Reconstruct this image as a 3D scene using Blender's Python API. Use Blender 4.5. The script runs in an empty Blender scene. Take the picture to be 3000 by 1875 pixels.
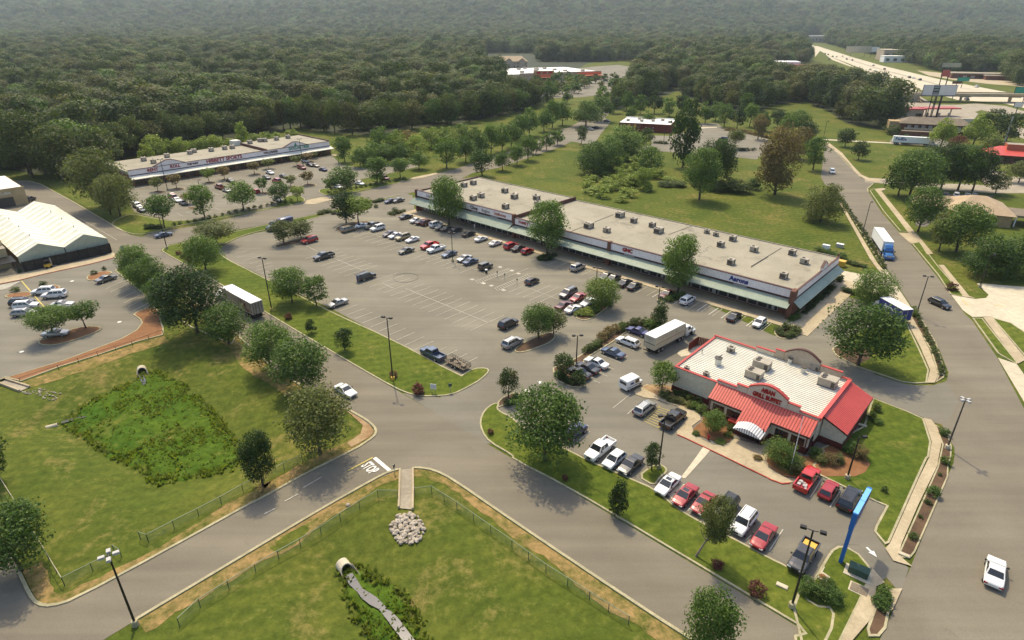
import bpy,math,random
import numpy as np
from mathutils import Vector,Matrix
# ---------------------------------------------------------------- camera, sky, sun, exposure
S = bpy.context.scene
COL = S.collection
CAM_H = 56.0
PX_F = 1795.0                       # focal length in pixels of a 3000 px wide frame
TH = math.atan2(PX_F,3712.0)       # pitch below the horizon
cam_d = bpy.data.cameras.new('camera')
cam_d.sensor_fit = 'HORIZONTAL'
cam_d.sensor_width = 36.0
cam_d.lens = 36.0 * PX_F / 3000.0
cam_d.clip_start = 0.5
cam_d.clip_end = 20000
cam = bpy.data.objects.new('camera',cam_d)
COL.objects.link(cam)
cam.location = (0,0,CAM_H)
cam.rotation_euler = (math.pi / 2 - TH,0,0)
S.camera = cam
SUN_AZ,SUN_EL = math.radians(106),math.radians(57)
world = bpy.data.worlds.new('World')
S.world = world
world.use_nodes = True
wn = world.node_tree
for n in list(wn.nodes):
 wn.nodes.remove(n)
w_out = wn.nodes.new('ShaderNodeOutputWorld')
w_bg = wn.nodes.new('ShaderNodeBackground')
w_sky = wn.nodes.new('ShaderNodeTexSky')
w_sky.sky_type = 'NISHITA'
w_sky.sun_disc = False
w_sky.sun_elevation = SUN_EL
w_sky.sun_rotation = math.pi / 2 - SUN_AZ
w_sky.air_density = 1.0
w_sky.dust_density = 3.0
w_sky.ozone_density = 1.0
w_bg.inputs['Strength'].default_value = 0.15
wn.links.new(w_sky.outputs[0],w_bg.inputs[0])
wn.links.new(w_bg.outputs[0],w_out.inputs[0])
sun_d = bpy.data.lights.new('sun','SUN')
sun_d.energy = 2.5
sun_d.angle = math.radians(1.6)
sun_d.color = (1.0,0.87,0.585)
sun = bpy.data.objects.new('sun',sun_d)
COL.objects.link(sun)
sun_vec = Vector((math.cos(SUN_EL) * math.cos(SUN_AZ),math.cos(SUN_EL) * math.sin(SUN_AZ),math.sin(SUN_EL)))
sun.rotation_euler = (-sun_vec).to_track_quat('-Z','Y').to_euler()
S.view_settings.view_transform = 'Standard'
S.view_settings.look = 'None'
S.view_settings.exposure = 0.68
S.view_settings.gamma = 1.0
S.view_settings.use_curve_mapping = False
S.cycles.volume_bounces = 0
S.cycles.max_bounces = 6
S.cycles.transparent_max_bounces = 12
S.cycles.caustics_reflective = False
S.cycles.caustics_refractive = False
random.seed(7)
RNG = np.random.default_rng(11)
R = math.radians
# ---------------------------------------------------------------- survey: photo points to ground points
def ground_pt(p,h=0.0):
 """native photo pixel (3000 x 1875) to the world point it shows at height h"""
 x = (p[0] - 1500.0) / PX_F
 y = -(p[1] - 937.5) / PX_F
 dx,dy,dz = x,math.cos(TH) + y * math.sin(TH),-math.sin(TH) + y * math.cos(TH)
 t = -(CAM_H - h) / dz
 return Vector((dx * t,dy * t,h))
def F(x,y):
 return (x * 1.24018,y * 1.24018)
def T(tag,x,y):
 r = 'ABCD'.index(tag[0]); c = int(tag[1]) - 1
 return (c * 750 + x / 3.2267,(80,480,900,1340)[r] + y / 3.2267)
def TT(tag,*pts):
 return [T(tag,*p) for p in pts]
def FF(*pts):
 return [F(*p) for p in pts]
BOX = {'Y': (340,380,3.667),'M': (1180,520,4.84),'Z1': (700,560,6.05),'G': (0,560,5.8147),'Z3': (0,800,6.0475),
       'R': (1950,1000,3.723),'K': (2200,700,6.0475),'HD': (1420,140,6.722),'BR': (1780,330,4.4),'MO': (2580,260,5.762),
       'PZ': (2700,480,5.4),'BB': (2500,130,4.84),'HW': (2250,90,5.378),'L': (1380,700,5.762),'TR': (1800,840,6.05),
       'BT': (2480,620,4.446),'CR': (2330,1400,3.927),'WT': (620,780,8.4)}
def B(tag,x,y):
 ox,oy,s = BOX[tag]
 return (ox + x / s,oy + y / s)
GRID = R(-42.4)                      # the whole development is laid out on one grid
UX = Vector((math.cos(GRID),math.sin(GRID),0))
VX = Vector((-math.sin(GRID),math.cos(GRID),0))
def uv(a,b,z=0.0):
 return UX * a + VX * b + Vector((0,0,z))
def to_uv(p):
 return (p.dot(UX),p.dot(VX))
def height_of(base,top):
 """height of a vertical thing from the pixels of its foot and its top"""
 b = ground_pt(base)
 y = -(top[1] - 937.5) / PX_F
 dy,dz = math.cos(TH) + y * math.sin(TH),-math.sin(TH) + y * math.cos(TH)
 return CAM_H + dz * b.y / dy
def px_width(base,w):
 """metres covered by w native pixels at the foot's distance"""
 b = ground_pt(base)
 dep = b.y * math.cos(TH) + CAM_H * math.sin(TH)
 return w * dep / PX_F
# ---------------------------------------------------------------- mesh helpers
class MB:
 def __init__(self):
  self.v = []; self.f = []; self.m = []
 def face(self,pts,mi=0):
  i = len(self.v)
  self.v.extend([tuple(p) for p in pts])
  self.f.append(tuple(range(i,i + len(pts)))); self.m.append(mi)
 def box(self,x0,x1,y0,y1,z0,z1,mi=0):
  i = len(self.v)
  self.v += [(x0,y0,z0),(x1,y0,z0),(x1,y1,z0),(x0,y1,z0),(x0,y0,z1),(x1,y0,z1),(x1,y1,z1),(x0,y1,z1)]
  for q in ((0,3,2,1),(4,5,6,7),(0,1,5,4),(1,2,6,5),(2,3,7,6),(3,0,4,7)):
   self.f.append(tuple(i + k for k in q)); self.m.append(mi)
 def prism(self,poly,z0,z1,mi=0):
  """poly: ccw list of (x, y)"""
  n = len(poly); i = len(self.v)
  self.v += [(p[0],p[1],z0) for p in poly] + [(p[0],p[1],z1) for p in poly]
  self.f.append(tuple(i + n + k for k in range(n))); self.m.append(mi)
  self.f.append(tuple(i + k for k in reversed(range(n)))); self.m.append(mi)
  for k in range(n):
   k2 = (k + 1) % n
   self.f.append((i + k,i + k2,i + n + k2,i + n + k)); self.m.append(mi)
 def tube(self,p0,p1,r0,r1=None,n=8,mi=0,cap=True):
  r1 = r0 if r1 is None else r1
  p0 = Vector(p0); p1 = Vector(p1)
  d = (p1 - p0)
  if d.length < 1e-6:
   return
  d.normalize()
  a = d.orthogonal().normalized(); b = d.cross(a)
  i = len(self.v)
  for p,r in ((p0,r0),(p1,r1)):
   for k in range(n):
    t = 2 * math.pi * k / n
    self.v.append(tuple(p + a * (r * math.cos(t)) + b * (r * math.sin(t))))
  for k in range(n):
   k2 = (k + 1) % n
   self.f.append((i + k,i + k2,i + n + k2,i + n + k)); self.m.append(mi)
  if cap:
   self.f.append(tuple(i + n + k for k in range(n))); self.m.append(mi)
   self.f.append(tuple(i + k for k in reversed(range(n)))); self.m.append(mi)
 def path(self,pts,radii,n=7,mi=0):
  for k in range(len(pts) - 1):
   self.tube(pts[k],pts[k + 1],radii[k],radii[k + 1],n,mi)
 def lathe(self,prof,n=12,mi=0,c=(0,0)):
  i = len(self.v)
  for r,z in prof:
   for k in range(n):
    t = 2 * math.pi * k / n
    self.v.append((c[0] + r * math.cos(t),c[1] + r * math.sin(t),z))
  for j in range(len(prof) - 1):
   for k in range(n):
    k2 = (k + 1) % n
    self.f.append((i + j * n + k,i + j * n + k2,i + (j + 1) * n + k2,i + (j + 1) * n + k)); self.m.append(mi)
  self.f.append(tuple(i + (len(prof) - 1) * n + k for k in range(n))); self.m.append(mi)
  self.f.append(tuple(i + k for k in reversed(range(n)))); self.m.append(mi)
 def mesh(self,name,mats,smooth=False):
  me = bpy.data.meshes.new(name)
  me.from_pydata(self.v,[],self.f)
  for m in (mats if isinstance(mats,(list,tuple)) else [mats]):
   me.materials.append(m)
  me.polygons.foreach_set('material_index',self.m)
  if smooth:
   me.polygons.foreach_set('use_smooth',[True] * len(self.f))
  me.update()
  return me
def link(name,me,parent=None,loc=None,rotz=None,label=None,kind=None):
 o = bpy.data.objects.new(name,me)
 COL.objects.link(o)
 if parent is not None:
  o.parent = parent
 if loc is not None:
  o.location = loc
 if rotz is not None:
  o.rotation_euler = (0,0,rotz)
 if label:
  o['label'] = label
 if kind:
  o['kind'] = kind
 return o
def tag(o,label,cat,group=None):
 o['label'] = label; o['category'] = cat
 if group:
  o['group'] = group
 return o
def thing(name,label,cat,loc=(0,0,0),rotz=0.0,group=None):
 o = bpy.data.objects.new(name,None)
 COL.objects.link(o)
 o.location = loc; o.rotation_euler = (0,0,rotz)
 o.empty_display_size = 0.5
 return tag(o,label,cat,group)
def copy_tree(o,parent=None):
 c = o.copy()
 COL.objects.link(c)
 if parent is not None:
  c.parent = parent
 for ch in KIDS.get(o.name,[]):
  copy_tree(ch,c)
 return c
KIDS = {}
def remember(o):
 """list a prototype's children once, so copies need no scan of the scene"""
 ch = list(o.children)
 KIDS[o.name] = ch
 for c in ch:
  remember(c)
def text_mesh(txt,size,depth,mat,bold=0.0,align='CENTER'):
 cu = bpy.data.curves.new('letters','FONT')
 cu.body = txt; cu.size = size; cu.extrude = depth; cu.offset = bold
 cu.align_x = align; cu.align_y = 'CENTER'
 cu.resolution_u = 2
 o = bpy.data.objects.new('letters',cu)
 COL.objects.link(o)
 bpy.context.view_layer.update()
 me = bpy.data.meshes.new_from_object(o)
 bpy.data.objects.remove(o)
 me.materials.clear(); me.materials.append(mat)
 return me
# ---------------------------------------------------------------- materials
def _new(name):
 m = bpy.data.materials.new(name)
 m.use_nodes = True
 nt = m.node_tree
 b = nt.nodes['Principled BSDF']
 return m,nt,b
def flat(name,c,rough=0.6,metal=0.0,coat=0.0,spec=0.4):
 m,nt,b = _new(name)
 b.inputs['Base Color'].default_value = (*c,1)
 b.inputs['Roughness'].default_value = rough
 b.inputs['Metallic'].default_value = metal
 b.inputs['Coat Weight'].default_value = coat
 b.inputs['Coat Roughness'].default_value = 0.08
 b.inputs['Specular IOR Level'].default_value = spec
 return m
def noise(nt,scale,detail=3,rough=0.55,coord=None,dist=0.0):
 n = nt.nodes.new('ShaderNodeTexNoise')
 n.inputs['Scale'].default_value = scale
 n.inputs['Detail'].default_value = detail
 n.inputs['Roughness'].default_value = rough
 n.inputs['Distortion'].default_value = dist
 if coord is not None:
  nt.links.new(coord,n.inputs['Vector'])
 return n.outputs['Fac']
def ramp(nt,src,p0,p1,c0=(0,0,0),c1=(1,1,1)):
 r = nt.nodes.new('ShaderNodeValToRGB')
 r.color_ramp.elements[0].position = p0; r.color_ramp.elements[0].color = (*c0,1)
 r.color_ramp.elements[1].position = p1; r.color_ramp.elements[1].color = (*c1,1)
 nt.links.new(src,r.inputs[0])
 return r.outputs[0]
def mix(nt,fac,a,b,mode='MIX'):
 n = nt.nodes.new('ShaderNodeMix')
 n.data_type = 'RGBA'; n.blend_type = mode
 for sock,val in ((n.inputs[0],fac),(n.inputs[6],a),(n.inputs[7],b)):
  if isinstance(val,(int,float)):
   sock.default_value = val
  elif isinstance(val,tuple):
   sock.default_value = (*val,1)
  else:
   nt.links.new(val,sock)
 return n.outputs[2]
def worldpos(nt):
 return nt.nodes.new('ShaderNodeNewGeometry').outputs['Position']
def stretch(nt,src,sx,sy,rot=GRID):
 n = nt.nodes.new('ShaderNodeMapping')
 n.inputs['Rotation'].default_value = (0,0,-rot)
 n.inputs['Scale'].default_value = (sx,sy,1)
 nt.links.new(src,n.inputs['Vector'])
 return n.outputs[0]
def bump(nt,b,h,strength,dist=0.05):
 n = nt.nodes.new('ShaderNodeBump')
 n.inputs['Strength'].default_value = strength
 n.inputs['Distance'].default_value = dist
 nt.links.new(h,n.inputs['Height'])
 nt.links.new(n.outputs[0],b.inputs['Normal'])
def speckled(name,c0,c1,s_big,s_small=None,rough=0.85,p=(0.35,0.65),bmp=0.0,c2=None,spots=(0.62,0.72),s_spot=0.6,spec=0.2):
 """two tones mixed by a broad noise, fine grain on top and, with c2, scattered stains"""
 m,nt,b = _new(name)
 pos = worldpos(nt)
 col = ramp(nt,noise(nt,s_big,4,0.6,pos),p[0],p[1],c0,c1)
 if s_small:
  g = noise(nt,s_small,2,0.6,pos)
  k = ramp(nt,g,0.2,0.8,(0.82,0.82,0.82),(1.16,1.16,1.16))
  col = mix(nt,1.0,col,k,'MULTIPLY')
  if bmp:
   bump(nt,b,g,bmp)
 if c2:
  sp = ramp(nt,noise(nt,s_spot,5,0.7,pos,0.6),*spots)
  col = mix(nt,sp,col,c2)
 nt.links.new(col,b.inputs['Base Color'])
 b.inputs['Roughness'].default_value = rough
 b.inputs['Specular IOR Level'].default_value = spec
 return m
def grass_mat(name,lush=(0.062,0.092,0.012),mid=(0.108,0.122,0.020),dry=(0.215,0.165,0.060),dry_at=(0.52,0.70),dry_scale=0.085,stripes=0.3):
 m,nt,b = _new(name)
 pos = worldpos(nt)
 col = ramp(nt,noise(nt,0.05,5,0.6,pos,0.4),0.33,0.67,lush,mid)
 d = noise(nt,dry_scale,6,0.68,pos,0.8)
 fine = noise(nt,0.9,5,0.75,pos)
 dm = mix(nt,0.35,d,fine,'MIX')
 col = mix(nt,ramp(nt,dm,*dry_at),col,dry)
 w = nt.nodes.new('ShaderNodeTexWave')
 w.inputs['Scale'].default_value = 0.22
 w.inputs['Distortion'].default_value = 2.5
 w.inputs['Detail'].default_value = 2
 nt.links.new(stretch(nt,pos,0.25,1.0),w.inputs['Vector'])
 col = mix(nt,stripes,col,mix(nt,1.0,col,ramp(nt,w.outputs['Fac'],0.2,0.8,(0.80,0.86,0.80),(1.22,1.12,1.15)),'MULTIPLY'))
 k = ramp(nt,fine,0.30,0.72,(0.60,0.64,0.60),(1.40,1.32,1.30))
 col = mix(nt,1.0,col,k,'MULTIPLY')
 nt.links.new(col,b.inputs['Base Color'])
 b.inputs['Roughness'].default_value = 0.95
 b.inputs['Specular IOR Level'].default_value = 0.1
 bump(nt,b,fine,0.8,0.15)
 return m
def asphalt_mat(name,c0=(0.165,0.148,0.110),c1=(0.225,0.203,0.152),stain=(0.095,0.084,0.066)):
 m,nt,b = _new(name)
 pos = worldpos(nt)
 col = ramp(nt,noise(nt,0.06,5,0.62,pos,0.5),0.32,0.68,c0,c1)
 s1 = ramp(nt,noise(nt,1.0,4,0.6,stretch(nt,pos,0.02,0.35)),0.35,0.7,(0.80,0.80,0.80),(1.12,1.11,1.09))
 col = mix(nt,0.75,col,mix(nt,1.0,col,s1,'MULTIPLY'))
 fine = noise(nt,6.0,3,0.7,pos)
 col = mix(nt,1.0,col,ramp(nt,fine,0.25,0.75,(0.88,0.88,0.88),(1.12,1.12,1.12)),'MULTIPLY')
 st = ramp(nt,noise(nt,0.42,5,0.75,pos,1.2),0.62,0.78)
 col = mix(nt,mix(nt,0.55,(0,0,0),st),col,stain)
 nt.links.new(col,b.inputs['Base Color'])
 b.inputs['Roughness'].default_value = 0.9
 b.inputs['Specular IOR Level'].default_value = 0.25
 return m
def leaf_mat(name,dark,light,tint=(0.11,0.085,0.02),tint_amt=0.25):
 m,nt,b = _new(name)
 geo = nt.nodes.new('ShaderNodeNewGeometry')
 oi = nt.nodes.new('ShaderNodeObjectInfo')
 col = ramp(nt,geo.outputs['Random Per Island'],0.0,1.0,dark,light)
 k = ramp(nt,oi.outputs['Random'],0.0,1.0,(0.74,0.78,0.78),(1.32,1.22,1.2))
 col = mix(nt,1.0,col,k,'MULTIPLY')
 clump = ramp(nt,noise(nt,0.35,2,0.5,worldpos(nt)),0.5,0.75)
 col = mix(nt,mix(nt,tint_amt,(0,0,0),clump),col,tint)
 tr = nt.nodes.new('ShaderNodeBsdfTranslucent')
 ms = nt.nodes.new('ShaderNodeMixShader')
 ms.inputs[0].default_value = 0.28
 out = [n for n in nt.nodes if n.type == 'OUTPUT_MATERIAL'][0]
 nt.links.new(col,b.inputs['Base Color'])
 nt.links.new(mix(nt,1.0,col,(1.5,1.7,0.7),'MULTIPLY'),tr.inputs['Color'])
 nt.links.new(b.outputs[0],ms.inputs[1]); nt.links.new(tr.outputs[0],ms.inputs[2])
 nt.links.new(ms.outputs[0],out.inputs['Surface'])
 b.inputs['Roughness'].default_value = 0.65
 b.inputs['Specular IOR Level'].default_value = 0.25
 return m
M = {}
M['grass'] = grass_mat('field grass')
M['verge'] = grass_mat('parched verge',dry=(0.27,0.185,0.075),dry_at=(0.36,0.56),dry_scale=0.22,stripes=0.0)
M['lawn'] = grass_mat('mown lawn',(0.066,0.100,0.012),(0.112,0.135,0.020),(0.175,0.152,0.045),(0.55,0.75),0.13,0.4)
M['marsh'] = grass_mat('basin grass',(0.040,0.095,0.007),(0.090,0.130,0.014),(0.130,0.115,0.03),(0.54,0.70),0.2,0.0)
M['forest_floor'] = speckled('forest floor',(0.02,0.026,0.01),(0.035,0.045,0.015),0.1,1.0)
M['asphalt'] = asphalt_mat('sunbleached asphalt')
M['asphalt_road'] = asphalt_mat('road asphalt',(0.165,0.143,0.105),(0.205,0.179,0.132))
M['asphalt_grey'] = asphalt_mat('grey asphalt',(0.165,0.149,0.113),(0.205,0.188,0.148))
M['asphalt_new'] = asphalt_mat('dark street asphalt',(0.125,0.11,0.09),(0.16,0.142,0.118))
M['concrete'] = speckled('concrete',(0.36,0.29,0.185),(0.46,0.375,0.245),0.25,3.0,c2=(0.27,0.22,0.15),spots=(0.6,0.8),s_spot=0.35)
M['concrete_pale'] = speckled('pale concrete',(0.46,0.40,0.285),(0.56,0.49,0.36),0.05,1.0)
M['concrete_grey'] = speckled('grey concrete',(0.27,0.23,0.17),(0.36,0.31,0.23),0.25,2.0,c2=(0.20,0.165,0.12),s_spot=0.5)
M['kerb'] = speckled('kerb',(0.30,0.27,0.165),(0.42,0.37,0.225),0.5,4.0)
M['kerb_red'] = speckled('red kerb',(0.30,0.05,0.035),(0.38,0.075,0.05),0.5,4.0)
M['mulch'] = speckled('bark mulch',(0.19,0.088,0.036),(0.26,0.125,0.055),0.4,5.0)
M['mulch_dark'] = speckled('dark mulch',(0.075,0.045,0.026),(0.125,0.075,0.042),0.5,5.0,c2=(0.06,0.07,0.02),s_spot=0.8)
M['soil'] = speckled('bare clay',(0.25,0.15,0.07),(0.36,0.25,0.13),0.4,3.0)
M['paint_white'] = speckled('worn white paint',(0.42,0.385,0.31),(0.56,0.52,0.42),0.4,3.0)
M['paint_bright'] = speckled('white road paint',(0.68,0.65,0.58),(0.78,0.75,0.68),0.4,3.0)
M['paint_yellow'] = speckled('yellow road paint',(0.50,0.40,0.12),(0.6,0.48,0.16),0.4,3.0)
M['water'] = flat('standing water',(0.055,0.055,0.055),0.08,spec=0.5)
M['bark'] = speckled('bark',(0.055,0.042,0.03),(0.11,0.085,0.06),2.0,8.0)
M['bark_pale'] = speckled('pale bark',(0.17,0.14,0.10),(0.26,0.21,0.15),2.0,8.0)
M['stone'] = speckled('riprap stone',(0.30,0.25,0.19),(0.50,0.43,0.34),0.9,4.0)
M['roof_tan'] = speckled('built-up roof',(0.275,0.247,0.182),(0.335,0.302,0.225),0.12,3.0,c2=(0.15,0.13,0.098),spots=(0.55,0.76),s_spot=0.17)
M['roof_white'] = speckled('white roof metal',(0.60,0.57,0.475),(0.68,0.65,0.55),0.3,None,rough=0.6)
M['seam'] = flat('roof seam shadow gap',(0.36,0.335,0.27),0.7)
M['seam_red'] = flat('red seam shade gap',(0.25,0.028,0.02),0.6)  # darker red under the panels, painted in for the shading of the seam ridges
M['greenhouse_darker'] = speckled('greenhouse sheeting, clouded',(0.58,0.57,0.44),(0.68,0.66,0.53),0.35,None,rough=0.5)  # slightly darker tone, used on every other roof sheet
M['roof_bright'] = flat('white membrane',(0.82,0.80,0.74),0.6)
M['greenhouse'] = speckled('greenhouse sheeting',(0.74,0.72,0.60),(0.84,0.82,0.71),0.35,None,rough=0.5)
M['greenhouse_end'] = speckled('greenhouse end wall',(0.36,0.38,0.28),(0.42,0.44,0.33),0.4,3.0)
M['fascia'] = speckled('pale mauve stucco',(0.80,0.71,0.67),(0.86,0.77,0.73),0.3,3.0)
M['trim_brown'] = flat('dark brown trim',(0.085,0.03,0.022),0.6)
M['brick'] = speckled('brown brick',(0.14,0.062,0.042),(0.19,0.09,0.06),0.9,6.0)
M['brick_dark'] = speckled('maroon brick',(0.10,0.022,0.016),(0.14,0.035,0.024),0.9,6.0)
M['brick_tan'] = speckled('tan brick',(0.34,0.235,0.12),(0.40,0.285,0.155),0.9,6.0)
M['stucco'] = speckled('cream stucco',(0.56,0.50,0.36),(0.62,0.56,0.42),0.4,3.0)
M['red_metal'] = speckled('red standing-seam metal',(0.52,0.062,0.042),(0.60,0.085,0.06),0.25,3.0,rough=0.38,spec=0.5)
M['red_trim'] = flat('red trim',(0.42,0.055,0.04),0.5)
M['red_letters'] = flat('red sign letters',(0.30,0.008,0.010),0.4)
M['green_metal'] = speckled('sage green awning metal',(0.27,0.32,0.25),(0.33,0.38,0.30),0.4,3.0,rough=0.5)
M['glass'] = flat('dark window glass',(0.018,0.016,0.015),0.06,spec=0.6)
M['glass_shop'] = flat('shop window glass',(0.035,0.032,0.030),0.10,spec=0.6)
M['blind'] = flat('pale window display',(0.38,0.36,0.33),0.6)
M['black'] = flat('black metal',(0.016,0.014,0.013),0.45)
M['lamp_grey'] = flat('grey lamp housing',(0.42,0.40,0.37),0.5)
M['galv'] = flat('galvanised metal',(0.42,0.42,0.40),0.42,metal=0.4)
M['hvac'] = speckled('air unit casing',(0.33,0.29,0.225),(0.40,0.355,0.28),0.8,5.0,rough=0.6)
M['hvac_dark'] = flat('air unit coil',(0.07,0.06,0.05),0.6)
M['white'] = flat('white paint',(0.80,0.79,0.76),0.45)
M['yellow'] = flat('yellow paint',(0.62,0.38,0.05),0.5)
M['orange'] = flat('orange fascia',(0.66,0.15,0.055),0.5)
M['blue_sign'] = flat('blue sign paint',(0.02,0.13,0.42),0.45)
M['blue_top'] = flat('pale blue sign top',(0.16,0.42,0.78),0.45)
M['blue_dark'] = flat('dark blue letters',(0.02,0.03,0.18),0.5)
M['green_sign'] = flat('green road sign',(0.01,0.22,0.15),0.5)
M['teal_letters'] = flat('green letters',(0.05,0.26,0.16),0.5)
M['dark_letters'] = flat('brown letters',(0.06,0.022,0.02),0.5)
M['grey_letters'] = flat('faded letters',(0.33,0.29,0.26),0.5)
M['orange_letters'] = flat('orange letters',(0.40,0.12,0.06),0.5)
M['tan_wall'] = speckled('tan block wall',(0.42,0.32,0.175),(0.49,0.38,0.215),0.4,4.0)
M['beige_wall'] = speckled('beige siding',(0.40,0.33,0.24),(0.47,0.39,0.29),0.4,2.0)
M['shingle'] = speckled('brown shingle',(0.17,0.135,0.095),(0.22,0.18,0.13),0.4,3.0)
M['shingle_tan'] = speckled('tan shingle',(0.38,0.28,0.175),(0.44,0.33,0.21),0.4,3.0)
M['maroon'] = speckled('maroon siding',(0.14,0.028,0.02),(0.18,0.04,0.028),0.5,3.0)
M['util_green'] = flat('green utility enclosure',(0.045,0.085,0.058),0.5)
M['util_light'] = flat('pale green lid',(0.22,0.36,0.28),0.5)
M['tyre'] = flat('tyre rubber',(0.018,0.017,0.016),0.8)
M['rim'] = flat('alloy rim',(0.45,0.44,0.42),0.35,metal=0.6)
M['car_glass'] = flat('car glass',(0.02,0.023,0.025),0.04,spec=0.8)
M['lens'] = flat('headlight lens',(0.72,0.72,0.70),0.15)
M['tail'] = flat('tail light',(0.30,0.012,0.010),0.25)
M['chrome'] = flat('chrome',(0.6,0.6,0.6),0.2,metal=0.9)
M['stripe_awning'] = flat('awning stripe grey',(0.33,0.33,0.34),0.6)
M['pink'] = flat('faded red kerb paint',(0.62,0.14,0.11),0.6)
LEAF = {
 'oak': leaf_mat('oak leaves',(0.032,0.070,0.014),(0.102,0.167,0.032)),
 'green': leaf_mat('green leaves',(0.046,0.090,0.017),(0.138,0.210,0.043)),
 'olive': leaf_mat('olive leaves',(0.067,0.084,0.023),(0.181,0.203,0.061),(0.232,0.174,0.072)),
 'brown': leaf_mat('bronze leaves',(0.094,0.070,0.026),(0.217,0.174,0.072),(0.246,0.116,0.065),0.5),
 'light': leaf_mat('light green leaves',(0.094,0.145,0.023),(0.254,0.312,0.061),(0.304,0.290,0.043)),
 'dark': leaf_mat('dark leaves',(0.017,0.041,0.010),(0.065,0.104,0.026)),
 'red': leaf_mat('purple leaves',(0.058,0.017,0.017),(0.160,0.055,0.043),(0.131,0.072,0.043),0.4),
 'magnolia': leaf_mat('glossy leaves',(0.026,0.055,0.013),(0.090,0.123,0.038),(0.189,0.102,0.043),0.45),
 'bushy': leaf_mat('shrub leaves',(0.038,0.065,0.016),(0.109,0.145,0.036)),
 'forest': leaf_mat('woodland leaves',(0.030,0.054,0.010),(0.112,0.138,0.030),(0.14,0.115,0.038),0.45),
 'forest_dark': leaf_mat('dark woodland leaves',(0.020,0.042,0.009),(0.078,0.108,0.024),(0.11,0.095,0.03),0.3),
 'forest_olive': leaf_mat('olive woodland leaves',(0.042,0.054,0.012),(0.135,0.134,0.036),(0.15,0.11,0.045),0.5),
}
# ---------------------------------------------------------------- terrain
def W2(pts,h=0.0):
 return [(lambda g: (g.x,g.y))(ground_pt(p,h)) for p in pts]
BASIN_A = W2(TT('C1',(1400,620),(1500,600),(1700,720),(1900,880),(2060,1060),(2210,1270)) + TT('D1',(2290,40),(2170,115),(1500,245),(1420,190),(1330,90),(1110,0))
             + TT('C1',(1000,1370),(800,1210),(640,1130),(590,1100),(700,1000),(880,880),(1060,790),(1290,690)),-1.0)
BASIN_B = W2(TT('D2',(830,1060),(960,1040),(1100,1110),(1280,1210),(1420,1350),(1560,1560),(1650,1800),(1250,1900),(1000,1600),(860,1330),(800,1130)),-1.2)
def poly_dist(px,py,poly):
 """signed distance to a polygon (negative inside), numpy arrays"""
 d = np.full(px.shape,1e9); inside = np.zeros(px.shape,bool)
 n = len(poly)
 for i in range(n):
  x0,y0 = poly[i]; x1,y1 = poly[(i + 1) % n]
  ex,ey = x1 - x0,y1 - y0
  t = np.clip(((px - x0) * ex + (py - y0) * ey) / (ex * ex + ey * ey + 1e-9),0,1)
  d = np.minimum(d,np.hypot(px - x0 - t * ex,py - y0 - t * ey))
  c = ((y0 > py) != (y1 > py)) & (px < ex * (py - y0) / (ey if abs(ey) > 1e-9 else 1e-9) + x0)
  inside ^= c
 return np.where(inside,-d,d)
def gz_np(x,y):
 x = np.asarray(x,float); y = np.asarray(y,float)
 z = np.zeros_like(x)
 for poly,depth,rampw in ((BASIN_A,1.15,7.5),(BASIN_B,1.3,9.0)):
  d = poly_dist(x,y,poly)
  t = np.clip(1 - d / rampw,0,1)
  z -= depth * t * t * (3 - 2 * t)
 far = np.clip((y - 2150) / 2100,0,1)
 z += far * far * (3 - 2 * far) * (158 + 16 * np.sin(x / 620 + 1.0) + 9 * np.sin(x / 233 + y / 800))
 return z
def gz(x,y):
 return float(gz_np(np.array([x]),np.array([y]))[0])
def on_ground(p):
 """the terrain point shown at a pixel"""
 z = 0.0
 for _ in range(6):
  g = ground_pt(p,z); z = gz(g.x,g.y)
 return ground_pt(p,z)
xs = np.unique(np.concatenate([np.arange(-110,40,1.25),np.linspace(-4900,-110,48),np.linspace(40,4900,50)]))
ys = np.unique(np.concatenate([np.arange(28,112,1.25),np.linspace(-130,28,12),np.linspace(112,700,40),np.linspace(700,5450,80)]))
GX,GY = np.meshgrid(xs,ys)
GZ = gz_np(GX,GY)
nx,ny = len(xs),len(ys)
gv = np.stack([GX.ravel(),GY.ravel(),GZ.ravel()],1)
ii = np.arange(nx * ny).reshape(ny,nx)
gq = np.stack([ii[:-1,:-1],ii[:-1,1:],ii[1:,1:],ii[1:,:-1]],-1).reshape(-1,4)
def np_mesh(name,v,q,mats,smooth=False):
 me = bpy.data.meshes.new(name)
 k = q.shape[1]
 me.vertices.add(len(v)); me.vertices.foreach_set('co',np.asarray(v,np.float32).ravel())
 me.loops.add(len(q) * k); me.loops.foreach_set('vertex_index',np.asarray(q,np.int32).ravel())
 me.polygons.add(len(q)); me.polygons.foreach_set('loop_start',np.arange(0,len(q) * k,k,dtype=np.int32))
 for m in (mats if isinstance(mats,(list,tuple)) else [mats]):
  me.materials.append(m)
 if smooth:
  me.polygons.foreach_set('use_smooth',np.ones(len(q),bool))
 me.update(calc_edges=True)
 return me
link('grass_ground',np_mesh('grass_ground',gv,gq,M['grass'],True),kind='structure')
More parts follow.
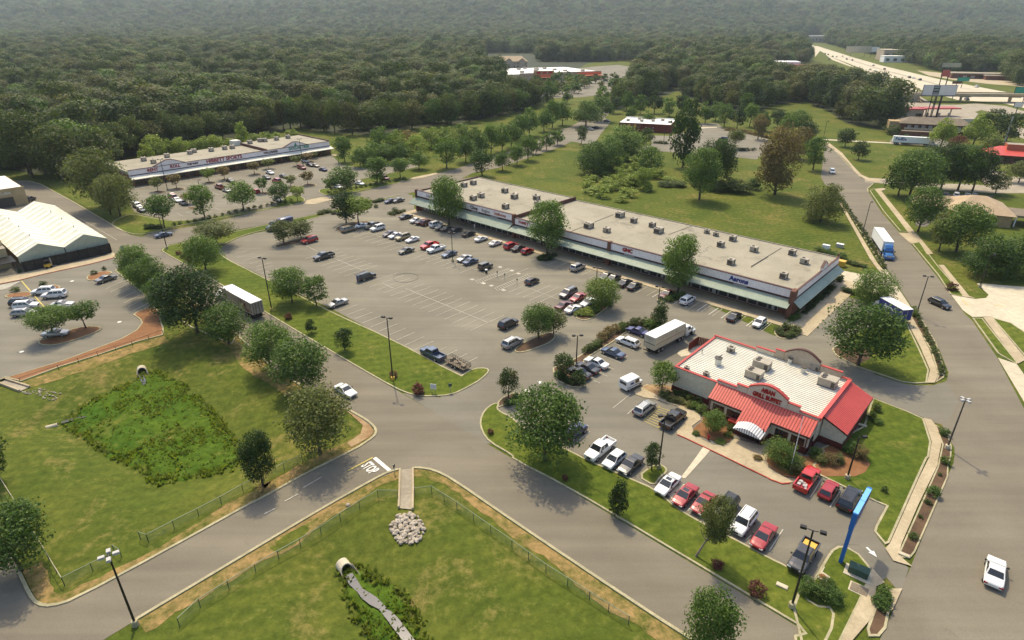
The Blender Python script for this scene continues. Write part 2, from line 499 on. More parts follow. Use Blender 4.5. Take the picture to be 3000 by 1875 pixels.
# ---------------------------------------------------------------- flat areas
_lay = [0.020]
def sheet(name,pts,mat,z=None,kind='structure',world_pts=False):
 if z is None:
  _lay[0] += 0.004; z = _lay[0]
 poly = pts if world_pts else W2(pts)
 me = bpy.data.meshes.new(name)
 from mathutils.geometry import tessellate_polygon
 tris = tessellate_polygon([[Vector((x,y,0)) for x,y in poly]])
 fs = []
 for t in tris:
  a,b,c = (poly[i] for i in t)
  fs.append(tuple(t) if (b[0] - a[0]) * (c[1] - a[1]) - (b[1] - a[1]) * (c[0] - a[0]) > 0 else tuple(reversed(t)))
 me.from_pydata([(x,y,z) for x,y in poly],[],fs)
 me.materials.append(mat); me.update()
 return link(name,me,kind=kind)
def smooth_closed(poly,n=2):
 """Chaikin rounding of a closed polygon"""
 for _ in range(n):
  out = []
  for i in range(len(poly)):
   (x0,y0),(x1,y1) = poly[i],poly[(i + 1) % len(poly)]
   out += [(x0 * .75 + x1 * .25,y0 * .75 + y1 * .25),(x0 * .25 + x1 * .75,y0 * .25 + y1 * .75)]
  poly = out
 return poly
def ccw(poly):
 a = sum(poly[i][0] * poly[(i + 1) % len(poly)][1] - poly[(i + 1) % len(poly)][0] * poly[i][1] for i in range(len(poly)))
 return poly if a > 0 else poly[::-1]
def offset_poly(poly,d,closed=True):
 """move a polyline sideways (left of travel positive)"""
 n = len(poly); out = []
 for i in range(n):
  if closed:
   p,q,r = poly[i - 1],poly[i],poly[(i + 1) % n]
  else:
   p,q,r = poly[max(i - 1,0)],poly[i],poly[min(i + 1,n - 1)]
  a = Vector((q[0] - p[0],q[1] - p[1])); b = Vector((r[0] - q[0],r[1] - q[1]))
  if a.length < 1e-6: a = b
  if b.length < 1e-6: b = a
  a.normalize(); b.normalize()
  na = Vector((-a.y,a.x)); nb = Vector((-b.y,b.x))
  m = na + nb
  if m.length < 1e-3: m = na
  m.normalize()
  k = d / max(0.45,m.dot(na))
  out.append((q[0] + m.x * k,q[1] + m.y * k))
 return out
def strip_mesh(name,line,width,z0,z1,mat,closed=False):
 """a raised strip of rectangular section along a polyline, its outer edge on the line"""
 if closed:
  line = ccw(line)
 inner = offset_poly(line,width,closed)
 mb = MB(); n = len(line)
 rng = range(n if closed else n - 1)
 for i in rng:
  j = (i + 1) % n
  a,b,c,d = line[i],line[j],inner[j],inner[i]
  mb.face([(*a,z1),(*b,z1),(*c,z1),(*d,z1)])
  mb.face([(*a,z0),(*b,z0),(*b,z1),(*a,z1)])
  mb.face([(*c,z0),(*d,z0),(*d,z1),(*c,z1)])
 return mb.mesh(name,mat)
def kerb_line(pts,width=0.32,mat='kerb',smooth=0,name='kerb',world_pts=False,h=0.15):
 line = pts if world_pts else W2(pts)
 for _ in range(smooth):
  o = [line[0]]
  for i in range(len(line) - 1):
   (x0,y0),(x1,y1) = line[i],line[i + 1]
   o += [(x0 * .75 + x1 * .25,y0 * .75 + y1 * .25),(x0 * .25 + x1 * .75,y0 * .25 + y1 * .75)]
  line = o + [line[-1]]
 return link(name,strip_mesh(name,line,width,0.0,h,M[mat]),kind='structure')
sheet('lot_base',[(1181,1152),(1290,1165),(1340,1090),(1500,1080),(1700,990),(2060,990),(2300,1070),(2560,1120),(2520,1230),(2480,1390),(2600,1480),(2560,1600),(2640,1660),(2560,1720),(2420,1680),(2300,1660),(1950,1480),(1700,1330),(1500,1300),(1420,1300)],M['asphalt_grey'],z=0.019)
_isl = [0.120]
def island(name,pts,mat,kerb='kerb',smooth=1,width=0.26,world_pts=False):
 """a raised bed with its kerb round it"""
 poly = ccw(pts if world_pts else W2(pts))
 if smooth:
  poly = smooth_closed(poly,smooth)
 _isl[0] += 0.0007
 o = sheet(name,offset_poly(poly,width * 0.6),M[mat],_isl[0],world_pts=True)
 if kerb:
  link('kerb',strip_mesh('kerb',poly,width,0.0,_isl[0] + 0.03,M[kerb],True),parent=o)
 return o
# ---- roads and lots (pixel outlines from the photograph, laid on the ground)
DR_R = TT('B1',(1510,820),(1580,860),(1850,1010)) + TT('C2',(95,55),(700,415),(1390,820),(2095,1240),(2420,1430)) + TT('D3',(510,290),(1400,825),(2420,1435),(3000,1785))
DR_L = [(300,735),(381,782),(560,880),(694,985),(800,1080),(900,1145),(1013,1200)] + TT('C2',(1110,1140))
drive = TT('B1',(0,168),(270,163),(400,200),(700,365),(1050,572),(1230,672),(1340,692),(1440,665),(1700,640)) + DR_R + \
 [(1890,1990),(1700,1990)] + TT('D3',(1950,1900),(1200,1420)) + TT('D2',(2420,610),(1850,215),(1680,130),(1550,108),(1350,122),(1250,40)) + TT('C2',(1110,1160)) + DR_L[::-1] + \
 [(230,790),(120,800),(-200,860),(-500,600),(-200,530)]
sheet('drive',drive,M['asphalt_road'])
sheet('left_parking_lot',[(-420,700)] + TT('B1',(0,900),(870,860),(1080,820),(1290,960),(1440,1130),(1520,1290)) + TT('B1',(1440,1318)) + TT('C1',(1395,5),(1290,50),(1262,75),(1325,120),(1340,155),(1290,220),(1150,300),(900,395),(600,505),(0,690)) + [(-420,1240)],M['asphalt_grey'])
sheet('side_road',TT('C2',(1110,1120),(1120,1180),(1070,1250),(940,1340)) + TT('D2',(460,150),(0,410)) + TT('D1',(2420,400),(1550,880),(700,1335),(500,1395),(370,1380),(300,1290),(200,1080),(80,880),(-300,600),(-900,900),(-900,1700),(700,1900),(1300,1530),(1500,1420),(2420,870)) + TT('D2',(600,510),(1130,210),(1350,122),(1700,60),(1700,-200)),M['asphalt_road'])
sheet('back_street',TT('B1',(1340,690),(1450,650),(1900,580),(2420,455)) + TT('B2',(380,375),(850,300),(1470,148),(1700,93)) + FF((1062,403),(1098,392),(1180,366),(1240,346),(1300,320),(1350,298),(1400,268),(1440,238),(1447,226),(1462,226),(1458,245),(1425,285),(1372,322),(1330,345),(1250,372),(1180,396),(1118,408),(1090,422)) + TT('B2',(2060,128),(1380,295),(600,468),(0,592)) + TT('B1',(2230,625),(1900,702),(1600,765),(1530,800),(1520,840),(1380,800)),M['asphalt_road'])
sheet('main_parking_lot',TT('B1',(2060,800),(2260,700)) + TT('B2',(0,655),(280,600),(620,480),(900,430),(1110,330),(1400,275),(1480,300),(1500,440)) + TT('B3',(0,700),(690,960),(1760,1290)) + [(2270,985),(2360,935),(2600,960),(2560,1060),(2560,1120),(2440,1110),(2230,1090)] + [(2130,1100),(1900,1260),(1640,1180),(1500,1180),(1440,1170),(1400,1155),(1300,1160)] + TT('C2',(2000,620),(1935,655),(700,10)) + TT('B2',(170,1120),(0,1030)) + TT('B1',(2110,885)),M['asphalt'])
sheet('restaurant_parking_lot',TT('C2',(1900,830),(2240,620),(2420,560)) + TT('C3',(300,560),(1000,250),(1700,300),(1900,340)) + [(2110,1000),(2300,1080),(2560,1130)] + TT('C4',(980,860),(900,900)) + [(2350,1250),(2150,1370)] + TT('D4',(0,180),(130,250),(400,100),(1110,455),(1000,650),(990,700),(1100,845),(1230,955),(1330,1050),(1250,1290),(1000,1000),(860,830),(650,820),(560,900),(430,1165),(170,1010),(0,910)) + TT('D3',(2420,930),(2110,760),(1760,590),(1560,470),(1350,290),(1150,200),(690,0)) + TT('C3',(600,1380),(300,1250)) + TT('C2',(2320,985),(2095,1080)),M['asphalt_grey'])
RD_L = TT('A4',(490,1085),(530,1150),(520,1250),(500,1420)) + TT('B4',(540,200),(650,260),(760,430),(870,590),(990,760),(1100,960),(1390,1400)) + TT('C4',(1440,90),(1590,330),(1705,620),(1690,690),(1640,735))
RD_R = TT('A4',(520,1075),(640,1180),(780,1330),(870,1420)) + TT('B4',(960,150),(1000,190),(945,230),(950,270),(1080,470),(1240,650),(1350,760),(1600,1070),(1860,1420)) + TT('C4',(1930,130),(2160,470),(2420,960),(2600,1300))
road_low = TT('C4',(1760,1330),(1765,1400)) + TT('D4',(1750,60),(1560,500),(1345,1045),(1260,1230),(1190,1430),(1000,1850),(2600,1850),(2600,600))
sheet('main_road',RD_R[::-1] + RD_L + TT('C4',(1500,800),(1500,1080),(1640,1110)) + road_low,M['asphalt_road'])
sheet('junction_apron',TT('C4',(820,570),(1020,640),(1280,725),(1400,740),(1560,740),(1700,700),(1800,900),(1700,1090),(1480,1050),(1320,985),(985,850),(760,700)),M['asphalt_grey'])
sheet('service_alley',[(2345,960),(2370,930),(2460,865),(2520,880),(2590,900),(2570,960),(2500,1000)],M['asphalt_grey'])
sheet('upper_parking_lot',[B('Y',*p) for p in ((130,640),(170,590),(840,500),(1500,400),(2270,290),(2340,300),(2420,380),(2700,420),(3060,340),(3260,395),(2900,480),(2640,530),(2390,690),(2050,765),(1700,830),(1380,875),(690,995),(330,925),(200,890),(150,800))],M['asphalt'])
sheet('driveway_apron',TT('B2',(480,345),(700,300),(760,310),(740,335),(560,380),(440,385)),M['concrete'])
sheet('driveway_apron',TT('B2',(1440,150),(1480,130),(1700,85),(1720,95),(1580,130)),M['concrete'])
sheet('concrete_apron',TT('B4',(660,1060),(700,1010),(880,1045),(1060,1030),(1110,1000),(1130,1020),(1390,1420),(1240,1370),(1220,1330),(1060,1245),(900,1200),(740,1130)),M['concrete_pale'])
sheet('concrete_apron',TT('B4',(1730,1240),(1960,1280),(2060,1270),(2085,1240),(1970,1130),(2420,1165),(2900,1180),(2900,1600)) + TT('C4',(2800,200),(2420,250),(2320,170),(2100,90),(1930,95),(1840,30)),M['concrete_pale'])
sheet('concrete_apron',TT('C4',(2170,480),(2350,540),(2420,640),(2600,800),(2600,1000),(2420,900)),M['concrete_pale'])
sheet('sidewalk',TT('B4',(1230,655),(1400,660),(1560,855),(1500,860),(1430,745),(1350,760)),M['concrete'],z=0.16)
sheet('sidewalk',TT('A4',(520,1090),(570,1090),(700,1190),(800,1310),(880,1395),(960,1430),(1060,1440),(1060,1470),(940,1455),(840,1390),(760,1290),(660,1190)),M['concrete'],z=0.164)
sheet('sidewalk',TT('B4',(1010,240),(1100,230),(1110,245),(1070,260),(1390,655),(1330,660)),M['concrete'],z=0.168)
sheet('sidewalk',TT('B4',(1610,960),(1660,960),(1900,1255),(1960,1275),(1850,1262)),M['concrete'],z=0.172)
sheet('sidewalk',TT('C4',(2030,100),(2105,95),(2440,500),(2360,540)),M['concrete'],z=0.176)
sheet('sidewalk',TT('B4',(660,350),(690,365),(1030,940),(1090,1010),(1060,1035),(960,900)),M['concrete'],z=0.18)
sheet('sidewalk',TT('C4',(1240,0),(1310,-10),(1330,60),(1520,400),(1605,640),(1575,720),(1500,722),(1530,600),(1440,390)),M['concrete'],z=0.184)
sheet('sidewalk',TT('C4',(1470,1055),(1540,1070),(1600,1150),(1640,1280),(1610,1420)) + TT('D4',(1600,80),(1420,450),(1260,820),(1230,930),(1360,1040),(1180,985),(1105,870),(1150,820),(1420,210),(1520,10)) + TT('C4',(1545,1280)),M['concrete'],z=0.188)
sheet('sidewalk',TT('D4',(985,1060),(1100,1190),(1020,1230),(1000,1500),(700,1850),(640,1850),(880,1330)),M['concrete'],z=0.192)
sheet('sidewalk',TT('D4',(1130,1250),(1170,1250),(1265,1250),(1180,1440),(1130,1500),(1160,1380)),M['concrete'],z=0.196)
# ---- planted strips and islands
island('grass_median',TT('B1',(1520,815),(1600,770),(1800,740),(2060,810),(2110,885),(2420,1040)) + TT('B2',(170,1125),(700,1398)) + TT('C2',(1300,310),(1935,655),(1965,632),(2060,580),(2180,575),(2215,605),(2130,690),(1990,770),(1850,835),(1650,850),(1480,838),(1300,765),(900,535),(95,58)) + TT('B1',(2100,1150),(1850,1008),(1560,850)),'lawn',smooth=1)
island('roadside_lawn',TT('C2',(2310,910),(2280,960),(2330,1000),(2420,1040)) + TT('C3',(120,1160),(600,1385)) + TT('D3',(690,15),(1150,215),(1350,300),(1560,480),(1760,600),(2110,775),(2420,945)) + TT('D4',(170,1025),(430,1180),(300,1230),(420,1400),(640,1420),(600,1700),(400,1900),(200,1700)) + TT('D3',(2800,1650),(2400,1410),(1400,810),(510,280),(0,20)) + TT('C2',(2420,1405),(2200,1280),(2130,1180),(2110,1080),(2150,980),(2240,910)),'lawn',smooth=1)
island('street_verge',TT('B1',(1640,770),(1900,715),(2420,600)) + TT('B2',(0,600),(590,475),(680,470),(640,490),(280,590),(0,645)) + TT('B1',(2270,690),(2080,780),(1830,740)),'lawn',smooth=1)
island('street_verge',TT('B2',(740,470),(860,440),(1000,380),(1180,335),(1400,282),(1250,330),(1100,380),(1060,400),(860,500),(780,500)),'lawn',smooth=1)
island('street_verge',[B('Y',*p) for p in ((200,905),(330,940),(690,1000),(1380,885),(1690,840),(1770,770),(1820,720),(1960,700),(2050,760),(1960,800),(1500,880),(900,990),(560,1060),(380,1110),(220,1135),(60,1090),(-60,1030),(-20,980),(80,930))],'lawn',smooth=1)
island('street_verge',TT('B2',(590,250),(640,235),(760,240),(1100,180),(1440,148),(1300,195),(1000,255),(760,300),(660,298),(600,275)),'lawn',smooth=1)
island('service_verge',TT('B1',(420,170),(500,150),(720,150),(1000,300),(1250,440),(1400,560),(1330,610),(1180,590),(1070,575),(700,352)),'grass',smooth=0,kerb=None)
kerb_line(TT('B1',(400,205),(700,368),(1050,575),(1150,630)),0.3)
island('planting_bed',TT('B1',(2080,1010),(2200,1000),(2400,1300)) + TT('C1',(2380,330),(2240,390)) + TT('B1',(1900,1420),(1600,1180),(1300,1020),(1230,975),(1090,1035),(1445,1315)) + TT('C1',(1520,60),(1700,100)),'grass',smooth=0,kerb=None) if False else None
island('grass_verge',TT('B1',(1085,1010),(1160,975),(1250,960),(1420,1060),(1560,1190)) + [(640,950),(694,985),(680,1010),(560,960),(478,905)] + TT('B1',(1450,1312)),'grass',smooth=0)
island('mulch_bed',TT('C1',(1395,8),(1460,0),(1530,60),(1520,130),(1550,200),(1545,265),(1300,330),(900,465),(560,570),(200,705),(50,670),(0,690),(600,505),(900,395),(1150,300),(1290,220),(1340,155),(1325,120),(1262,75),(1290,50)),'mulch',smooth=0)
island('corner_lawn',TT('C4',(690,330),(800,260),(1100,150),(1190,60),(1230,60),(1300,130),(1430,400),(1520,600),(1500,720),(1390,725),(1270,712),(1030,630),(850,570),(640,460),(600,400)) ,'lawn',smooth=0)
island('planting_bed',TT('C4',(600,420),(640,350),(800,330),(960,400),(1000,480),(850,555),(680,490)),'mulch_dark',smooth=1,kerb=None)
island('restaurant_lawn',TT('C4',(985,860),(1320,990),(1470,1058),(1540,1280),(1520,1420)) + TT('D4',(1500,20),(1420,195),(1145,815),(1105,830),(1000,705),(1015,650),(1115,465),(870,360),(480,170),(420,80),(520,-60)) + TT('C4',(500,1340),(900,1130)),'lawn',smooth=0)
island('parking_island',TT('D4',(560,935),(600,880),(660,845),(740,850),(860,920),(960,1040),(985,1090),(970,1150),(860,1400),(640,1850),(330,1850),(230,1420),(300,1230),(420,1170)),'lawn',smooth=0)
island('planting_strip',TT('B4',(545,205),(620,220),(780,470),(900,650),(1105,1005),(1060,950),(760,460),(650,310)),'mulch_dark',smooth=0)
island('planting_strip',TT('C4',(1310,30),(1400,30),(1590,340),(1675,620),(1660,670),(1585,715),(1605,640),(1530,400),(1400,190)),'mulch_dark',smooth=0)
island('planting_strip',TT('C4',(1575,1115),(1690,1180),(1735,1320),(1730,1420)) + TT('D4',(1705,85),(1700,190),(1390,900),(1345,955),(1240,955),(1235,900),(1600,90)) + TT('C4',(1645,1300)),'mulch_dark',smooth=0,width=0.18)
island('planting_strip',TT('D4',(1110,1215),(1150,1290),(1160,1400),(1100,1700),(900,1700),(1010,1400),(1040,1270)),'mulch_dark',smooth=1)
island('roadside_verge',TT('B4',(960,255),(1005,235),(1335,650),(1250,640),(1090,450)),'lawn',smooth=0)
island('roadside_verge',TT('B4',(1360,755),(1430,740),(1600,960),(1850,1250),(1835,1262),(1720,1235),(1610,1060)),'lawn',smooth=0)
island('roadside_verge',TT('C4',(1930,105),(2025,108),(2355,525),(2350,545),(2170,440)),'lawn',smooth=0)
island('roadside_verge',TT('C4',(2110,100),(2300,155),(2560,330),(2600,640),(2445,490)),'lawn',smooth=0)
island('planter_island',[B('Z1',*p) for p in ((610,985),(700,945),(1000,860),(1180,820),(1210,850),(1130,920),(820,985),(660,1015))],'mulch_dark')
island('planter_island',[B('Z1',*p) for p in ((1690,690),(1750,630),(2000,550),(2320,530),(2300,580),(1960,690),(1780,715))],'mulch_dark')
island('planter_island',TT('B2',(1240,490),(1260,455),(1320,440),(1410,450),(1390,475),(1290,500)),'mulch_dark')
island('planter_island',TT('B3',(235,905),(270,870),(360,855),(410,870),(380,905),(300,930)),'mulch_dark')
island('planter_island',TT('B3',(1460,1300),(1500,1250),(1600,1220),(1660,1235),(1580,1300),(1500,1320)),'mulch_dark')
island('planter_island',TT('C3',(590,95),(640,60)) + TT('B3',(840,1310),(920,1300),(920,1350)) + TT('C3',(820,70),(740,120),(650,130)),'mulch_dark')
island('planter_island',TT('C3',(20,400),(100,340),(300,250),(380,240),(420,275),(380,330),(240,390),(100,435),(30,430)),'mulch_dark')
island('planter_island',TT('C3',(385,580),(420,560),(560,510),(640,460),(800,350),(960,250),(1060,170),(1290,120),(1370,180),(1330,200),(1100,225),(990,310),(860,390),(700,490),(650,580),(690,720),(650,765),(560,760),(430,700),(390,640)),'mulch_dark',smooth=0)
island('planter_island',TT('C3',(0,815),(60,815),(105,850),(100,880),(40,910),(-60,925),(-140,960),(-140,900),(-80,850)),'mulch_dark')
island('planter_island',TT('C4',(45,240),(90,190),(200,180),(285,215),(260,270),(190,305),(100,300)),'mulch_dark')
island('planter_island',TT('D3',(1180,185),(1320,80),(1390,65),(1460,100),(1470,145),(1400,200),(1350,285)),'lawn')
island('planter_island',TT('C1',(355,320),(500,285),(660,215),(830,180),(975,190),(940,230),(820,275),(700,320),(500,370),(370,360)),'mulch')
island('planter_island',TT('B1',(815,1075),(850,1050),(1000,1010),(1080,1030),(1000,1060),(880,1110),(830,1105)),'mulch')
island('planter_island',TT('B1',(20,1270),(100,1225),(300,1210),(310,1240),(230,1270)),'mulch')
island('planter_island',TT('B1',(370,1160),(480,1140),(580,1160),(560,1190),(400,1180)),'mulch')
for cx,cy,w in ((455,672,70),(655,640,75),(995,575,70),(1490,483,65),(1945,405,60),(2060,350,60),(1575,687,75),(1880,620,75),(2060,598,80),(800,845,65),(1160,540,50)):
 island('planter_island',[B('Y',cx + w * math.cos(t) + w * 0.25,cy + w * 0.22 * math.sin(t)) for t in [k * math.pi / 4 for k in range(8)]],'mulch_dark',smooth=1)
sheet('open_lot',[B('BR',*p) for p in ((330,490),(780,505),(1100,540),(1560,565),(1920,605),(2150,420),(2080,345),(1900,290),(1700,245),(1520,225),(1420,140),(1190,135),(1190,210),(800,300),(560,295),(570,410))],M['asphalt'],z=0.05)
sheet('open_lot',TT('A3',(490,1055),(540,1075),(750,1115),(800,1070),(830,1020),(930,900),(870,850),(700,930),(480,960),(300,1040)),M['asphalt'],z=0.054)
sheet('kerb_band',[B('BR',*p) for p in ((1190,205),(1410,195),(1410,185),(1190,190))],M['concrete_pale'],z=0.06)
def uv_rect(a0,a1,b0,b1):
 return [(lambda q: (q.x,q.y))(uv(a,b)) for a,b in ((a0,b0),(a1,b0),(a1,b1),(a0,b1))]
def slab(name,poly,z,mat,z0=0.0):
 mb = MB(); mb.prism(ccw(poly),z0,z)
 return link(name,mb.mesh(name,M[mat]),kind='structure')
slab('shop_walk',uv_rect(-159,-35,120.6,126.8),0.15,'concrete')
slab('shop_walk',uv_rect(-35,-29.6,119.5,156),0.14,'concrete')
slab('shop_walk',uv_rect(-262.2,-258.6,72,162),0.15,'concrete')
slab('restaurant_walk',W2(TT('C3',(1150,800),(1180,775),(1280,730),(1330,770),(1500,860),(1700,960),(1780,1020),(1780,1070),(1700,1130),(1720,1200),(1800,1260),(1900,1310),(2060,1290),(2100,1250),(2420,1330),(2420,1500)) + TT('D4',(0,105),(200,215),(240,240),(130,255),(20,215)) + TT('D3',(1985,-10)) + TT('C3',(1640,1245),(1560,1210),(1555,1180),(1660,1050),(1560,940),(1350,870),(1250,860),(1170,830))),0.15,'concrete')
kerb_line(TT('C3',(1560,1212),(1640,1247)) + TT('D3',(1985,-8),(2420,205)) + TT('D4',(20,217),(130,258),(210,252)),0.2,'kerb_red',h=0.158)
island('planting_bed',TT('C3',(1690,1180),(1720,1130),(1790,1080),(1790,1010),(1750,990),(1830,960),(1900,1000),(2010,1110),(2120,1190),(2060,1290),(1980,1310),(1900,1270),(1780,1230)),'mulch',kerb=None)
island('planting_bed',TT('C3',(1210,760),(1290,730),(1500,740),(1850,900),(1840,960),(1720,980),(1540,930),(1380,850)),'soil',kerb=None)
island('planting_bed',[(2235,1345),(2275,1300),(2360,1350),(2420,1300),(2480,1330),(2560,1350),(2530,1400),(2440,1400),(2385,1400),(2310,1405),(2260,1380)],'mulch',kerb=None)
sheet('concrete_crossing',TT('D3',(1590,200),(1740,0)) + TT('C3',(1830,1290),(1910,1310)) + TT('D3',(1820,0),(1640,200)),M['concrete_pale'])
sheet('concrete_crossing',TT('D3',(1480,360),(1590,235),(1650,270),(1530,430)),M['concrete_pale'])
slab('dumpster_pad',W2(TT('C3',(1560,440),(1590,410),(1720,380),(1800,360),(1700,450),(1600,470))),0.06,'concrete_pale')
slab('garden_walk',W2(TT('B1',(-60,1130),(0,1075),(600,960),(1000,870),(1060,840),(1105,850),(1080,890),(860,950),(400,1050),(200,1100),(0,1140),(-60,1150))),0.14,'concrete')
kerb_line(TT('B1',(-60,1150),(0,1140),(200,1100),(400,1050),(860,950),(1080,890),(1108,852)),0.25,'kerb_red',h=0.148)
kerb_line(TT('C2',(850,968),(1000,1050),(1080,1105),(1128,1165),(1115,1215),(1060,1255),(940,1335)) + TT('D2',(460,150),(0,410)) + TT('D1',(2420,400),(1550,880),(700,1335),(500,1395),(370,1380),(300,1290),(200,1080)),0.35,smooth=1)
kerb_line([(300,735),(381,782)] + DR_L[2:6],0.35)
kerb_line(TT('D1',(1300,1540),(1500,1420),(2420,870)) + TT('D2',(600,510),(1130,210),(1250,150),(1350,122)),0.35,smooth=1)
kerb_line(TT('D2',(1490,110),(1550,108),(1680,130),(1850,215),(2420,610)) + TT('D3',(1200,1420),(1950,1900)),0.35,smooth=1)
kerb_line(TT('B4',(950,268),(945,235),(1000,190)),0.35)
kerb_line(RD_R[:4],0.35)
kerb_line(TT('B1',(0,168),(270,163),(400,200)),0.35)
def ragged_verge(pts,width,side,seed):
 rg = random.Random(seed)
 line = W2(pts); fine = []
 for i in range(len(line) - 1):
  n = max(1,int(math.hypot(line[i + 1][0] - line[i][0],line[i + 1][1] - line[i][1]) / 0.9))
  fine += [(line[i][0] + (line[i + 1][0] - line[i][0]) * k / n,line[i][1] + (line[i + 1][1] - line[i][1]) * k / n) for k in range(n)]
 fine.append(line[-1])
 a = offset_poly(fine,side * 0.1,False); w_ = width; b = []
 for i in range(len(fine)):
  w_ = min(width * 1.5,max(width * .4,w_ + rg.uniform(-.3,.3)))
  b.append(offset_poly(fine[max(0,i - 1):i + 2],side * w_,False)[min(i,1)])
 mb = MB()
 for i in range(len(fine) - 1):
  mb.face([(p[0],p[1],gz(*p) + .03) for p in ((a[i],a[i + 1],b[i + 1],b[i]) if side < 0 else (b[i],b[i + 1],a[i + 1],a[i]))])
 link('parched_verge',mb.mesh('parched_verge',M['verge']),kind='structure')
ragged_verge(TT('C2',(1128,1165),(1115,1215),(1060,1255),(940,1335)) + TT('D2',(460,150),(0,410)) + TT('D1',(2420,400),(1550,880),(700,1335),(500,1395),(370,1380),(300,1290),(200,1080)),2.3,-1,1)
ragged_verge(TT('D1',(1300,1540),(1500,1420),(2420,870)) + TT('D2',(600,510),(1130,210),(1250,150),(1345,122)),1.9,-1,2)
ragged_verge(TT('D2',(1495,110),(1550,108),(1680,130),(1850,215),(2420,610)) + TT('D3',(1200,1420),(1950,1900)),1.7,-1,3)
ragged_verge([(560,880),(694,985),(800,1080),(900,1145),(1013,1200)],3.4,-1,4)
ragged_verge(TT('C1',(200,712),(560,590),(930,460),(1300,345),(1545,270)),3.0,-1,5)
sheet('bare_verge',TT('C2',(850,975),(1000,1062),(1070,1115),(1112,1165),(1100,1200),(1050,1245),(900,1330),(860,1290),(990,1200),(1010,1120)),M['soil'])
sheet('path_strip',TT('A4',(450,1065),(560,1070),(1180,1100),(1180,1092),(560,1058),(450,1050)),M['concrete_pale'])
def tall_grass(name,poly,step,amp,seed,mat):
 rg = np.random.default_rng(seed)
 P = np.array(poly); x0,y0 = P.min(0); x1,y1 = P.max(0)
 gx,gy = np.meshgrid(np.arange(x0,x1,step),np.arange(y0,y1,step))
 d = poly_dist(gx,gy,poly)
 edge = 0.5 * np.sin(gx * 1.7 + gy * 0.9) + 0.4 * np.sin(gx * 0.6 - gy * 2.1)
 h = np.clip((-d + edge) / 1.2,0,1) * (0.18 + amp * 1.5 * rg.random(gx.shape) ** 2 + 0.14 * np.sin(gx * 0.9 + 2 * np.sin(gy * 0.5)) * np.sin(gy * 0.8)) - 0.05
 z = gz_np(gx,gy) + h
 n1,n0 = gx.shape
 ii = np.arange(n0 * n1).reshape(n1,n0)
 q = np.stack([ii[:-1,:-1],ii[:-1,1:],ii[1:,1:],ii[1:,:-1]],-1).reshape(-1,4)
 keep = (np.minimum(np.minimum(d[:-1,:-1],d[1:,1:]),np.minimum(d[:-1,1:],d[1:,:-1])) < 0.9).reshape(-1)
 link(name,np_mesh(name,np.stack([gx.ravel(),gy.ravel(),z.ravel()],1),q[keep],M[mat],True),kind='stuff')
tall_grass('basin_grass',BASIN_A,0.34,0.20,3,'marsh')
tall_grass('basin_grass',BASIN_B,0.34,0.14,4,'marsh')
# ---- painted markings
def mark(line_px,width,mat='paint_white',parent=None):
 a,b = (ground_pt(p) for p in line_px)
 return mark_w(a,b,width,mat)
MARKS = {}
def mark_w(a,b,width,mat='paint_white',dz=0.0):
 d = (b - a); L = d.length
 key = mat
 if key not in MARKS:
  me = bpy.data.meshes.new('painted_line')
  me.from_pydata([(0,-.5,0),(1,-.5,0),(1,.5,0),(0,.5,0)],[],[(0,1,2,3)])
  me.materials.append(M[mat]); MARKS[key] = me
 o = link('painted_line',MARKS[key],kind='structure')
 o.location = (a.x,a.y,0.118 - 0.02 + dz); o.scale = (L,width,1)
 o.rotation_euler = (0,0,math.atan2(d.y,d.x))
 return o
def stalls(p_first,p_last,count,length,back=0.0,width=0.11,mat='paint_white',skip=()):
 """count stall lines between two pixels, each running up the grid's second axis"""
 a,b = ground_pt(p_first),ground_pt(p_last)
 for i in range(count):
  if i in skip:
   continue
  q = a.lerp(b,i / max(1,count - 1))
  mark_w(q - VX * back,q + VX * (length - back),width,mat)
stalls(T('C2',720,5),T('C2',1500,405),11,4.7)
stalls(T('B2',0,1010),T('B2',170,1095),4,4.6)
stalls(T('B1',2130,835),T('B1',2420,975),6,4.6)
stalls(T('C2',1640,455),T('C2',1930,560),4,4.4)
mark((T('B2',480,780),T('B2',580,830)),0.13); mark((T('B2',735,893),T('B2',1010,1010)),0.13)
mark((T('B2',1195,1130),T('B2',1300,1180)),0.13); mark((T('B2',1410,1180),T('C2',2195,150)),0.15)
stalls(T('B2',620,855),T('C2',2190,150),25,10.0,5.0,skip=(8,9))
mark((T('B2',1060,650),T('B2',1400,775)),0.11); mark((T('B2',1560,830),T('B2',2130,1020)),0.11)
stalls(T('B2',1000,640),T('B2',1520,820),10,9.6,4.8,mat='paint_white')
stalls(T('B2',1560,835),T('B2',2060,985),9,9.6,4.8)
mark((B('L',1000,845),B('L',1480,1030)),0.11)
stalls(B('L',880,800),B('L',1350,980),5,10.0,5.0)
stalls(T('B3',30,1040),T('B3',60,1050),1,10,5)
for (x0,y0,x1,y1) in ((60,720,640,500),(380,840,960,600)):
 a,b = ground_pt(B('L',x0,y0)),ground_pt(B('L',x1,y1))
 w = UX * 1.7
 mark_w(a,b,0.12); mark_w(a + w,b + w,0.12)
 n = 16
 for k in range(n):
  q = a.lerp(b,(k + 0.5) / n)
  mark_w(q,q + w - VX * 0.7,0.10,dz=0.004)
for x,y in ((210,755),(345,795),(550,870),(490,480),(690,540),(800,590),(20,690)):
 q = ground_pt(B('L',x,y))
 mark_w(q - UX * 0.5,q + UX * 0.5,0.9,dz=0.004)
aa = uv(-132,120.4)
for k in range(37):
 q = uv(-133 + k * 2.66,120.4)
 if 8 <= k <= 12 or 27 <= k <= 29:
  continue
 mark_w(q - VX * 4.9,q,0.10)
for k in range(12):
 q = uv(-62.5 + k * 2.75,120.3)
 if k < 10:
  mark_w(q - VX * 4.6,q,0.12,'paint_bright',dz=0.004)
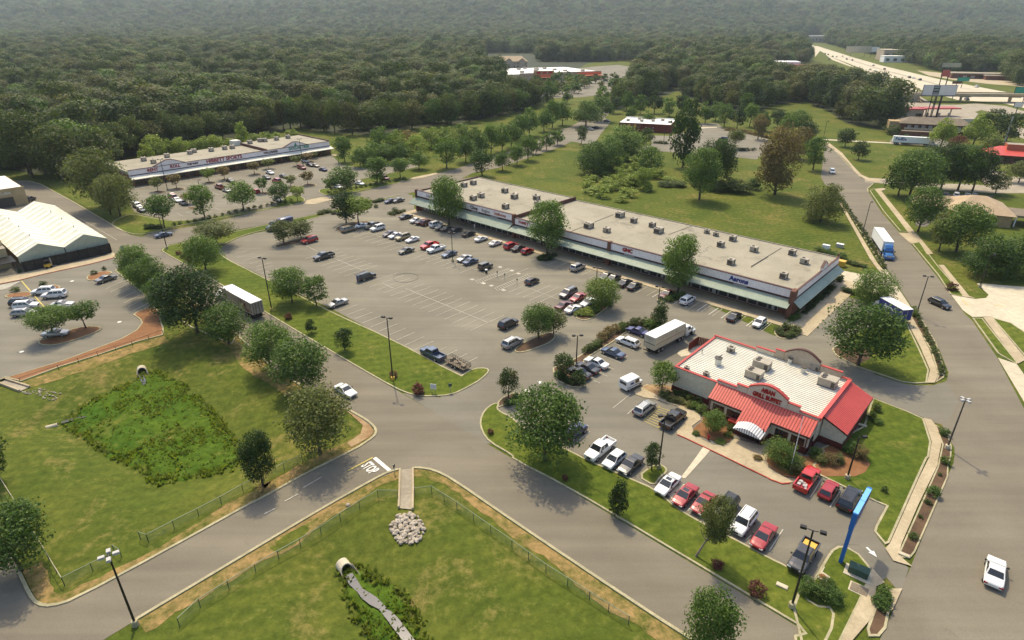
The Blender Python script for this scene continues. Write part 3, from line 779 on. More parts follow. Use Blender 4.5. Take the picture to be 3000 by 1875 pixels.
for k in range(8):
 q = ground_pt(T('C3',640,640)).lerp(ground_pt(T('C3',1080,240)),k / 7)
 mark_w(q,q + UX * 4.4,0.11)
for seg in (((955,955),(1120,825)),((1090,1015),(1150,960)),((615,1280),(738,1178))):
 mark((T('C3',*seg[0]),T('C3',*seg[1])),0.11)
for k in range(9):
 a = ground_pt(T('C3',1245,1078)).lerp(ground_pt(T('C3',1390,940)),k / 8.5)
 b = ground_pt(T('C3',1380,1140)).lerp(ground_pt(T('C3',1530,985)),k / 8.5)
 mark_w(a,b,0.10,'paint_yellow')
mark((T('C3',1240,1080),T('C3',1395,940)),0.12,'paint_yellow'); mark((T('C3',1380,1143),T('C3',1440,1085)),0.12,'paint_yellow')
for seg in (((400,382),(510,205)),((585,475),(690,310))):
 mark((T('D4',*seg[0]),T('D4',*seg[1])),0.13)
for seg in (((1000,130),(1030,100)),((1660,510),(1700,460)),((2210,790),(2260,740))):
 mark((T('D3',*seg[0]),T('D3',*seg[1])),0.12)
mark((T('D4',10,890),T('D4',140,685)),0.12)
for k in range(8):
 q = ground_pt(T('B1',1115,1085)).lerp(ground_pt(T('B1',1420,1310)),k / 7)
 mark_w(q,q + ground_pt(T('B1',955,1190)) - ground_pt(T('B1',1110,1120)),0.12,'paint_white')
mark((T('B1',205,1110),T('B1',430,1370)),0.25,'paint_yellow')
mark((T('B1',1100,960),T('B1',1155,1000)),0.5,'paint_bright')
mark((T('B1',720,495),T('B1',1105,722)),0.12,'paint_white')
for k in range(6):
 q = ground_pt(T('B1',450,1300)).lerp(ground_pt(T('C1',560,120)),k / 5)
 mark_w(q,q + UX * 2.5 + VX * 3.2,0.11)
for k in range(22):
 q = ground_pt(T('B1',200,1110)).lerp(ground_pt(T('B1',0,1150)),k / 21 * 0.95)
 mark_w(q,q + (ground_pt(T('B1',0,1250)) - ground_pt(T('B1',120,1150))) * 0.6 + VX * -1.5,0.10)
for x0,y0,x1,y1,n,L in ((720,930,1130,870,5,5),(1380,860,1650,815,4,5),(2060,455,2240,425,5,5),(1100,700,1400,650,5,5)):
 a,b = ground_pt(B('Y',x0,y0)),ground_pt(B('Y',x1,y1))
 for k in range(n):
  q = a.lerp(b,k / (n - 1)); mark_w(q,q - UX * L,0.12)
mark((T('D2',1120,8),T('D2',1265,130)),0.55,'paint_bright'); mark((T('D2',1105,5),T('D2',870,130)),0.22,'paint_yellow')
def road_text(txt,mid,along,size,stretch_y):
 me = text_mesh(txt,size,0.0,M['paint_bright'],bold=0.03)
 o = link('painted_word',me,kind='structure')
 o.location = (mid.x,mid.y,0.104); o.rotation_euler = (0,0,math.atan2(along.y,along.x) - math.pi / 2)
 o.scale = (1,stretch_y,1)
dirn = (ground_pt(T('D2',1000,90)) - ground_pt(T('D2',600,290))).normalized()
road_text('STOP',ground_pt(T('D2',1075,105)),dirn,1.05,2.1)
for seg in (((2300,290),(2250,320)),((2180,380),(2120,410)),((2000,520),(1950,545)),((1560,760),(1450,810))):
 pass
for (x0,y0,x1,y1) in ((620,190,450,290),(400,350,270,420),(180,490,80,540)):
 mark((T('D2',x0,y0),T('D2',x1,y1)),0.14)
def road_arrow(tail,tip,wid,head):
 a,b = ground_pt(tail),ground_pt(tip)
 d = (b - a).normalized(); n = Vector((-d.y,d.x,0)); c = b - d * head
 pts = [a + n * wid,a - n * wid,c - n * wid,c - n * wid * 3,b,c + n * wid * 3,c + n * wid]
 sheet('painted_arrow',[(p.x,p.y) for p in pts],M['paint_bright'],z=0.1,world_pts=True)
road_arrow(T('D4',930,855),T('D4',1030,950),0.13,0.9)
road_arrow(T('C3',175,808),T('C3',110,780),0.16,0.8); road_arrow(T('C3',320,735),T('C3',240,703),0.16,0.8)
mark((T('B4',1830,1285),T('B4',1890,1340)),0.25,'paint_yellow'); mark((T('B4',2140,1340),T('B4',2220,1350)),0.25,'paint_yellow')
for px_,r_ in ((T('B2',1415,1078),3.0),):
 g = ground_pt(px_); mb = MB()
 for k in range(28):
  t0,t1 = 2 * math.pi * k / 28,2 * math.pi * (k + 1) / 28
  mb.face([(g.x + (r_ + d) * math.cos(t),g.y + (r_ + d) * math.sin(t),.092) for d,t in ((-.09,t0),(.09,t0),(.09,t1),(-.09,t1))])
 link('tyre_mark',mb.mesh('tyre_mark',M['asphalt_new']),kind='structure')
M['ditch'] = flat('dark ditch mud',(.02,.022,.012),.5)
def flume(name,label,l_px,r_px,drop):
 t = thing(name,label,'drain channel')
 L = [on_ground(p) for p in l_px]
 Rr = [on_ground(p) for p in r_px]
 mb = MB()
 for i in range(len(L) - 1):
  mb.face([L[i] + Vector((0,0,.12)),Rr[i] + Vector((0,0,.12)),Rr[i + 1] + Vector((0,0,.12)),L[i + 1] + Vector((0,0,.12))][::-1])
 link('channel_floor',mb.mesh('channel_floor',M['concrete_grey']),t)
 for side in (L,Rr):
  mb = MB()
  for i in range(len(side) - 1):
   a,b = side[i],side[i + 1]
   n = Vector((b.y - a.y,a.x - b.x,0)).normalized() * 0.13
   v = [a - n,a + n,b + n,b - n]
   mb.face([p + Vector((0,0,.42)) for p in v])
   for k in range(4):
    p,q = v[k],v[(k + 1) % 4]
    mb.face([p + Vector((0,0,-.1)),q + Vector((0,0,-.1)),q + Vector((0,0,.42)),p + Vector((0,0,.42))])
  link('side_wall',mb.mesh('side_wall',M['concrete']),t)
flume('drain_flume','straight concrete drain channel running from the road kerb down to the rock pile',TT('D2',(1362,122),(1360,200),(1358,300),(1354,390),(1350,485)),TT('D2',(1484,112),(1485,205),(1486,300),(1484,400),(1482,500)),0.5)
flume('drain_flume','short concrete drain channel at the end of the orange mulch strip',TT('C1',(-10,725),(190,800)),TT('C1',(60,690),(285,760)),0.5)
def rocks(poly_px,n,r0,r1,seed,label):
 rg = random.Random(seed)
 poly = W2(poly_px,-0.6)
 xs_ = [p[0] for p in poly]; ys_ = [p[1] for p in poly]
 ico = [(-.5257,0,.8507),(.5257,0,.8507),(-.5257,0,-.8507),(.5257,0,-.8507),(0,.8507,.5257),(0,.8507,-.5257),(0,-.8507,.5257),(0,-.8507,-.5257),(.8507,.5257,0),(-.8507,.5257,0),(.8507,-.5257,0),(-.8507,-.5257,0)]
 fc = [(0,1,4),(0,4,9),(9,4,5),(4,8,5),(4,1,8),(8,1,10),(8,10,3),(5,8,3),(5,3,2),(2,3,7),(7,3,10),(7,10,6),(7,6,11),(11,6,0),(0,6,1),(6,10,1),(9,11,0),(9,2,11),(9,5,2),(7,11,2)]
 protos = []
 for k in range(6):
  me = bpy.data.meshes.new('stone')
  me.from_pydata([tuple(Vector(v) * rg.uniform(.75,1.15)) for v in ico],[],fc)
  me.materials.append(M['stone']); protos.append(me)
 t = thing('rock_pile',label,'rocks')
 c = 0
 while c < n:
  x,y = rg.uniform(min(xs_),max(xs_)),rg.uniform(min(ys_),max(ys_))
  if float(poly_dist(np.array([x]),np.array([y]),poly)[0]) > 0:
   continue
  r = rg.uniform(r0,r1)
  o = link('stone',rg.choice(protos),t,(x,y,gz(x,y) + r * .25 + rg.uniform(0,.12)))
  o.scale = (r * rg.uniform(.8,1.4),r * rg.uniform(.8,1.2),r * .7)
  o.rotation_euler = (rg.uniform(-.4,.4),rg.uniform(-.4,.4),rg.uniform(0,6.3)); c += 1
rocks(TT('D2',(1320,590),(1480,560),(1560,610),(1600,720),(1560,790),(1480,825),(1350,830),(1330,760),(1275,700),(1290,640)),230,0.13,0.34,5,'pile of pale riprap stones at the foot of the straight drain channel')
rocks(TT('C1',(200,830),(380,800),(580,840),(540,910),(380,890)),60,0.08,0.20,6,'thin scatter of pale stones in the grass below the short drain channel')
def culvert(label,mouth,towards,r,apron=True):
 g = on_ground(mouth); h = on_ground(towards)
 d = (h - g); ang = math.atan2(d.y,d.x)
 t = thing('culvert_pipe',label,'pipe',(g.x,g.y,g.z),ang)
 mb = MB(); n = 16
 ring_o = [(r * 1.15 * math.cos(2 * math.pi * k / n),r * 1.15 * math.sin(2 * math.pi * k / n) + r) for k in range(n)]
 ring_i = [(r * math.cos(2 * math.pi * k / n),r * math.sin(2 * math.pi * k / n) + r) for k in range(n)]
 def xcut(z): return -0.62 * z
 for ring,flip in ((ring_o,False),(ring_i,True)):
  for k in range(n):
   a,b = ring[k],ring[(k + 1) % n]
   q = [(-1.9,a[0],a[1] - .3),(xcut(a[1]),a[0],a[1] - .3),(xcut(b[1]),b[0],b[1] - .3),(-1.9,b[0],b[1] - .3)]
   mb.face(q[::-1] if flip else q)
 for k in range(n):
  a,b = ring_o[k],ring_o[(k + 1) % n]; c,e = ring_i[(k + 1) % n],ring_i[k]
  mb.face([(xcut(a[1]),a[0],a[1] - .3),(xcut(b[1]),b[0],b[1] - .3),(xcut(c[1]),c[0],c[1] - .3),(xcut(e[1]),e[0],e[1] - .3)])
 link('pipe',mb.mesh('pipe',M['concrete_pale']),t)
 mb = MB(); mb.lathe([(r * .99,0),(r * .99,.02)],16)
 o = link('pipe_shadow_end',mb.mesh('pipe_shade_disc',M['black']),t,(-1.85,0,r - .3)); o.rotation_euler = (0,math.pi / 2,0); o.name = 'pipe_shade_disc'  # black disc across the bore, standing in for the shade inside the pipe
 if not apron: return t
 mb = MB()
 for s in (-1,1):
  mb.face([(0,s * r * .95,-.3),(.9,s * r * 1.35,-.3),(.9,s * r * 1.35,.02),(-.7,s * r * 1.1,r * 1.2)])
  mb.face([(0,s * r * 1.05,-.3),(.9,s * r * 1.5,-.3),(.9,s * r * 1.5,.02),(-.7,s * r * 1.2,r * 1.2)][::-1])
  mb.face([(.9,s * r * 1.35,.02),(.9,s * r * 1.5,.02),(-.7,s * r * 1.2,r * 1.2),(-.7,s * r * 1.1,r * 1.2)])
 link('flared_apron',mb.mesh('flared_apron',M['concrete_grey']),t)
 mb = MB(); mb.face([(-.9,-r,-.1),(1.1,-r * 1.4,-.1),(1.1,r * 1.4,-.1),(-.9,r,-.1)])
 link('apron_floor',mb.mesh('apron_floor',M['mulch_dark']),t)
 return t
culvert('flared concrete culvert mouth on the far bank of the long-grass basin',T('C1',1350,640),T('C1',1365,740),0.66)
culvert('flared concrete culvert mouth spilling water into the near ditch',T('D2',885,1115),T('D2',985,1240),0.66)
culvert('small dark culvert mouth in the left bank of the long-grass basin',T('C1',575,1110),T('C1',800,1050),0.34,False)
def ribbon(name,pts,widths,mat,dz):
 mb = MB(); P = [on_ground(p) for p in pts]
 for i in range(len(P) - 1):
  d = (P[i + 1] - P[i]); n = Vector((-d.y,d.x,0)).normalized()
  mb.face([P[i] - n * widths[i] + Vector((0,0,dz)),P[i + 1] - n * widths[i + 1] + Vector((0,0,dz)),P[i + 1] + n * widths[i + 1] + Vector((0,0,dz)),P[i] + n * widths[i] + Vector((0,0,dz))])
 link(name,mb.mesh(name,M[mat]),kind='structure')
ribbon('ditch_water',TT('D2',(880,1130),(920,1200),(985,1280),(1040,1330),(1110,1380),(1190,1440),(1300,1560),(1480,1800)),[.42,.5,.33,.5,.55,.35,.5,.5],'water',0.42)
ribbon('ditch_water',TT('C1',(585,1108),(660,1085),(740,1065),(820,1050)),[.3,.42,.35,.12],'ditch',0.34)
ribbon('ditch_water',TT('C1',(1345,655),(1355,700),(1370,745)),[.4,.4,.25],'water',0.30)
# ---------------------------------------------------------------- buildings
class Bld:
 """a building on the site grid: parts are given in grid coordinates"""
 def __init__(s,name,label,cat,a,b,rot=GRID,world=None):
  s.a,s.b = a,b
  o = uv(a,b) if world is None else Vector(world)
  s.root = thing(name,label,cat,o,rot)
 def box(s,name,mat,a0,a1,b0,b1,z0,z1,parent=None,label=None):
  mb = MB(); mb.box(a0 - s.a,a1 - s.a,b0 - s.b,b1 - s.b,z0,z1)
  return link(name,mb.mesh(name,M[mat] if isinstance(mat,str) else mat),parent or s.root,label=label)
 def mesh(s,name,mat,fn,parent=None,label=None,smooth=False):
  mb = MB(); fn(mb)
  mb.v = [(x - s.a,y - s.b,z) for x,y,z in mb.v]
  mats = [M[m] for m in mat] if isinstance(mat,(list,tuple)) else M[mat]
  return link(name,mb.mesh(name,mats,smooth),parent or s.root,label=label)
 def sign(s,txt,mat,a,b,z,size,face='b',name='sign_letters',bold=0.03,depth=0.06):
  me = text_mesh(txt,size,depth,M[mat],bold)
  o = link(name,me,s.root,(a - s.a,b - s.b,z))
  o.rotation_euler = (math.pi / 2,0,0) if face == 'b' else (math.pi / 2,0,math.pi / 2)
  return o
def hvac_mesh(name,w,d,h,fans):
 mb = MB()
 mb.box(-w / 2,w / 2,-d / 2,d / 2,0.0,0.18,1)
 mb.box(-w / 2 + .02,w / 2 - .02,-d / 2 + .02,d / 2 - .02,.18,h,0)
 mb.box(-w / 2 - .05,w / 2 + .05,-d / 2 - .05,d / 2 + .05,h,h + .06,0)
 mb.box(-w / 2 - .012,-w / 2 + .05,-d / 2 + .15,d / 2 - .15,.3,h - .15,1)
 mb.box(w / 2 - .6,w / 2 - .1,-d / 2 - .012,-d / 2 + .05,.3,h - .2,1)
 me = mb.mesh(name,[M['hvac'],M['hvac_dark']])
 fan = MB()
 fan.lathe([(.36,0),(.36,.09),(.30,.09),(.30,.03)],14,0)
 fm = fan.mesh('fan',[M['hvac_dark']])
 return me,fm,[(x * w,y * d,h + .06) for x,y in fans]
UNITS = [hvac_mesh('rooftop_unit',1.7,1.4,1.25,[(-.2,0.05)]),hvac_mesh('rooftop_unit',2.5,1.8,1.35,[(-.25,.2),(-.25,-.2)]),hvac_mesh('rooftop_unit',1.2,1.1,1.0,[(0,0)])]
def add_unit(bld,p,z,kind=0,rot=0.0,scale=1.0,name='rooftop_unit'):
 g = ground_pt(p,z)
 a,b = to_uv(g)
 me,fm,fans = UNITS[kind]
 o = link(name,me,bld.root,(a - bld.a,b - bld.b,z),rot)
 o.scale = (scale,) * 3
 for f in fans:
  link('fan',fm,o,f)
 return o
# ---- the long shopping strip in the middle
mall = Bld('shopping_strip','long flat-roofed tan shopping strip with sage green awning facing the big car park','shop building',-97,126)
A0,AJ,A1 = -158.0,-114.4,-35.6
FB = 126.4                                   # front wall line
mall.box('wall','brick',A0,A1,FB,155.0,0.05,5.2)
for a0,a1,zr in ((A0,AJ,6.15),(AJ + .001,A1,5.6)):
 mall.box('roof','roof_tan',a0,a1,FB + .02,155.0,5.2,zr)
 mall.box('parapet','roof_tan',a0,a1,154.75,155.03,zr,zr + .22)
mall.box('parapet','trim_brown',A0 - .03,A0 + .22,FB + .3,155.03,6.15,6.6)
mall.box('parapet','trim_brown',AJ - .12,AJ + .25,FB + .3,155.06,5.6,6.75)
mall.box('parapet','brick',A1 - .2,A1 + .03,154.2,155.06,5.6,6.7)
piers = [A0 + .35,AJ,-81.6,A1 + .05]
for k in range(3):
 a0,a1 = piers[k] + .45,piers[k + 1] - .45
 zt = 6.9 if k == 0 else 6.15
 zb = zt - 1.75
 mall.box('fascia','fascia',a0,a1,FB - .42,FB - .02,zb,zt)
 mall.box('fascia_trim','trim_brown',a0,a1,FB - .5,FB + .06,zt,zt + .17)
 mall.box('fascia_trim','trim_brown',a0,a1,FB - .5,FB - .03,zb - .2,zb)
for k,p in enumerate(piers):
 w = .45 if k else .3
 mall.box('brick_pier','brick',p - w,p + w,FB - 1.8 if k == 3 else FB - .75,FB + .25,0.15,7.15 if k < 2 else 6.45)
for k in range(3):
 a0,a1 = piers[k] + .02,piers[k + 1] - .02
 if k == 0: a0 -= .6
 zi = 4.65 if k == 0 else 4.0
 def aw(mb,a0=a0,a1=a1,zi=zi):
  mb.face([(a0,123.0,3.1),(a1,123.0,3.1),(a1,FB - .45,zi),(a0,FB - .45,zi)])
  mb.face([(a0,123.0,2.95),(a0,FB - .45,zi - .15),(a1,FB - .45,zi - .15),(a1,123.0,2.95)])
  mb.face([(a0,123.0,2.95),(a1,123.0,2.95),(a1,123.0,3.1),(a0,123.0,3.1)])
  mb.face([(a1,123.0,2.95),(a1,FB - .45,zi - .15),(a1,FB - .45,zi),(a1,123.0,3.1)])
  mb.face([(a0,123.0,3.1),(a0,FB - .45,zi),(a0,FB - .45,zi - .15),(a0,123.0,2.95)])
 o = mall.mesh('awning','green_metal',aw)
 def seams(mb,a0=a0,a1=a1,zi=zi):
  n = int((a1 - a0) / .45)
  for i in range(n):
   x = a0 + .2 + i * .45
   mb.face([(x,123.0,3.16),(x + .05,123.0,3.16),(x + .05,FB - .46,zi + .06),(x,FB - .46,zi + .06)])
   mb.face([(x,123.0,3.1),(x,123.0,3.16),(x,FB - .46,zi + .06),(x,FB - .46,zi)])
   mb.face([(x + .05,123.0,3.16),(x + .05,123.0,3.1),(x + .05,FB - .46,zi),(x + .05,FB - .46,zi + .06)])
 s_ = mall.mesh('awning_seams','green_metal',seams,o); s_['kind'] = 'stuff'
wm = MB(); wm.box(-.98,.98,-.03,.03,0,2.35)
win_me = wm.mesh('shop_window',M['glass_shop'])
wm = MB()
for x in (-1.0,1.0): wm.box(x - .04,x + .04,-.06,.06,-.05,2.42)
wm.box(-1.04,1.04,-.06,.06,2.36,2.45); wm.box(-1.04,1.04,-.06,.06,-.1,-.02); wm.box(-1.0,1.0,-.05,.05,1.85,1.9)
frame_me = wm.mesh('window_frame',M['galv'])
wm = MB(); wm.box(-.5,.5,-.045,.0,.25,1.75)
poster_me = wm.mesh('window_poster',M['blind'])
wr = random.Random(3)
x = A0 + 1.6
while x < A1 - 1.6:
 if all(abs(x - p) > 1.3 for p in piers):
  o = link('shop_window',win_me,mall.root,(x - mall.a,FB - .06 - mall.b,.55))
  link('window_frame',frame_me,o)
  if wr.random() < .27:
   q = link('window_poster',poster_me,o,(wr.uniform(-.3,.3),-.03,wr.uniform(-.1,.3))); q.scale = (wr.uniform(.5,1),1,wr.uniform(.4,1))
 x += 2.25
def gable(mb):
 za = 4.45; zt = 6.0
 b0,b1 = FB + .1,154.3
 mb.box(A1 + .05,A1 + .35,b0,b1,za,zt)
mall.mesh('fascia','fascia',gable)
mall.box('fascia_trim','trim_brown',A1 + .02,A1 + .42,FB + .1,154.3,6.0,6.16)
mall.box('fascia_trim','trim_brown',A1 + .05,A1 + .42,FB + .1,154.3,4.27,4.45)
def gable2(mb):
 c = 143.2
 poly = [(c - 1.7,6.16),(c + 1.7,6.16),(c + 1.7,6.9),(c,8.0),(c - 1.7,6.9)]
 for xx,fl in ((A1 + .40,False),(A1 - .05,True)):
  q = [(xx,y,z) for y,z in poly]
  mb.face(q[::-1] if fl else q)
 for i in range(5):
  (y0,z0),(y1,z1) = poly[i],poly[(i + 1) % 5]
  mb.face([(A1 + .40,y1,z1),(A1 + .40,y0,z0),(A1 - .05,y0,z0),(A1 - .05,y1,z1)])
gb = mall.mesh('gable','fascia',gable2)
def gtrim(mb):
 c = 143.2
 for s in (-1,1):
  y0,y1 = c + s * 1.95,c
  q = [(A1 - .1,y0,6.85),(A1 + .5,y0,6.85),(A1 + .5,y1,8.15),(A1 - .1,y1,8.15)]
  mb.face(q if s < 0 else q[::-1])
  q2 = [(A1 + .5,y0,6.7),(A1 + .5,y0,6.85),(A1 + .5,y1,8.15),(A1 + .5,y1,8.0)]
  mb.face(q2 if s > 0 else q2[::-1])
mall.mesh('gable_trim','trim_brown',gtrim,gb)
def aw2(mb):
 b0,b1 = FB - 1.2,154.0
 mb.face([(A1 + 2.0,b0,3.0),(A1 + 2.0,b1,3.0),(A1 + .42,b1,4.1),(A1 + .42,b0,4.1)])
 mb.face([(A1 + 2.0,b0,2.85),(A1 + .42,b0,3.95),(A1 + .42,b1,3.95),(A1 + 2.0,b1,2.85)])
 mb.face([(A1 + 2.0,b0,2.85),(A1 + 2.0,b1,2.85),(A1 + 2.0,b1,3.0),(A1 + 2.0,b0,3.0)])
 mb.face([(A1 + 2.0,b0,2.85),(A1 + 2.0,b0,3.0),(A1 + .42,b0,4.1),(A1 + .42,b0,3.95)])
mall.mesh('awning','green_metal',aw2)
mall.sign('Lele','grey_letters',-151.5,FB - .44,6.0,1.2)
mall.sign('Nails','dark_letters',-146.5,FB - .44,5.85,.8)
mall.sign('Chop','dark_letters',-130.5,FB - .44,6.0,1.4)
mall.sign('Regina','grey_letters',-125.6,FB - .44,5.95,1.25)
mall.sign('Uniforms','orange_letters',-119.8,FB - .44,5.95,1.25)
mall.sign('FAMILY','red_letters',-110.6,FB - .44,5.3,1.15)
mall.sign('GNC','red_letters',-76.2,FB - .44,5.3,1.3,bold=.08)
mall.sign('Aarons','blue_dark',-47.5,FB - .44,5.25,1.45,bold=.07)
for a in (-148,-130,-122,-75.5,-47):
 mall.box('hanging_board','grey_letters',a - 1.5,a + 1.5,FB - .62,FB - .52,4.05 if a > AJ else 4.75,4.35 if a > AJ else 5.05)
for i,p in enumerate([T('B3',25,318),T('B3',230,335),T('B3',245,395),B('M',870,130),B('M',1000,98),B('M',1000,318),B('M',1110,280),B('M',1447,212),B('M',1580,298),B('M',1457,437),B('M',1900,318),B('M',1925,405)]):
 add_unit(mall,p,6.15,0,wr.choice((0,math.pi / 2)),1.1)
for p,k in ((T('B3',725,603),1),(T('B3',1020,500),1),(T('B3',895,645),0),(T('B3',1150,553),0),(T('B3',1325,595),0),(T('B3',1385,650),1),(T('B3',1970,780),0),(T('B3',2085,725),0),(T('B3',2285,828),0),(T('B3',2068,948),0),(T('B4',225,858),0),(T('B4',340,942),0),(T('B4',145,1078),0),(T('B3',1840,655),2),(T('B3',1925,680),2)):
 add_unit(mall,p,5.6,k,wr.choice((0,math.pi / 2)),1.0)
for p0,p1 in (((0,1160),(0,1160)),):
 pass
for (t0,t1) in ((((2260,980)),(2420,880)),((1480,670),(1700,590)),((560,640),(960,480))):
 a = ground_pt(T('B3',*t0),5.6); b = ground_pt(T('B3',*t1),5.6)
 mb = MB(); ra,rb = Vector((*to_uv(a),5.64)),Vector((*to_uv(b),5.64))
 mb.tube((ra.x - mall.a,ra.y - mall.b,5.66),(rb.x - mall.a,rb.y - mall.b,5.66),.05,n=6)
 link('roof_pipe',mb.mesh('roof_pipe',M['hvac_dark']),mall.root)
for t0,t1 in (((0,490),(540,165)),):
 a = ground_pt(B('K',*t0),5.6); b = ground_pt(B('K',*t1),5.6)
 mb = MB(); ra,rb = to_uv(a),to_uv(b)
 mb.tube((ra[0] - mall.a,ra[1] - mall.b,5.66),(rb[0] - mall.a,rb[1] - mall.b,5.66),.06,n=6)
 link('roof_pipe',mb.mesh('roof_pipe',M['hvac_dark']),mall.root)
for k in range(14):
 g = ground_pt((2080 - k * 4.5 + wr.uniform(-5,5),722 + k * 3.7),5.6); a,b = to_uv(g)
 mall.box('roof_patch','hvac_dark',a - .3,a + .25,b - .14,b + .12,5.602,5.615)
# ---- the red-roofed restaurant
rest = Bld('restaurant','cream restaurant with red metal roofs and a curved sign board over its front','restaurant',-28,83)
r0,r1,f0,f1 = -39.6,-16.6,83.5,98.4
rest.box('wall','stucco',r0,r1,f0,f1,1.1,4.35)
rest.box('brick_base','brick_dark',r0 - .06,r1 + .05,f0 - .08,f1 + .06,0.02,1.1)
n = 26; wd = (f1 - f0 - .5) / n
pm = MB(); L_ = (r1 - r0 - .5)
pm.box(-L_ / 2,L_ / 2,-wd / 2 + .10,wd / 2 - .10,0,.09)
rp = pm.mesh('roof_panel',M['roof_white'])
roofbase = rest.box('roof','seam',r0 + .1,r1 - .1,f0 + .1,f1 - .1,4.35,4.42)
for k in range(n):
 link('roof_panel',rp,roofbase,((r0 + r1) / 2 - rest.a,f0 + .25 + (k + .5) * wd - rest.b,4.425))
def parapet(a0,a1,b0,b1,z,cap='red_trim',wall='stucco'):
 o = rest.box('parapet',wall,a0,a1,b0,b1,4.35,z)
 rest.box('parapet_cap',cap,a0 - .06,a1 + .06,b0 - .06,b1 + .06,z,z + .14,o)
parapet(r0,-32.1,f0 - .02,f0 + .28,4.62)
parapet(-32.05,-28.95,f0 - .1,f0 + .3,5.15)
parapet(-28.9,-27.2,f0 - .12,f0 + .3,5.75)
parapet(-21.1,-19.4,f0 - .12,f0 + .3,5.75)
parapet(-19.35,r1,f0 - .02,f0 + .28,5.0)
parapet(r0 - .02,r0 + .25,f0 + .3,f1 - .3,4.62)
parapet(r1 - .3,r1 + .12,f0 + .3,f1 - .3,4.85,'red_metal','red_metal')
parapet(r0,-32.0,f1 - .28,f1 + .02,4.85)
parapet(-31.9,-28.8,f1 - .28,f1 + .05,5.35)
parapet(-28.7,-27.2,f1 - .28,f1 + .02,6.05,'red_trim','beige_wall')
parapet(-21.3,-18.0,f1 - .28,f1 + .05,5.7,'red_trim','beige_wall')
parapet(-17.9,r1,f1 - .28,f1 + .02,4.85)
def arch(ac,half,b0,b1,zlo,rise):
 def fn(mb):
  n = 14; pts = [(ac - half,zlo)] + [(ac - half + 2 * half * k / n,6.15 + rise * math.sin(math.pi * k / n)) for k in range(n + 1)] + [(ac + half,zlo)]
  for y,fl in ((b0,False),(b1,True)):
   q = [(x,y,z) for x,z in pts]
   mb.face(q[::-1] if not fl else q,0)
  for i in range(len(pts)):
   (x0,z0),(x1,z1) = pts[i],pts[(i + 1) % len(pts)]
   mb.face([(x0,b0,z0),(x1,b0,z1),(x1,b1,z1),(x0,b1,z0)],0)
  fn.top = pts[1:-1]
 return fn
fr = arch(-24.15,2.95,f0 - .15,f0 + .3,4.35,1.2)
sb = rest.mesh('sign_board','stucco',fr)
def archcap(fn,b0,b1,mat='red_trim',parent=None):
 def g(mb):
  t = fn.top
  for i in range(len(t) - 1):
   (x0,z0),(x1,z1) = t[i],t[i + 1]
   mb.face([(x0,b0 - .1,z0 + .16),(x1,b0 - .1,z1 + .16),(x1,b1 + .1,z1 + .16),(x0,b1 + .1,z0 + .16)])
   mb.face([(x0,b0 - .1,z0 - .05),(x1,b0 - .1,z1 - .05),(x1,b0 - .1,z1 + .16),(x0,b0 - .1,z0 + .16)])
   mb.face([(x0,b1 + .1,z0 + .16),(x1,b1 + .1,z1 + .16),(x1,b1 + .1,z1 - .05),(x0,b1 + .1,z0 - .05)])
 return rest.mesh('arch_cap',mat,g,parent)
archcap(fr,f0 - .15,f0 + .3,parent=sb)
fb = arch(-24.25,2.85,f1 - .3,f1 + .05,4.35,1.3)
sb2 = rest.mesh('back_arch','beige_wall',fb)
archcap(fb,f1 - .3,f1 + .05,'trim_brown',sb2)
o_ = rest.sign('ASIAN','red_letters',-24.15,f0 - .20,6.36,1.0,bold=.05); o_.scale = (.72,1,1)
o_ = rest.sign('GRILL BUFFET','red_letters',-24.2,f0 - .20,5.32,1.0,bold=.05); o_.scale = (.70,1,1)
wing = [(-31.9,-26.5,81.1),(-26.5,-22.2,79.1),(-22.2,-16.75,81.1)]
for a0,a1,b in wing:
 rest.box('front_wall','stucco',a0,a1,b,min(b + .5,f0),1.1,3.0 if b > 80 else 1.95)
 rest.box('side_return','stucco',a0,a1,b + .51,f0 + .05,1.1,3.05 if b > 80 else 2.2)
 rest.box('brick_base','brick_dark',a0 - .04,a1 + .04,b - .09,f0 - .1,0.03,1.1)
ztop = 4.72; zeave = 3.22; bridge_ = f0 - .12
def roof_strip(bld,a0,a1,b_e,b_r,z_e,z_r,mat='red_metal',n=None,axis='a',parent=None):
 """a run of standing-seam panels; axis 'a': seams run along b"""
 n = n or max(1,round((a1 - a0) / .42)); w = (a1 - a0) / n
 o = bld.mesh('sloped_roof','seam_red' if mat == 'red_metal' else mat,lambda mb: (mb.face([(a0,b_e,z_e - .12),(a1,b_e,z_e - .12),(a1,b_e,z_e),(a0,b_e,z_e)]) if axis == 'a' else None,
                 mb.face([(a0,b_e,z_e),(a1,b_e,z_e),(a1,b_r,z_r),(a0,b_r,z_r)]) if axis == 'a' else mb.face([(b_e,a0,z_e),(b_e,a1,z_e),(b_r,a1,z_r),(b_r,a0,z_r)]),
                 mb.face([(b_e,a1,z_e - .12),(b_e,a0,z_e - .12),(b_e,a0,z_e),(b_e,a1,z_e)]) if axis != 'a' else None),parent)
 mb = MB(); dz = z_r - z_e; db = b_r - b_e
 def P(u,t,h): return (u,t * db,t * dz + h) if axis == 'a' else (t * db,u,t * dz + h)
 q = [P(.06,0,.03),P(w - .06,0,.03),P(w - .06,1,.03),P(.06,1,.03)]
 flip = (axis == 'a') == (db > 0)
 mb.face(q if flip else q[::-1])
 me = mb.mesh('roof_panel',M[mat])
 for k in range(n):
  loc = (a0 + k * w - bld.a,b_e - bld.b,z_e) if axis == 'a' else (b_e - bld.a,a0 + k * w - bld.b,z_e)
  link('roof_panel',me,o,loc)
 return o
roof_strip(rest,-32.1,-26.55,80.75,bridge_,zeave,ztop)
slope = (ztop - zeave) / (bridge_ - 80.75)
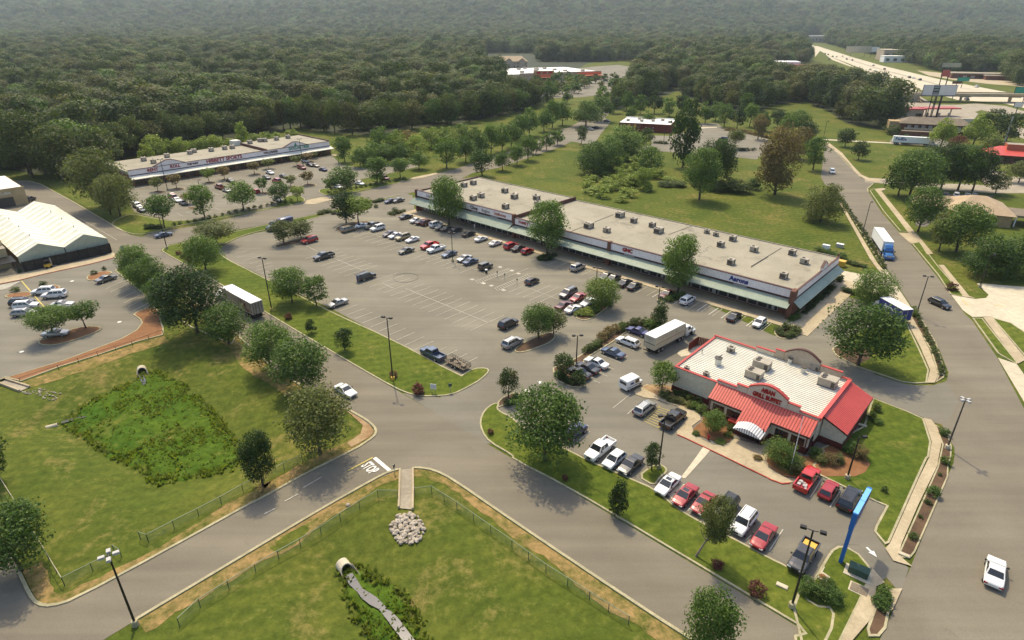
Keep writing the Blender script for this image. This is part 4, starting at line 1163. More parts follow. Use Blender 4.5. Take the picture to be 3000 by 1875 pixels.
roof_strip(rest,-26.55,-22.15,78.7,bridge_,zeave - slope * 2.05,ztop)
roof_strip(rest,-22.15,-16.6,80.75,bridge_,zeave,ztop)
rest.box('eave_fascia','trim_brown',-32.1,-26.55,80.70,80.78,zeave - .28,zeave - .02)
rest.box('eave_fascia','trim_brown',-22.15,-16.6,80.70,80.78,zeave - .28,zeave - .02)
rest.box('eave_fascia','red_trim',-26.55,-22.15,78.64,78.72,zeave - slope * 2.05 - .3,zeave - slope * 2.05 - .02)
for a,b in ((-31.7,80.9),(-22.35,78.85),(-16.95,80.9)):
 rest.box('corner_post','trim_brown',a - .07,a + .07,b - .07,b + .07,.15,zeave - .3)
def window(bld,a0,a1,b,z0,z1,cols=3,name='window',face='b'):
 if face == 'b':
  o = bld.box(name,'glass',a0,a1,b - .03,b + .02,z0,z1)
  f = MB()
  for k in range(cols + 1):
   x = a0 + (a1 - a0) * k / cols; f.box(x - .04,x + .04,b - .06,b + .01,z0 - .05,z1 + .05)
  f.box(a0 - .05,a1 + .05,b - .06,b + .01,z1,z1 + .06); f.box(a0 - .05,a1 + .05,b - .06,b + .01,z0 - .06,z0)
 else:
  o = bld.box(name,'glass',b - .02,b + .03,a0,a1,z0,z1)
  f = MB()
  for k in range(cols + 1):
   x = a0 + (a1 - a0) * k / cols; f.box(b - .01,b + .06,x - .04,x + .04,z0 - .05,z1 + .05)
  f.box(b - .01,b + .06,a0 - .05,a1 + .05,z1,z1 + .06)
 f.v = [(x - bld.a,y - bld.b,z) for x,y,z in f.v]
 link('window_frame',f.mesh('window_frame',M['trim_brown']),o)
 return o
for a0,a1 in ((-31.2,-29.4),(-28.9,-26.9)):
 window(rest,a0,a1,81.1,1.25,2.35)
for a0,a1 in ((-21.4,-19.6),(-19.1,-17.3)):
 window(rest,a0,a1,81.1,1.25,2.35)
window(rest,81.6,83.0,-16.72,1.3,2.4,2,face='a')
dr = rest.box('entrance_door','glass',-25.6,-22.7,79.0,79.12,.15,2.2)
fm_ = MB()
for x in (-25.65,-24.9,-24.15,-23.4,-22.65): fm_.box(x - .05 - rest.a,x + .05 - rest.a,78.96 - rest.b,79.1 - rest.b,.15,2.25)
link('door_frame',fm_.mesh('door_frame',M['trim_brown']),dr)
def barrel(k):
 def fn(mb):
  a0 = -26.25 + k * .18
  n = 6
  def zz(a): return 2.25 + .75 * math.sin(math.pi * (a + 26.3) / 4.2)
  x0,x1 = a0,a0 + .18
  mb.face([(x0,77.3,zz(x0) - .25),(x1,77.3,zz(x1) - .25),(x1,79.05,zz(x1)),(x0,79.05,zz(x0))])
  mb.face([(x0,77.3,1.95),(x1,77.3,1.95),(x1,77.3,zz(x1) - .25),(x0,77.3,zz(x0) - .25)])
 return fn
awn = rest.mesh('entrance_awning','black',lambda mb: (mb.tube((-26.2,77.32,1.95),(-22.2,77.32,1.95),.03),mb.tube((-26.2,77.32,1.95),(-26.2,79,1.95),.03),mb.tube((-22.2,77.32,1.95),(-22.2,79,1.95),.03)))
for k in range(23):
 rest.mesh('awning_stripe','white' if k % 2 == 0 else 'stripe_awning',barrel(k),awn)
rest.box('side_wall','stucco',r1 + .1,-13.3,85.6,98.2,1.1,3.0)
rest.box('brick_base','brick_dark',r1 + .05,-13.22,85.5,98.3,.03,1.1)
rest.mesh('side_gable','stucco',lambda mb: (mb.face([(r1 + .15,85.58,3.0),(-13.3,85.58,3.0),(r1 + .15,85.58,4.3)]),mb.face([(r1 + .15,98.22,3.0),(r1 + .15,98.22,4.3),(-13.3,98.22,3.0)])))
roof_strip(rest,85.4,98.5,-12.95,r1 + .13,2.98,4.5,axis='b')
rest.box('eave_fascia','trim_brown',-12.99,-12.9,85.4,98.5,2.68,2.94)
rest.mesh('gable_trim','trim_brown',lambda mb: mb.face([(-12.95,85.38,2.75),(-12.95,85.38,2.98),(r1 + .13,85.38,4.5),(r1 + .13,85.38,4.25)][::-1]))
for p,k,s in ((B('R',708,115),2,.95),(B('R',960,395),1,1.0),(B('R',1045,290),1,1.05),(B('R',1760,480),1,1.05),(B('R',1625,312),0,.8),(B('R',228,308),2,.6),(B('R',440,375),2,.7)):
 add_unit(rest,p,4.45,k,0,s)
def vent(p,r,h,pipe=True):
 a,b = to_uv(ground_pt(p,4.45))
 o = rest.mesh('exhaust_vent','roof_white',lambda mb: (mb.lathe([(r,4.45),(r,4.45 + h),(r * 1.15,4.45 + h),(r * 1.15,4.45 + h + .1)],14,c=(a,b))))
 rest.mesh('vent_rim','hvac_dark',lambda mb: (mb.lathe([(r * 1.2,4.45 + h + .02),(r * 1.2,4.45 + h + .14),(r * .95,4.45 + h + .14)],14,c=(a,b)),mb.tube((a,b,4.45 + h + .1),(a + .3,b + .5,4.45 + h + .6),.08,n=6) if pipe else None),o)
vent(B('R',567,255),.55,1.25); vent(B('R',1350,240),.35,.9,False); vent(B('R',1495,340),.4,.9,False); vent(B('R',395,135),.1,.6,False)
enc = thing('bin_enclosure','brown board bin enclosure at the back left corner of the red-roofed restaurant','enclosure',uv(-42,99),GRID)
for (x0,y0,x1,y1) in ((-2.2,-1.0,-2.2,2.6),(-2.2,2.6,2.4,3.6),(2.4,3.6,2.4,1.5)):
 L2 = math.hypot(x1 - x0,y1 - y0); nb = int(L2 / .3)
 bm_ = MB(); bm_.box(-.13,.13,-.03,.03,.05,1.75); bme = bm_.mesh('board',M['maroon'])
 for k in range(nb):
  t = (k + .5) / nb
  link('board',bme,enc,(x0 + (x1 - x0) * t,y0 + (y1 - y0) * t,0),math.atan2(y1 - y0,x1 - x0))
rb_ = Bld('waste_bin','red lidded waste bin beside the restaurant entrance','bin',-27.6,80.3)
rb_.box('bin_body','red_letters',-28.1,-27.1,80.0,80.9,.1,1.15); rb_.box('lid','red_metal',-28.16,-27.04,79.94,80.96,1.15,1.25)
# ---- far shopping strip with red lettering
fm = Bld('shopping_strip','long low shopping strip with red and green lettering before the dense wood','shop building',-275,118)
fa = -264.2
fm.box('wall','brick',-290.5,fa,74,161,0,4.4)
fm.box('roof','roof_tan',-290.5,fa - .05,74.01,130,4.4,5.4); fm.box('roof','roof_tan',-290.5,fa - .05,130.02,161,4.4,6.1)
fm.box('parapet','trim_brown',-290.6,fa,129.8,130.2,5.4,6.55); fm.box('parapet','trim_brown',-290.7,fa,160.8,161.1,5.4,6.6)
fm.box('parapet','roof_white',-292.5,-288.5,126.6,130.1,5.5,7.6)
fm.box('fascia','fascia',fa,fa + .35,74,161,4.2,6.0)
fm.box('fascia_trim','trim_brown',fa - .02,fa + .42,74,161,6.0,6.2); fm.box('fascia_trim','trim_brown',fa,fa + .42,74,161,3.98,4.2)
def awf(mb):
 mb.face([(fa + 3.4,73.8,3.1),(fa + 3.4,161.3,3.1),(fa + .4,161.3,3.9),(fa + .4,73.8,3.9)])
 mb.face([(fa + 3.4,73.8,2.9),(fa + 3.4,161.3,2.9),(fa + 3.4,161.3,3.1),(fa + 3.4,73.8,3.1)])
 mb.face([(fa + 3.4,73.8,2.9),(fa + .4,73.8,3.7),(fa + .4,161.3,3.7),(fa + 3.4,161.3,2.9)])
fm.mesh('awning','roof_white',awf)
for c in (89.0,143.5):
 def gf(mb,c=c):
  poly = [(c - 6.0,6.2),(c + 6.0,6.2),(c + 1.0,8.2),(c - 1.0,8.2)]
  for xx,fl in ((fa + .38,False),(fa - .2,True)):
   q = [(xx,y,z) for y,z in poly]; mb.face(q[::-1] if fl else q)
  for i in range(4):
   (y0,z0),(y1,z1) = poly[i],poly[(i + 1) % 4]
   mb.face([(fa + .38,y1,z1),(fa + .38,y0,z0),(fa - .2,y0,z0),(fa - .2,y1,z1)])
 g_ = fm.mesh('gable','fascia',gf)
 def gt(mb,c=c):
  for (y0,z0,y1,z1) in ((c - 6.2,6.2,c - 1.05,8.2),(c - 1.05,8.2,c + 1.05,8.2),(c + 1.05,8.2,c + 6.2,6.2)):
   mb.face([(fa + .46,y0,z0),(fa + .46,y1,z1),(fa - .25,y1,z1 + .02),(fa - .25,y0,z0 + .02)]); mb.face([(fa + .46,y0,z0 - .22),(fa + .46,y1,z1 - .22),(fa + .46,y1,z1),(fa + .46,y0,z0)])
 fm.mesh('gable_trim','trim_brown',gt,g_)
for txt,b,z,sz,mat in (('RENT',82.6,5.05,1.6,'red_letters'),('ROLL',91.0,5.2,1.6,'red_letters'),('THE WAY',97.8,5.1,1.0,'dark_letters'),('HIBBETT SPORTS',110.8,5.1,2.0,'red_letters'),('HALLMARK',131.5,5.1,1.3,'dark_letters'),('DOLLAR TREE',145.2,5.3,1.6,'teal_letters')):
 fm.sign(txt,mat,fa + .37,b,z,sz,face='a',bold=.06)
fm.mesh('tree_emblem','teal_letters',lambda mb: mb.face([(fa + .44,142.9,6.2),(fa + .44,144.3,6.2),(fa + .44,143.6,7.9)]))
wq = MB(); wq.box(-.03,.05,-1.6,1.6,.5,2.7); wqm = wq.mesh('shop_window',M['glass_shop'])
for k in range(21):
 link('shop_window',wqm,fm.root,(fa + .02 - fm.a,76.5 + k * 4.05 - fm.b,.1))
for k in range(18):
 fm.box('awning_post','brick',fa + 2.9,fa + 3.2,74.3 + k * 5.0,74.6 + k * 5.0,0,2.95)
for p in ((300,335),(405,360),(550,297),(795,262),(840,245),(1025,232),(1170,212),(1250,203)):
 add_unit(fm,B('Y',*p),5.4,0,0,1.2)
for p in ((1440,150),(1600,128),(1725,112),(1848,93),(1548,130)):
 add_unit(fm,B('Y',*p),6.1,0,0,1.2)
# ---- garden centre: twin greenhouse roofs, and the store beside it
gc = Bld('garden_centre','twin white-gabled greenhouse of the garden centre with dark fenced front','greenhouse',-211,33)
g0,g1 = -236.5,-187.4
for b0,b1,nm in ((23.3,33.3,0),(33.4,43.3,1)):
 bc = (b0 + b1) / 2; ze,zr = 3.9,6.2
 n = 24; w = (g1 - g0) / n
 for s,be in ((0,b0),(1,b1)):
  base = gc.mesh('roof_slope','greenhouse',lambda mb,s=s,be=be: mb.face([(g0,be,ze - .08),(g1,be,ze - .08),(g1,bc,zr - .08),(g0,bc,zr - .08)] if s == 0 else [(g1,be,ze - .08),(g0,be,ze - .08),(g0,bc,zr - .08),(g1,bc,zr - .08)]))
  mb = MB(); dy,dz = bc - be,zr - ze
  q = [(0.04,0,0),(w - .04,0,0),(w - .04,dy,dz),(0.04,dy,dz)]; mb.face(q if s == 0 else q[::-1])
  q = [(-.05,0,.07),(.05,0,.07),(.05,dy,dz + .07),(-.05,dy,dz + .07)]; mb.face(q if s == 0 else q[::-1])
  for u in (-.05,.05): mb.face([(u,0,0),(u,0,.07),(u,dy,dz + .07),(u,dy,dz)])
  me = mb.mesh('roof_sheet',M['greenhouse'])
  for k in range(n):
   o_ = link('roof_sheet',me,base,(g0 + k * w - gc.a,be - gc.b,ze))
   if k % 2: o_.material_slots[0].link = 'OBJECT'; o_.material_slots[0].material = M['greenhouse_darker']
 gc.mesh('gable_end','greenhouse_end',lambda mb: mb.face([(g1 - .05,b0 + .05,2.2),(g1 - .05,b1 - .05,2.2),(g1 - .05,b1 - .05,ze),(g1 - .05,bc,zr - .05),(g1 - .05,b0 + .05,ze)]))
 gc.mesh('gable_end','greenhouse_end',lambda mb: (mb.face([(g0 + .05,b1,0),(g0 + .05,b0,0),(g0 + .05,b0,ze),(g0 + .05,bc,zr - .05),(g0 + .05,b1,ze)])))
 for k in range(3):
  a = g1 - 9 - k * 11
  gc.mesh('ridge_vent','hvac_dark',lambda mb: mb.tube((a,bc + .15,zr),(a,bc + .15,zr + .5),.1,n=6))
gc.box('side_wall','greenhouse_end',g0,g1,43.15,43.28,0,3.8)
gc.box('gutter','galv',g0,g1,33.28,33.42,3.75,3.92)
for k in range(9):
 b = 23.6 + k * 2.42
 gc.box('fence_post','black',g1 + .9,g1 + 1.05,b - .07,b + .07,0,2.9)
gc.box('fence_rail','black',g1 + .92,g1 + 1.0,23.5,43.2,2.6,2.72)
def screen_mat():
 m,nt,b = _new('dark fence mesh')
 b.inputs['Base Color'].default_value = (.03,.027,.02,1); b.inputs['Roughness'].default_value = .8
 tr = nt.nodes.new('ShaderNodeBsdfTransparent'); ms = nt.nodes.new('ShaderNodeMixShader'); ms.inputs[0].default_value = .72
 out = [n for n in nt.nodes if n.type == 'OUTPUT_MATERIAL'][0]
 nt.links.new(tr.outputs[0],ms.inputs[1]); nt.links.new(b.outputs[0],ms.inputs[2]); nt.links.new(ms.outputs[0],out.inputs['Surface'])
 return m
M['screen'] = screen_mat()
for k in range(8):
 b = 23.6 + k * 2.42
 gc.box('fence_panel','screen',g1 + .94,g1 + .97,b + .08,b + 2.34,.1,2.6)
gc.box('fence_panel','black',g1 - 3,g1 + .9,43.3,43.36,.1,2.6)
for k in range(7):
 b = 24.5 + k * 2.7
 gc.box('stock_rack',('stripe_awning','grey_letters','beige_wall')[k % 3],g1 - 1.3,g1 - .5,b,b + 1.8,0,1.2 + .3 * (k % 2))
st = Bld('big_store','tan big-box store wall with flat roof at the left edge of the picture','store',-230,0)
st.box('wall','tan_wall',-262,-196.5,-60,22.4,0,6.4); st.box('roof','roof_bright',-261.6,-197,-59.6,22.0,6.4,6.6)
st.box('entry_porch','tan_wall',-196.4,-193.2,4,22.3,0,5.0); st.box('roof','concrete_grey',-196.4,-193.0,3.9,22.35,5.0,5.15)
pg = Bld('pergola','dark slatted pergola rack beside the garden centre entrance','pergola',-190,20)
for k in range(7):
 pg.box('slat','black',-192.8 + k * .9,-192.4 + k * .9,15.5,22.8,2.9,3.1)
for a in (-192.6,-187.4):
 for b in (15.7,22.6):
  pg.box('post','black',a - .1,a + .1,b - .1,b + .1,0,2.9)
ty = Bld('service_bay','tan service bay with white roof, dark door and faded lettering beside the drive','workshop',-270,32)
ty.box('wall','tan_wall',-290,-263.6,8,41.2,0,5.6); ty.box('roof','roof_bright',-289.7,-263.9,8.3,40.9,5.6,5.75)
ty.box('parapet','tan_wall',-263.9,-263.5,8,41.3,5.6,6.1)
ty.box('bay_door','hvac_dark',-263.62,-263.5,32.0,37.5,0,3.2); ty.box('bay_door','hvac_dark',-263.62,-263.5,22.0,29,0,3.2)
ty.sign('Tire & Lube','roof_white',-263.48,33.6,4.6,1.5,face='a')
for k in range(3):
 ty.box('roof_vent','hvac',-272 - k * 4,-271.4 - k * 4,30 + k * 2,30.6 + k * 2,5.75,6.5)
# ---- brown restaurant in the middle distance
br = Bld('brown_restaurant','maroon restaurant with flat white roof and two orange panels among trees','restaurant',0,0,R(-20.5),(62,369,0))
br.box('wall','maroon',0,29.5,0,21.5,0,4.6); br.box('roof','roof_bright',.2,29.2,.25,21.2,4.6,4.7)
br.box('upper_band','brick',-.05,12.4,-.06,.02,1.6,4.7)
for x in (5.4,8.6): br.box('orange_panel','orange_letters',x,x + 1.5,-.16,-.07,1.8,4.2);
for x in (5.5,8.7): br.box('shutter','yellow',x + .2,x + 1.1,-.22,-.17,2.2,3.8)
br.box('parapet','roof_bright',.0,29.5,21.2,21.5,4.6,5.3)
for x,y in ((3,6),(8,15),(11,6),(17,9),(22,13),(27,6)):
 br.box('rooftop_unit','hvac',x,x + 1.8,y,y + 1.8,4.7,6.0)
for x in (15.5,19.5): br.box('wall_lamp','roof_bright',x,x + .3,-.15,0,2.4,2.8)
# ---- far big-box store with orange fronts
hd = Bld('warehouse_store','far white-roofed warehouse store with orange canopies beyond the trees','store',0,0,R(23.4),(-12,690,0))
hd.box('wall','beige_wall',-2,122,0,88,0,7.6); hd.box('roof','roof_bright',-1.6,121.6,.5,87.6,7.6,7.8)
hd.box('front_band','shingle_tan',22,121.9,-.5,-.05,4.6,8.6)
hd.box('entrance_tower','brick_tan',38,62,-1.6,-.1,0,10.4); hd.box('orange_band','orange',38.2,62,-1.75,-1.62,4.6,6.6)
hd.box('orange_canopy','orange',38.5,63,-8,-1.8,4.0,4.4); hd.box('orange_band','orange',92,121.8,-.75,-.55,5.4,7.4); hd.box('orange_canopy','orange',92,120,-9,-.8,4.6,5.0)
hd.box('entrance_doors','glass',40,61,-1.72,-1.62,0,3.6)
for k in range(3): hd.box('sign_board','red_letters',41 + k * 7,46 + k * 7,-1.85,-1.63,7.6,9.6)
hr = random.Random(9)
for k in range(16):
 x,y = hr.uniform(4,116),hr.uniform(8,80)
 hd.box('rooftop_unit','hvac',x,x + 4,y,y + 3,7.8,9.6)
for x in (40,50,60,95,107,118): hd.box('canopy_post','orange',x - .3,x + .3,-8 if x < 90 else -8.8,-7.4 if x < 90 else -8.2,0,4.0)
sheet('store_parking_lot',[(1480,262),(1560,215),(1620,210),(1740,195),(1810,190),(1875,200),(1890,240),(1800,275),(1700,285),(1540,290)],M['asphalt'],z=0.05)
ap = Bld('apartment_block','beige gabled apartment block rising over the far tree tops','apartments',0,0,R(8),(-30,838,0))
ap.box('wall','beige_wall',0,50,0,20,0,13);
def gab(mb,x0,x1,y0,y1,z,zr,ins):
 yc = (y0 + y1) / 2
 mb.face([(x0,y0,z),(x1,y0,z),(x1 - ins,yc,zr),(x0 + ins,yc,zr)]); mb.face([(x1,y1,z),(x0,y1,z),(x0 + ins,yc,zr),(x1 - ins,yc,zr)])
 mb.face([(x0,y1,z),(x0,y0,z),(x0 + ins,yc,zr)]); mb.face([(x1,y0,z),(x1,y1,z),(x1 - ins,yc,zr)])
ap.mesh('roof','shingle_tan',lambda mb: gab(mb,-1,51,-1,21,13,19,7))
for x in (6,26,43): ap.box('gabled_bay','beige_wall',x - 3.5,x + 3.5,-1.6,-.05,0,14.2)
for x in (6,26,43): ap.mesh('bay_roof','shingle_tan',lambda mb: (mb.face([(x - 4,-2,14.2),(x,-2,17),(x,6,17),(x - 4,6,14.2)]),mb.face([(x,-2,17),(x + 4,-2,14.2),(x + 4,6,14.2),(x,6,17)]),mb.face([(x - 3.5,-1.7,14.2),(x + 3.5,-1.7,14.2),(x,-1.7,16.7)])))
for z in (1.5,5,8.5):
 for x in (12,16,20,33,37,48): ap.box('window','glass',x,x + 1.6,-.08,0,z + 1,z + 2.6)
ap2 = Bld('apartment_block','low pale roof of another apartment block peeping over the far wood','apartments',0,0,R(5),(-78,860,0))
ap2.box('wall','beige_wall',0,24,0,14,0,11); ap2.mesh('roof','shingle_tan',lambda mb: gab(mb,-1,25,-1,15,11,15.5,5))
# ---- right side: bank, red-roofed diner, motel, filling station
def hip(mb,x0,x1,y0,y1,z,zr,ins,ov=.8):
 x0 -= ov; x1 += ov; y0 -= ov; y1 += ov; yc = (y0 + y1) / 2
 mb.face([(x0,y0,z),(x1,y0,z),(x1 - ins,yc,zr),(x0 + ins,yc,zr)]); mb.face([(x1,y1,z),(x0,y1,z),(x0 + ins,yc,zr),(x1 - ins,yc,zr)])
 mb.face([(x0,y1,z),(x0,y0,z),(x0 + ins,yc,zr)]); mb.face([(x1,y0,z),(x1,y1,z),(x1 - ins,yc,zr)])
 mb.face([(x0,y0,z),(x0,y1,z),(x1,y1,z),(x1,y0,z)])
g_ = ground_pt(B('PZ',1430,1020))
bk = Bld('bank_building','tan brick bank with broad tan hip roof at the right edge beside the weeping trees','bank',0,0,R(-24.5),(g_.x - 15,g_.y + 7.0,0))
bk.box('wall','brick_tan',0,16,0,17,0,3.6); bk.mesh('roof','shingle_tan',lambda mb: hip(mb,0,16,0,17,3.6,7.2,7.0))
bk.box('wing_wall','brick_tan',-9,-.05,6,13,0,3.4); bk.mesh('wing_roof','shingle_tan',lambda mb: hip(mb,-9,3,6,13,3.4,6.0,3.5))
bk.box('window','glass',9.0,12.2,-.08,-.0,1.0,2.6); bk.box('window','glass',3.0,6.2,-.08,0,1.0,2.6)
bk.box('drive_canopy','shingle',16.05,26,2,12,2.9,3.5)
for x in (17.2,25): bk.box('canopy_post','white',x,x + .35,2.2,2.55,0,2.9)
sheet('bank_parking_lot',[B('PZ',*p) for p in ((150,480),(600,480),(1000,510),(1150,500),(900,720),(700,760),(510,775),(330,620),(260,860),(60,1000),(-100,980),(-60,700),(150,560))],M['asphalt_new'],z=0.05)
sheet('cross_street',[B('PZ',*p) for p in ((130,310),(640,320),(1060,345),(1400,300),(1900,330),(1900,470),(1100,465),(700,440),(140,400),(-400,330),(-900,290),(-900,220),(-200,260))],M['concrete_grey'],z=0.054)
sheet('diner_parking_lot',[B('PZ',*p) for p in ((1050,20),(1100,30),(1200,120),(1340,110),(1340,200),(1900,230),(1900,330),(1000,320),(880,180),(980,130))],M['concrete_grey'],z=0.05)
g_ = ground_pt(B('MO',1850,1250))
dn = Bld('diner','brick diner with bright pink-red hip roof and flat centre block at the right edge','restaurant',0,0,R(-26),(g_.x,g_.y + 1.5,0))
dn.box('wall','brick',0,20,0,14,0,3.6)
dn.mesh('roof',M and 'red_roof' if False else 'red_metal',lambda mb: (hip(mb,0,20,0,14,3.6,6.4,5.5,1.4)))
dn.box('roof_block','orange_letters',6,15,4,10,5.0,7.6); dn.box('block_top','concrete_grey',6.3,14.7,4.3,9.7,7.6,7.7)
dn.box('wing','orange_letters',-5,-.05,3,12,0,3.4)
for x in (2,5.5,9,12.5): dn.box('window','glass',x,x + 2.4,-.08,0,.9,2.6)
mt = Bld('motel','two-storey brown motel with hipped roof behind the white lettered trailer','motel',0,0,R(-22),(218,357,0))
mt.box('wall','brick',0,34,0,12,0,6.0); mt.mesh('roof','shingle',lambda mb: hip(mb,0,34,0,12,6.0,9.0,6,1.2))
mt.box('walkway','beige_wall',2,33,-1.6,-.05,2.9,3.9)
for k in range(9): mt.box('walkway_post','black',2.5 + k * 3.4,2.9 + k * 3.4,-1.55,-1.25,0,6.0)
for k in range(8): mt.box('window','blind',3.4 + k * 3.4,5.2 + k * 3.4,-.07,0,3.6,5.2)
mt.box('end_bay','brick_tan',-5.5,-.05,1,9,0,6.6)
mt.box('lower_porch','shingle',0,20,-7,-1.7,2.4,2.7); mt.box('porch_wall','brick',.2,19.8,-6.6,-1.8,0,2.4)
gs = Bld('filling_station','grey filling station building with red-edged flat roof behind the motel','filling station',0,0,R(0),(256,424,0))
gs.box('wall','concrete_grey',0,16,0,10,0,4.8); gs.box('roof_band','red_trim',1.5,17,-.4,10.2,4.8,5.6)
gs.box('shop_window','glass',11,15.5,-.08,0,.6,2.6)
gc2 = Bld('fuel_canopy','long red-edged flat canopy over the fuel pumps behind the motel','fuel canopy',0,0,R(2),(275,427,0))
gc2.box('canopy_roof','red_trim',0,24,0,9,4.8,5.5)
for x in (3,11,20): gc2.box('canopy_post','stucco',x,x + .6,4,4.6,0,4.8)
for x in (4,12,19): gc2.box('fuel_pump','stucco',x,x + 1.2,3.6,4.6,0,2.0)
hwb = Bld('low_wall','pale yellow barrier wall beside the fuel canopy','wall',0,0,R(-3),(276,402,0))
hwb.box('wall','stucco',0,24,0,.6,0,2.2)
sheet('station_lot',[B('MO',*p) for p in ((240,300),(650,120),(900,270),(1300,270),(1650,420),(1560,540),(1300,570),(900,560),(500,520),(200,560))],M['concrete_grey'],z=0.05)
sheet('lane',[B('MO',*p) for p in ((1000,290),(1600,250),(2100,290),(2500,400),(2500,530),(2200,470),(1700,360),(1500,420),(1250,330))],M['concrete_grey'],z=0.055)
sheet('lane',[B('MO',*p) for p in ((2300,640),(2500,700),(2500,880),(2300,800))],M['concrete_grey'],z=0.055)
sheet('motel_lot',[B('MO',*p) for p in ((150,880),(300,760),(860,760),(1250,960),(1700,1020),(1560,1110),(1300,1060),(1250,1010),(850,960),(180,940))],M['asphalt_grey'],z=0.05)
# ---- expressway, ramps and overpass
def HWp(*p): return [B('HW',*q) for q in p]
def BBp(*p): return [B('BB',*q) for q in p]
sheet('expressway',BBp((-560,40),(-520,20),(-400,60),(-300,90),(0,185),(400,300),(800,395),(1200,490),(1700,590),(2400,720),(3200,880),(3200,1080),(2400,900),(2100,830),(1480,790),(940,640),(560,480),(190,390),(-20,290),(-280,190),(-440,110)),M['concrete_pale'],z=0.06)
sheet('frontage_road',BBp((-420,120),(-280,195),(-40,300),(150,395),(560,500),(900,650),(1000,690),(760,700),(600,690),(330,620),(270,480),(160,400),(0,330),(-300,220)),M['concrete_pale'],z=0.066)
sheet('frontage_road',BBp((1060,440),(1400,500),(1900,560),(2300,590),(2900,700),(2900,650),(2300,540),(2100,480),(1500,430),(1100,390),(900,370)),M['concrete'],z=0.066)
sheet('median_strip',BBp((-250,150),(0,228),(400,352),(800,455),(1180,560),(1400,640),(1180,575),(800,470),(400,365),(0,240)),M['concrete_grey'],z=0.075)
for seg in (((150,395),(940,645)),((600,500),(940,640))):
 a,b = (ground_pt(B('BB',*p)) for p in seg)
mb = MB()
P_ = [ground_pt(B('BB',*p)) for p in ((190,395),(400,445),(560,495),(760,570),(940,640))]
bw = thing('barrier_wall','low dark concrete barrier between the expressway and its frontage road','barrier')
for i in range(4):
 a,b = P_[i],P_[i + 1]; n = Vector((-(b - a).y,(b - a).x,0)).normalized() * .3
 mb = MB(); q = [a - n,b - n,b + n,a + n]
 mb.face([p + Vector((0,0,1.0)) for p in q]); mb.face([a - n,b - n,b - n + Vector((0,0,1)),a - n + Vector((0,0,1))]); mb.face([b + n,a + n,a + n + Vector((0,0,1)),b + n + Vector((0,0,1))])
 link('barrier_section',mb.mesh('barrier_section',M['concrete_grey']),bw)
d0,d1 = ground_pt(B('BB',900,705),6.0),ground_pt(B('BB',2500,722),6.0)
ang = math.atan2(d1.y - d0.y,d1.x - d0.x); Ld = (d1 - d0).length
ov = Bld('overpass','concrete overpass bridge carrying a road across the expressway on round piers','bridge',0,0,ang,(d0.x,d0.y,0))
ov.box('deck','concrete',-25,Ld + 40,0,13,5.2,6.0); ov.box('road_surface','concrete_pale',-25,Ld + 40,.5,12.5,6.0,6.03)
ov.box('parapet','concrete',-25,Ld + 40,-.2,.2,5.2,6.9); ov.box('parapet','concrete',-25,Ld + 40,12.8,13.2,5.2,6.9)
ov.box('girder','concrete_grey',0,Ld + 40,.6,12,4.4,5.2)
for px in ((1400,800),(1990,790)):
 g = ground_pt(B('BB',*px)); rel = (g - Vector((d0.x,d0.y,0))); x = rel.x * math.cos(ang) + rel.y * math.sin(ang)
 for k in range(4):
  ov.mesh('pier','concrete',lambda mb: mb.tube((x + k * 1.6,1.2 + k * 3.4,0),(x + k * 1.6,1.2 + k * 3.4,4.0),.6,n=10))
 ov.box('pier_cap','concrete',x - .8,x + 6.5,.4,12.6,4.0,4.4)
ov.mesh('abutment','concrete_grey',lambda mb: mb.prism([(-25,-.2),(2,-.2),(2,13.2),(-25,13.2)],0,5.2))
ov.mesh('slope_paving','concrete',lambda mb: mb.face([(2,-.2,5.0),(2,-8,0),(14,-.2,0),(14,13,0),(2,13.2,5.0)]))
def billboard(name,label,foot,z0,z1,width,posts,face_mat,rotz=0.0,back='black',depth=.5,legs=None):
 g = ground_pt(foot)
 t = thing(name,label,'billboard' if 'billboard' in name else 'sign',(g.x,g.y,0),rotz)
 mb = MB(); mb.box(-width / 2,width / 2,-depth / 2,depth / 2,z0,z1); link('board',mb.mesh('board',M[back]),t)
 mb = MB(); mb.box(-width / 2 + .15,width / 2 - .15,-depth / 2 - .05,-depth / 2 - .01,z0 + .15,z1 - .15); link('board_face',mb.mesh('board_face',M[face_mat]),t)
 for x in posts:
  mb = MB(); mb.tube((x,0,0),(x,0,z0),.28,n=8); link('post',mb.mesh('post',M['black']),t)
 return t
b1 = billboard('billboard','wide white billboard with a dark centre panel on dark steel posts by the overpass',B('BB',1110,1050),14.2,20.6,21,(-3.5,-.5,2.2),'fascia',R(-4))
mb = MB(); mb.box(-4.2,-.2,-.36,-.31,14.8,20.2); link('dark_panel',mb.mesh('dark_panel',M['hvac_dark']),b1)
for z in (15.2,17.2,18.8):
 mb = MB(); mb.box(-3.9,-.6,-.40,-.37,z,z + .9); link('picture_stripe',mb.mesh('picture_stripe',M['stripe_awning']),b1)
mb = MB(); mb.box(-10.5,10.5,-1.2,-.2,13.8,14.0); link('catwalk',mb.mesh('catwalk',M['black']),b1)
billboard('pylon_sign','tall two-legged sign with a red shield panel above the white billboard',B('BB',1130,1040),25.4,29.5,5.0,(-2.0,2.0),'pink',R(-4))
billboard('pylon_sign','pale rectangular sign high above the red shield panel',B('BB',1180,1030),30.5,33.5,12.0,(0,),'concrete_pale',R(-4))
def gantry(label,foot_px,z0,z1,w,mat='green_sign',name='road_sign'):
 return billboard(name,label,foot_px,z0,z1,w,(0,),mat,R(-5))
gantry('green road sign beside the far strip building over the expressway',B('BB',1525,620),6.2,9.6,11)
gantry('large green road sign at the right edge on the overpass',B('BB',2390,850),8.0,12.6,17)
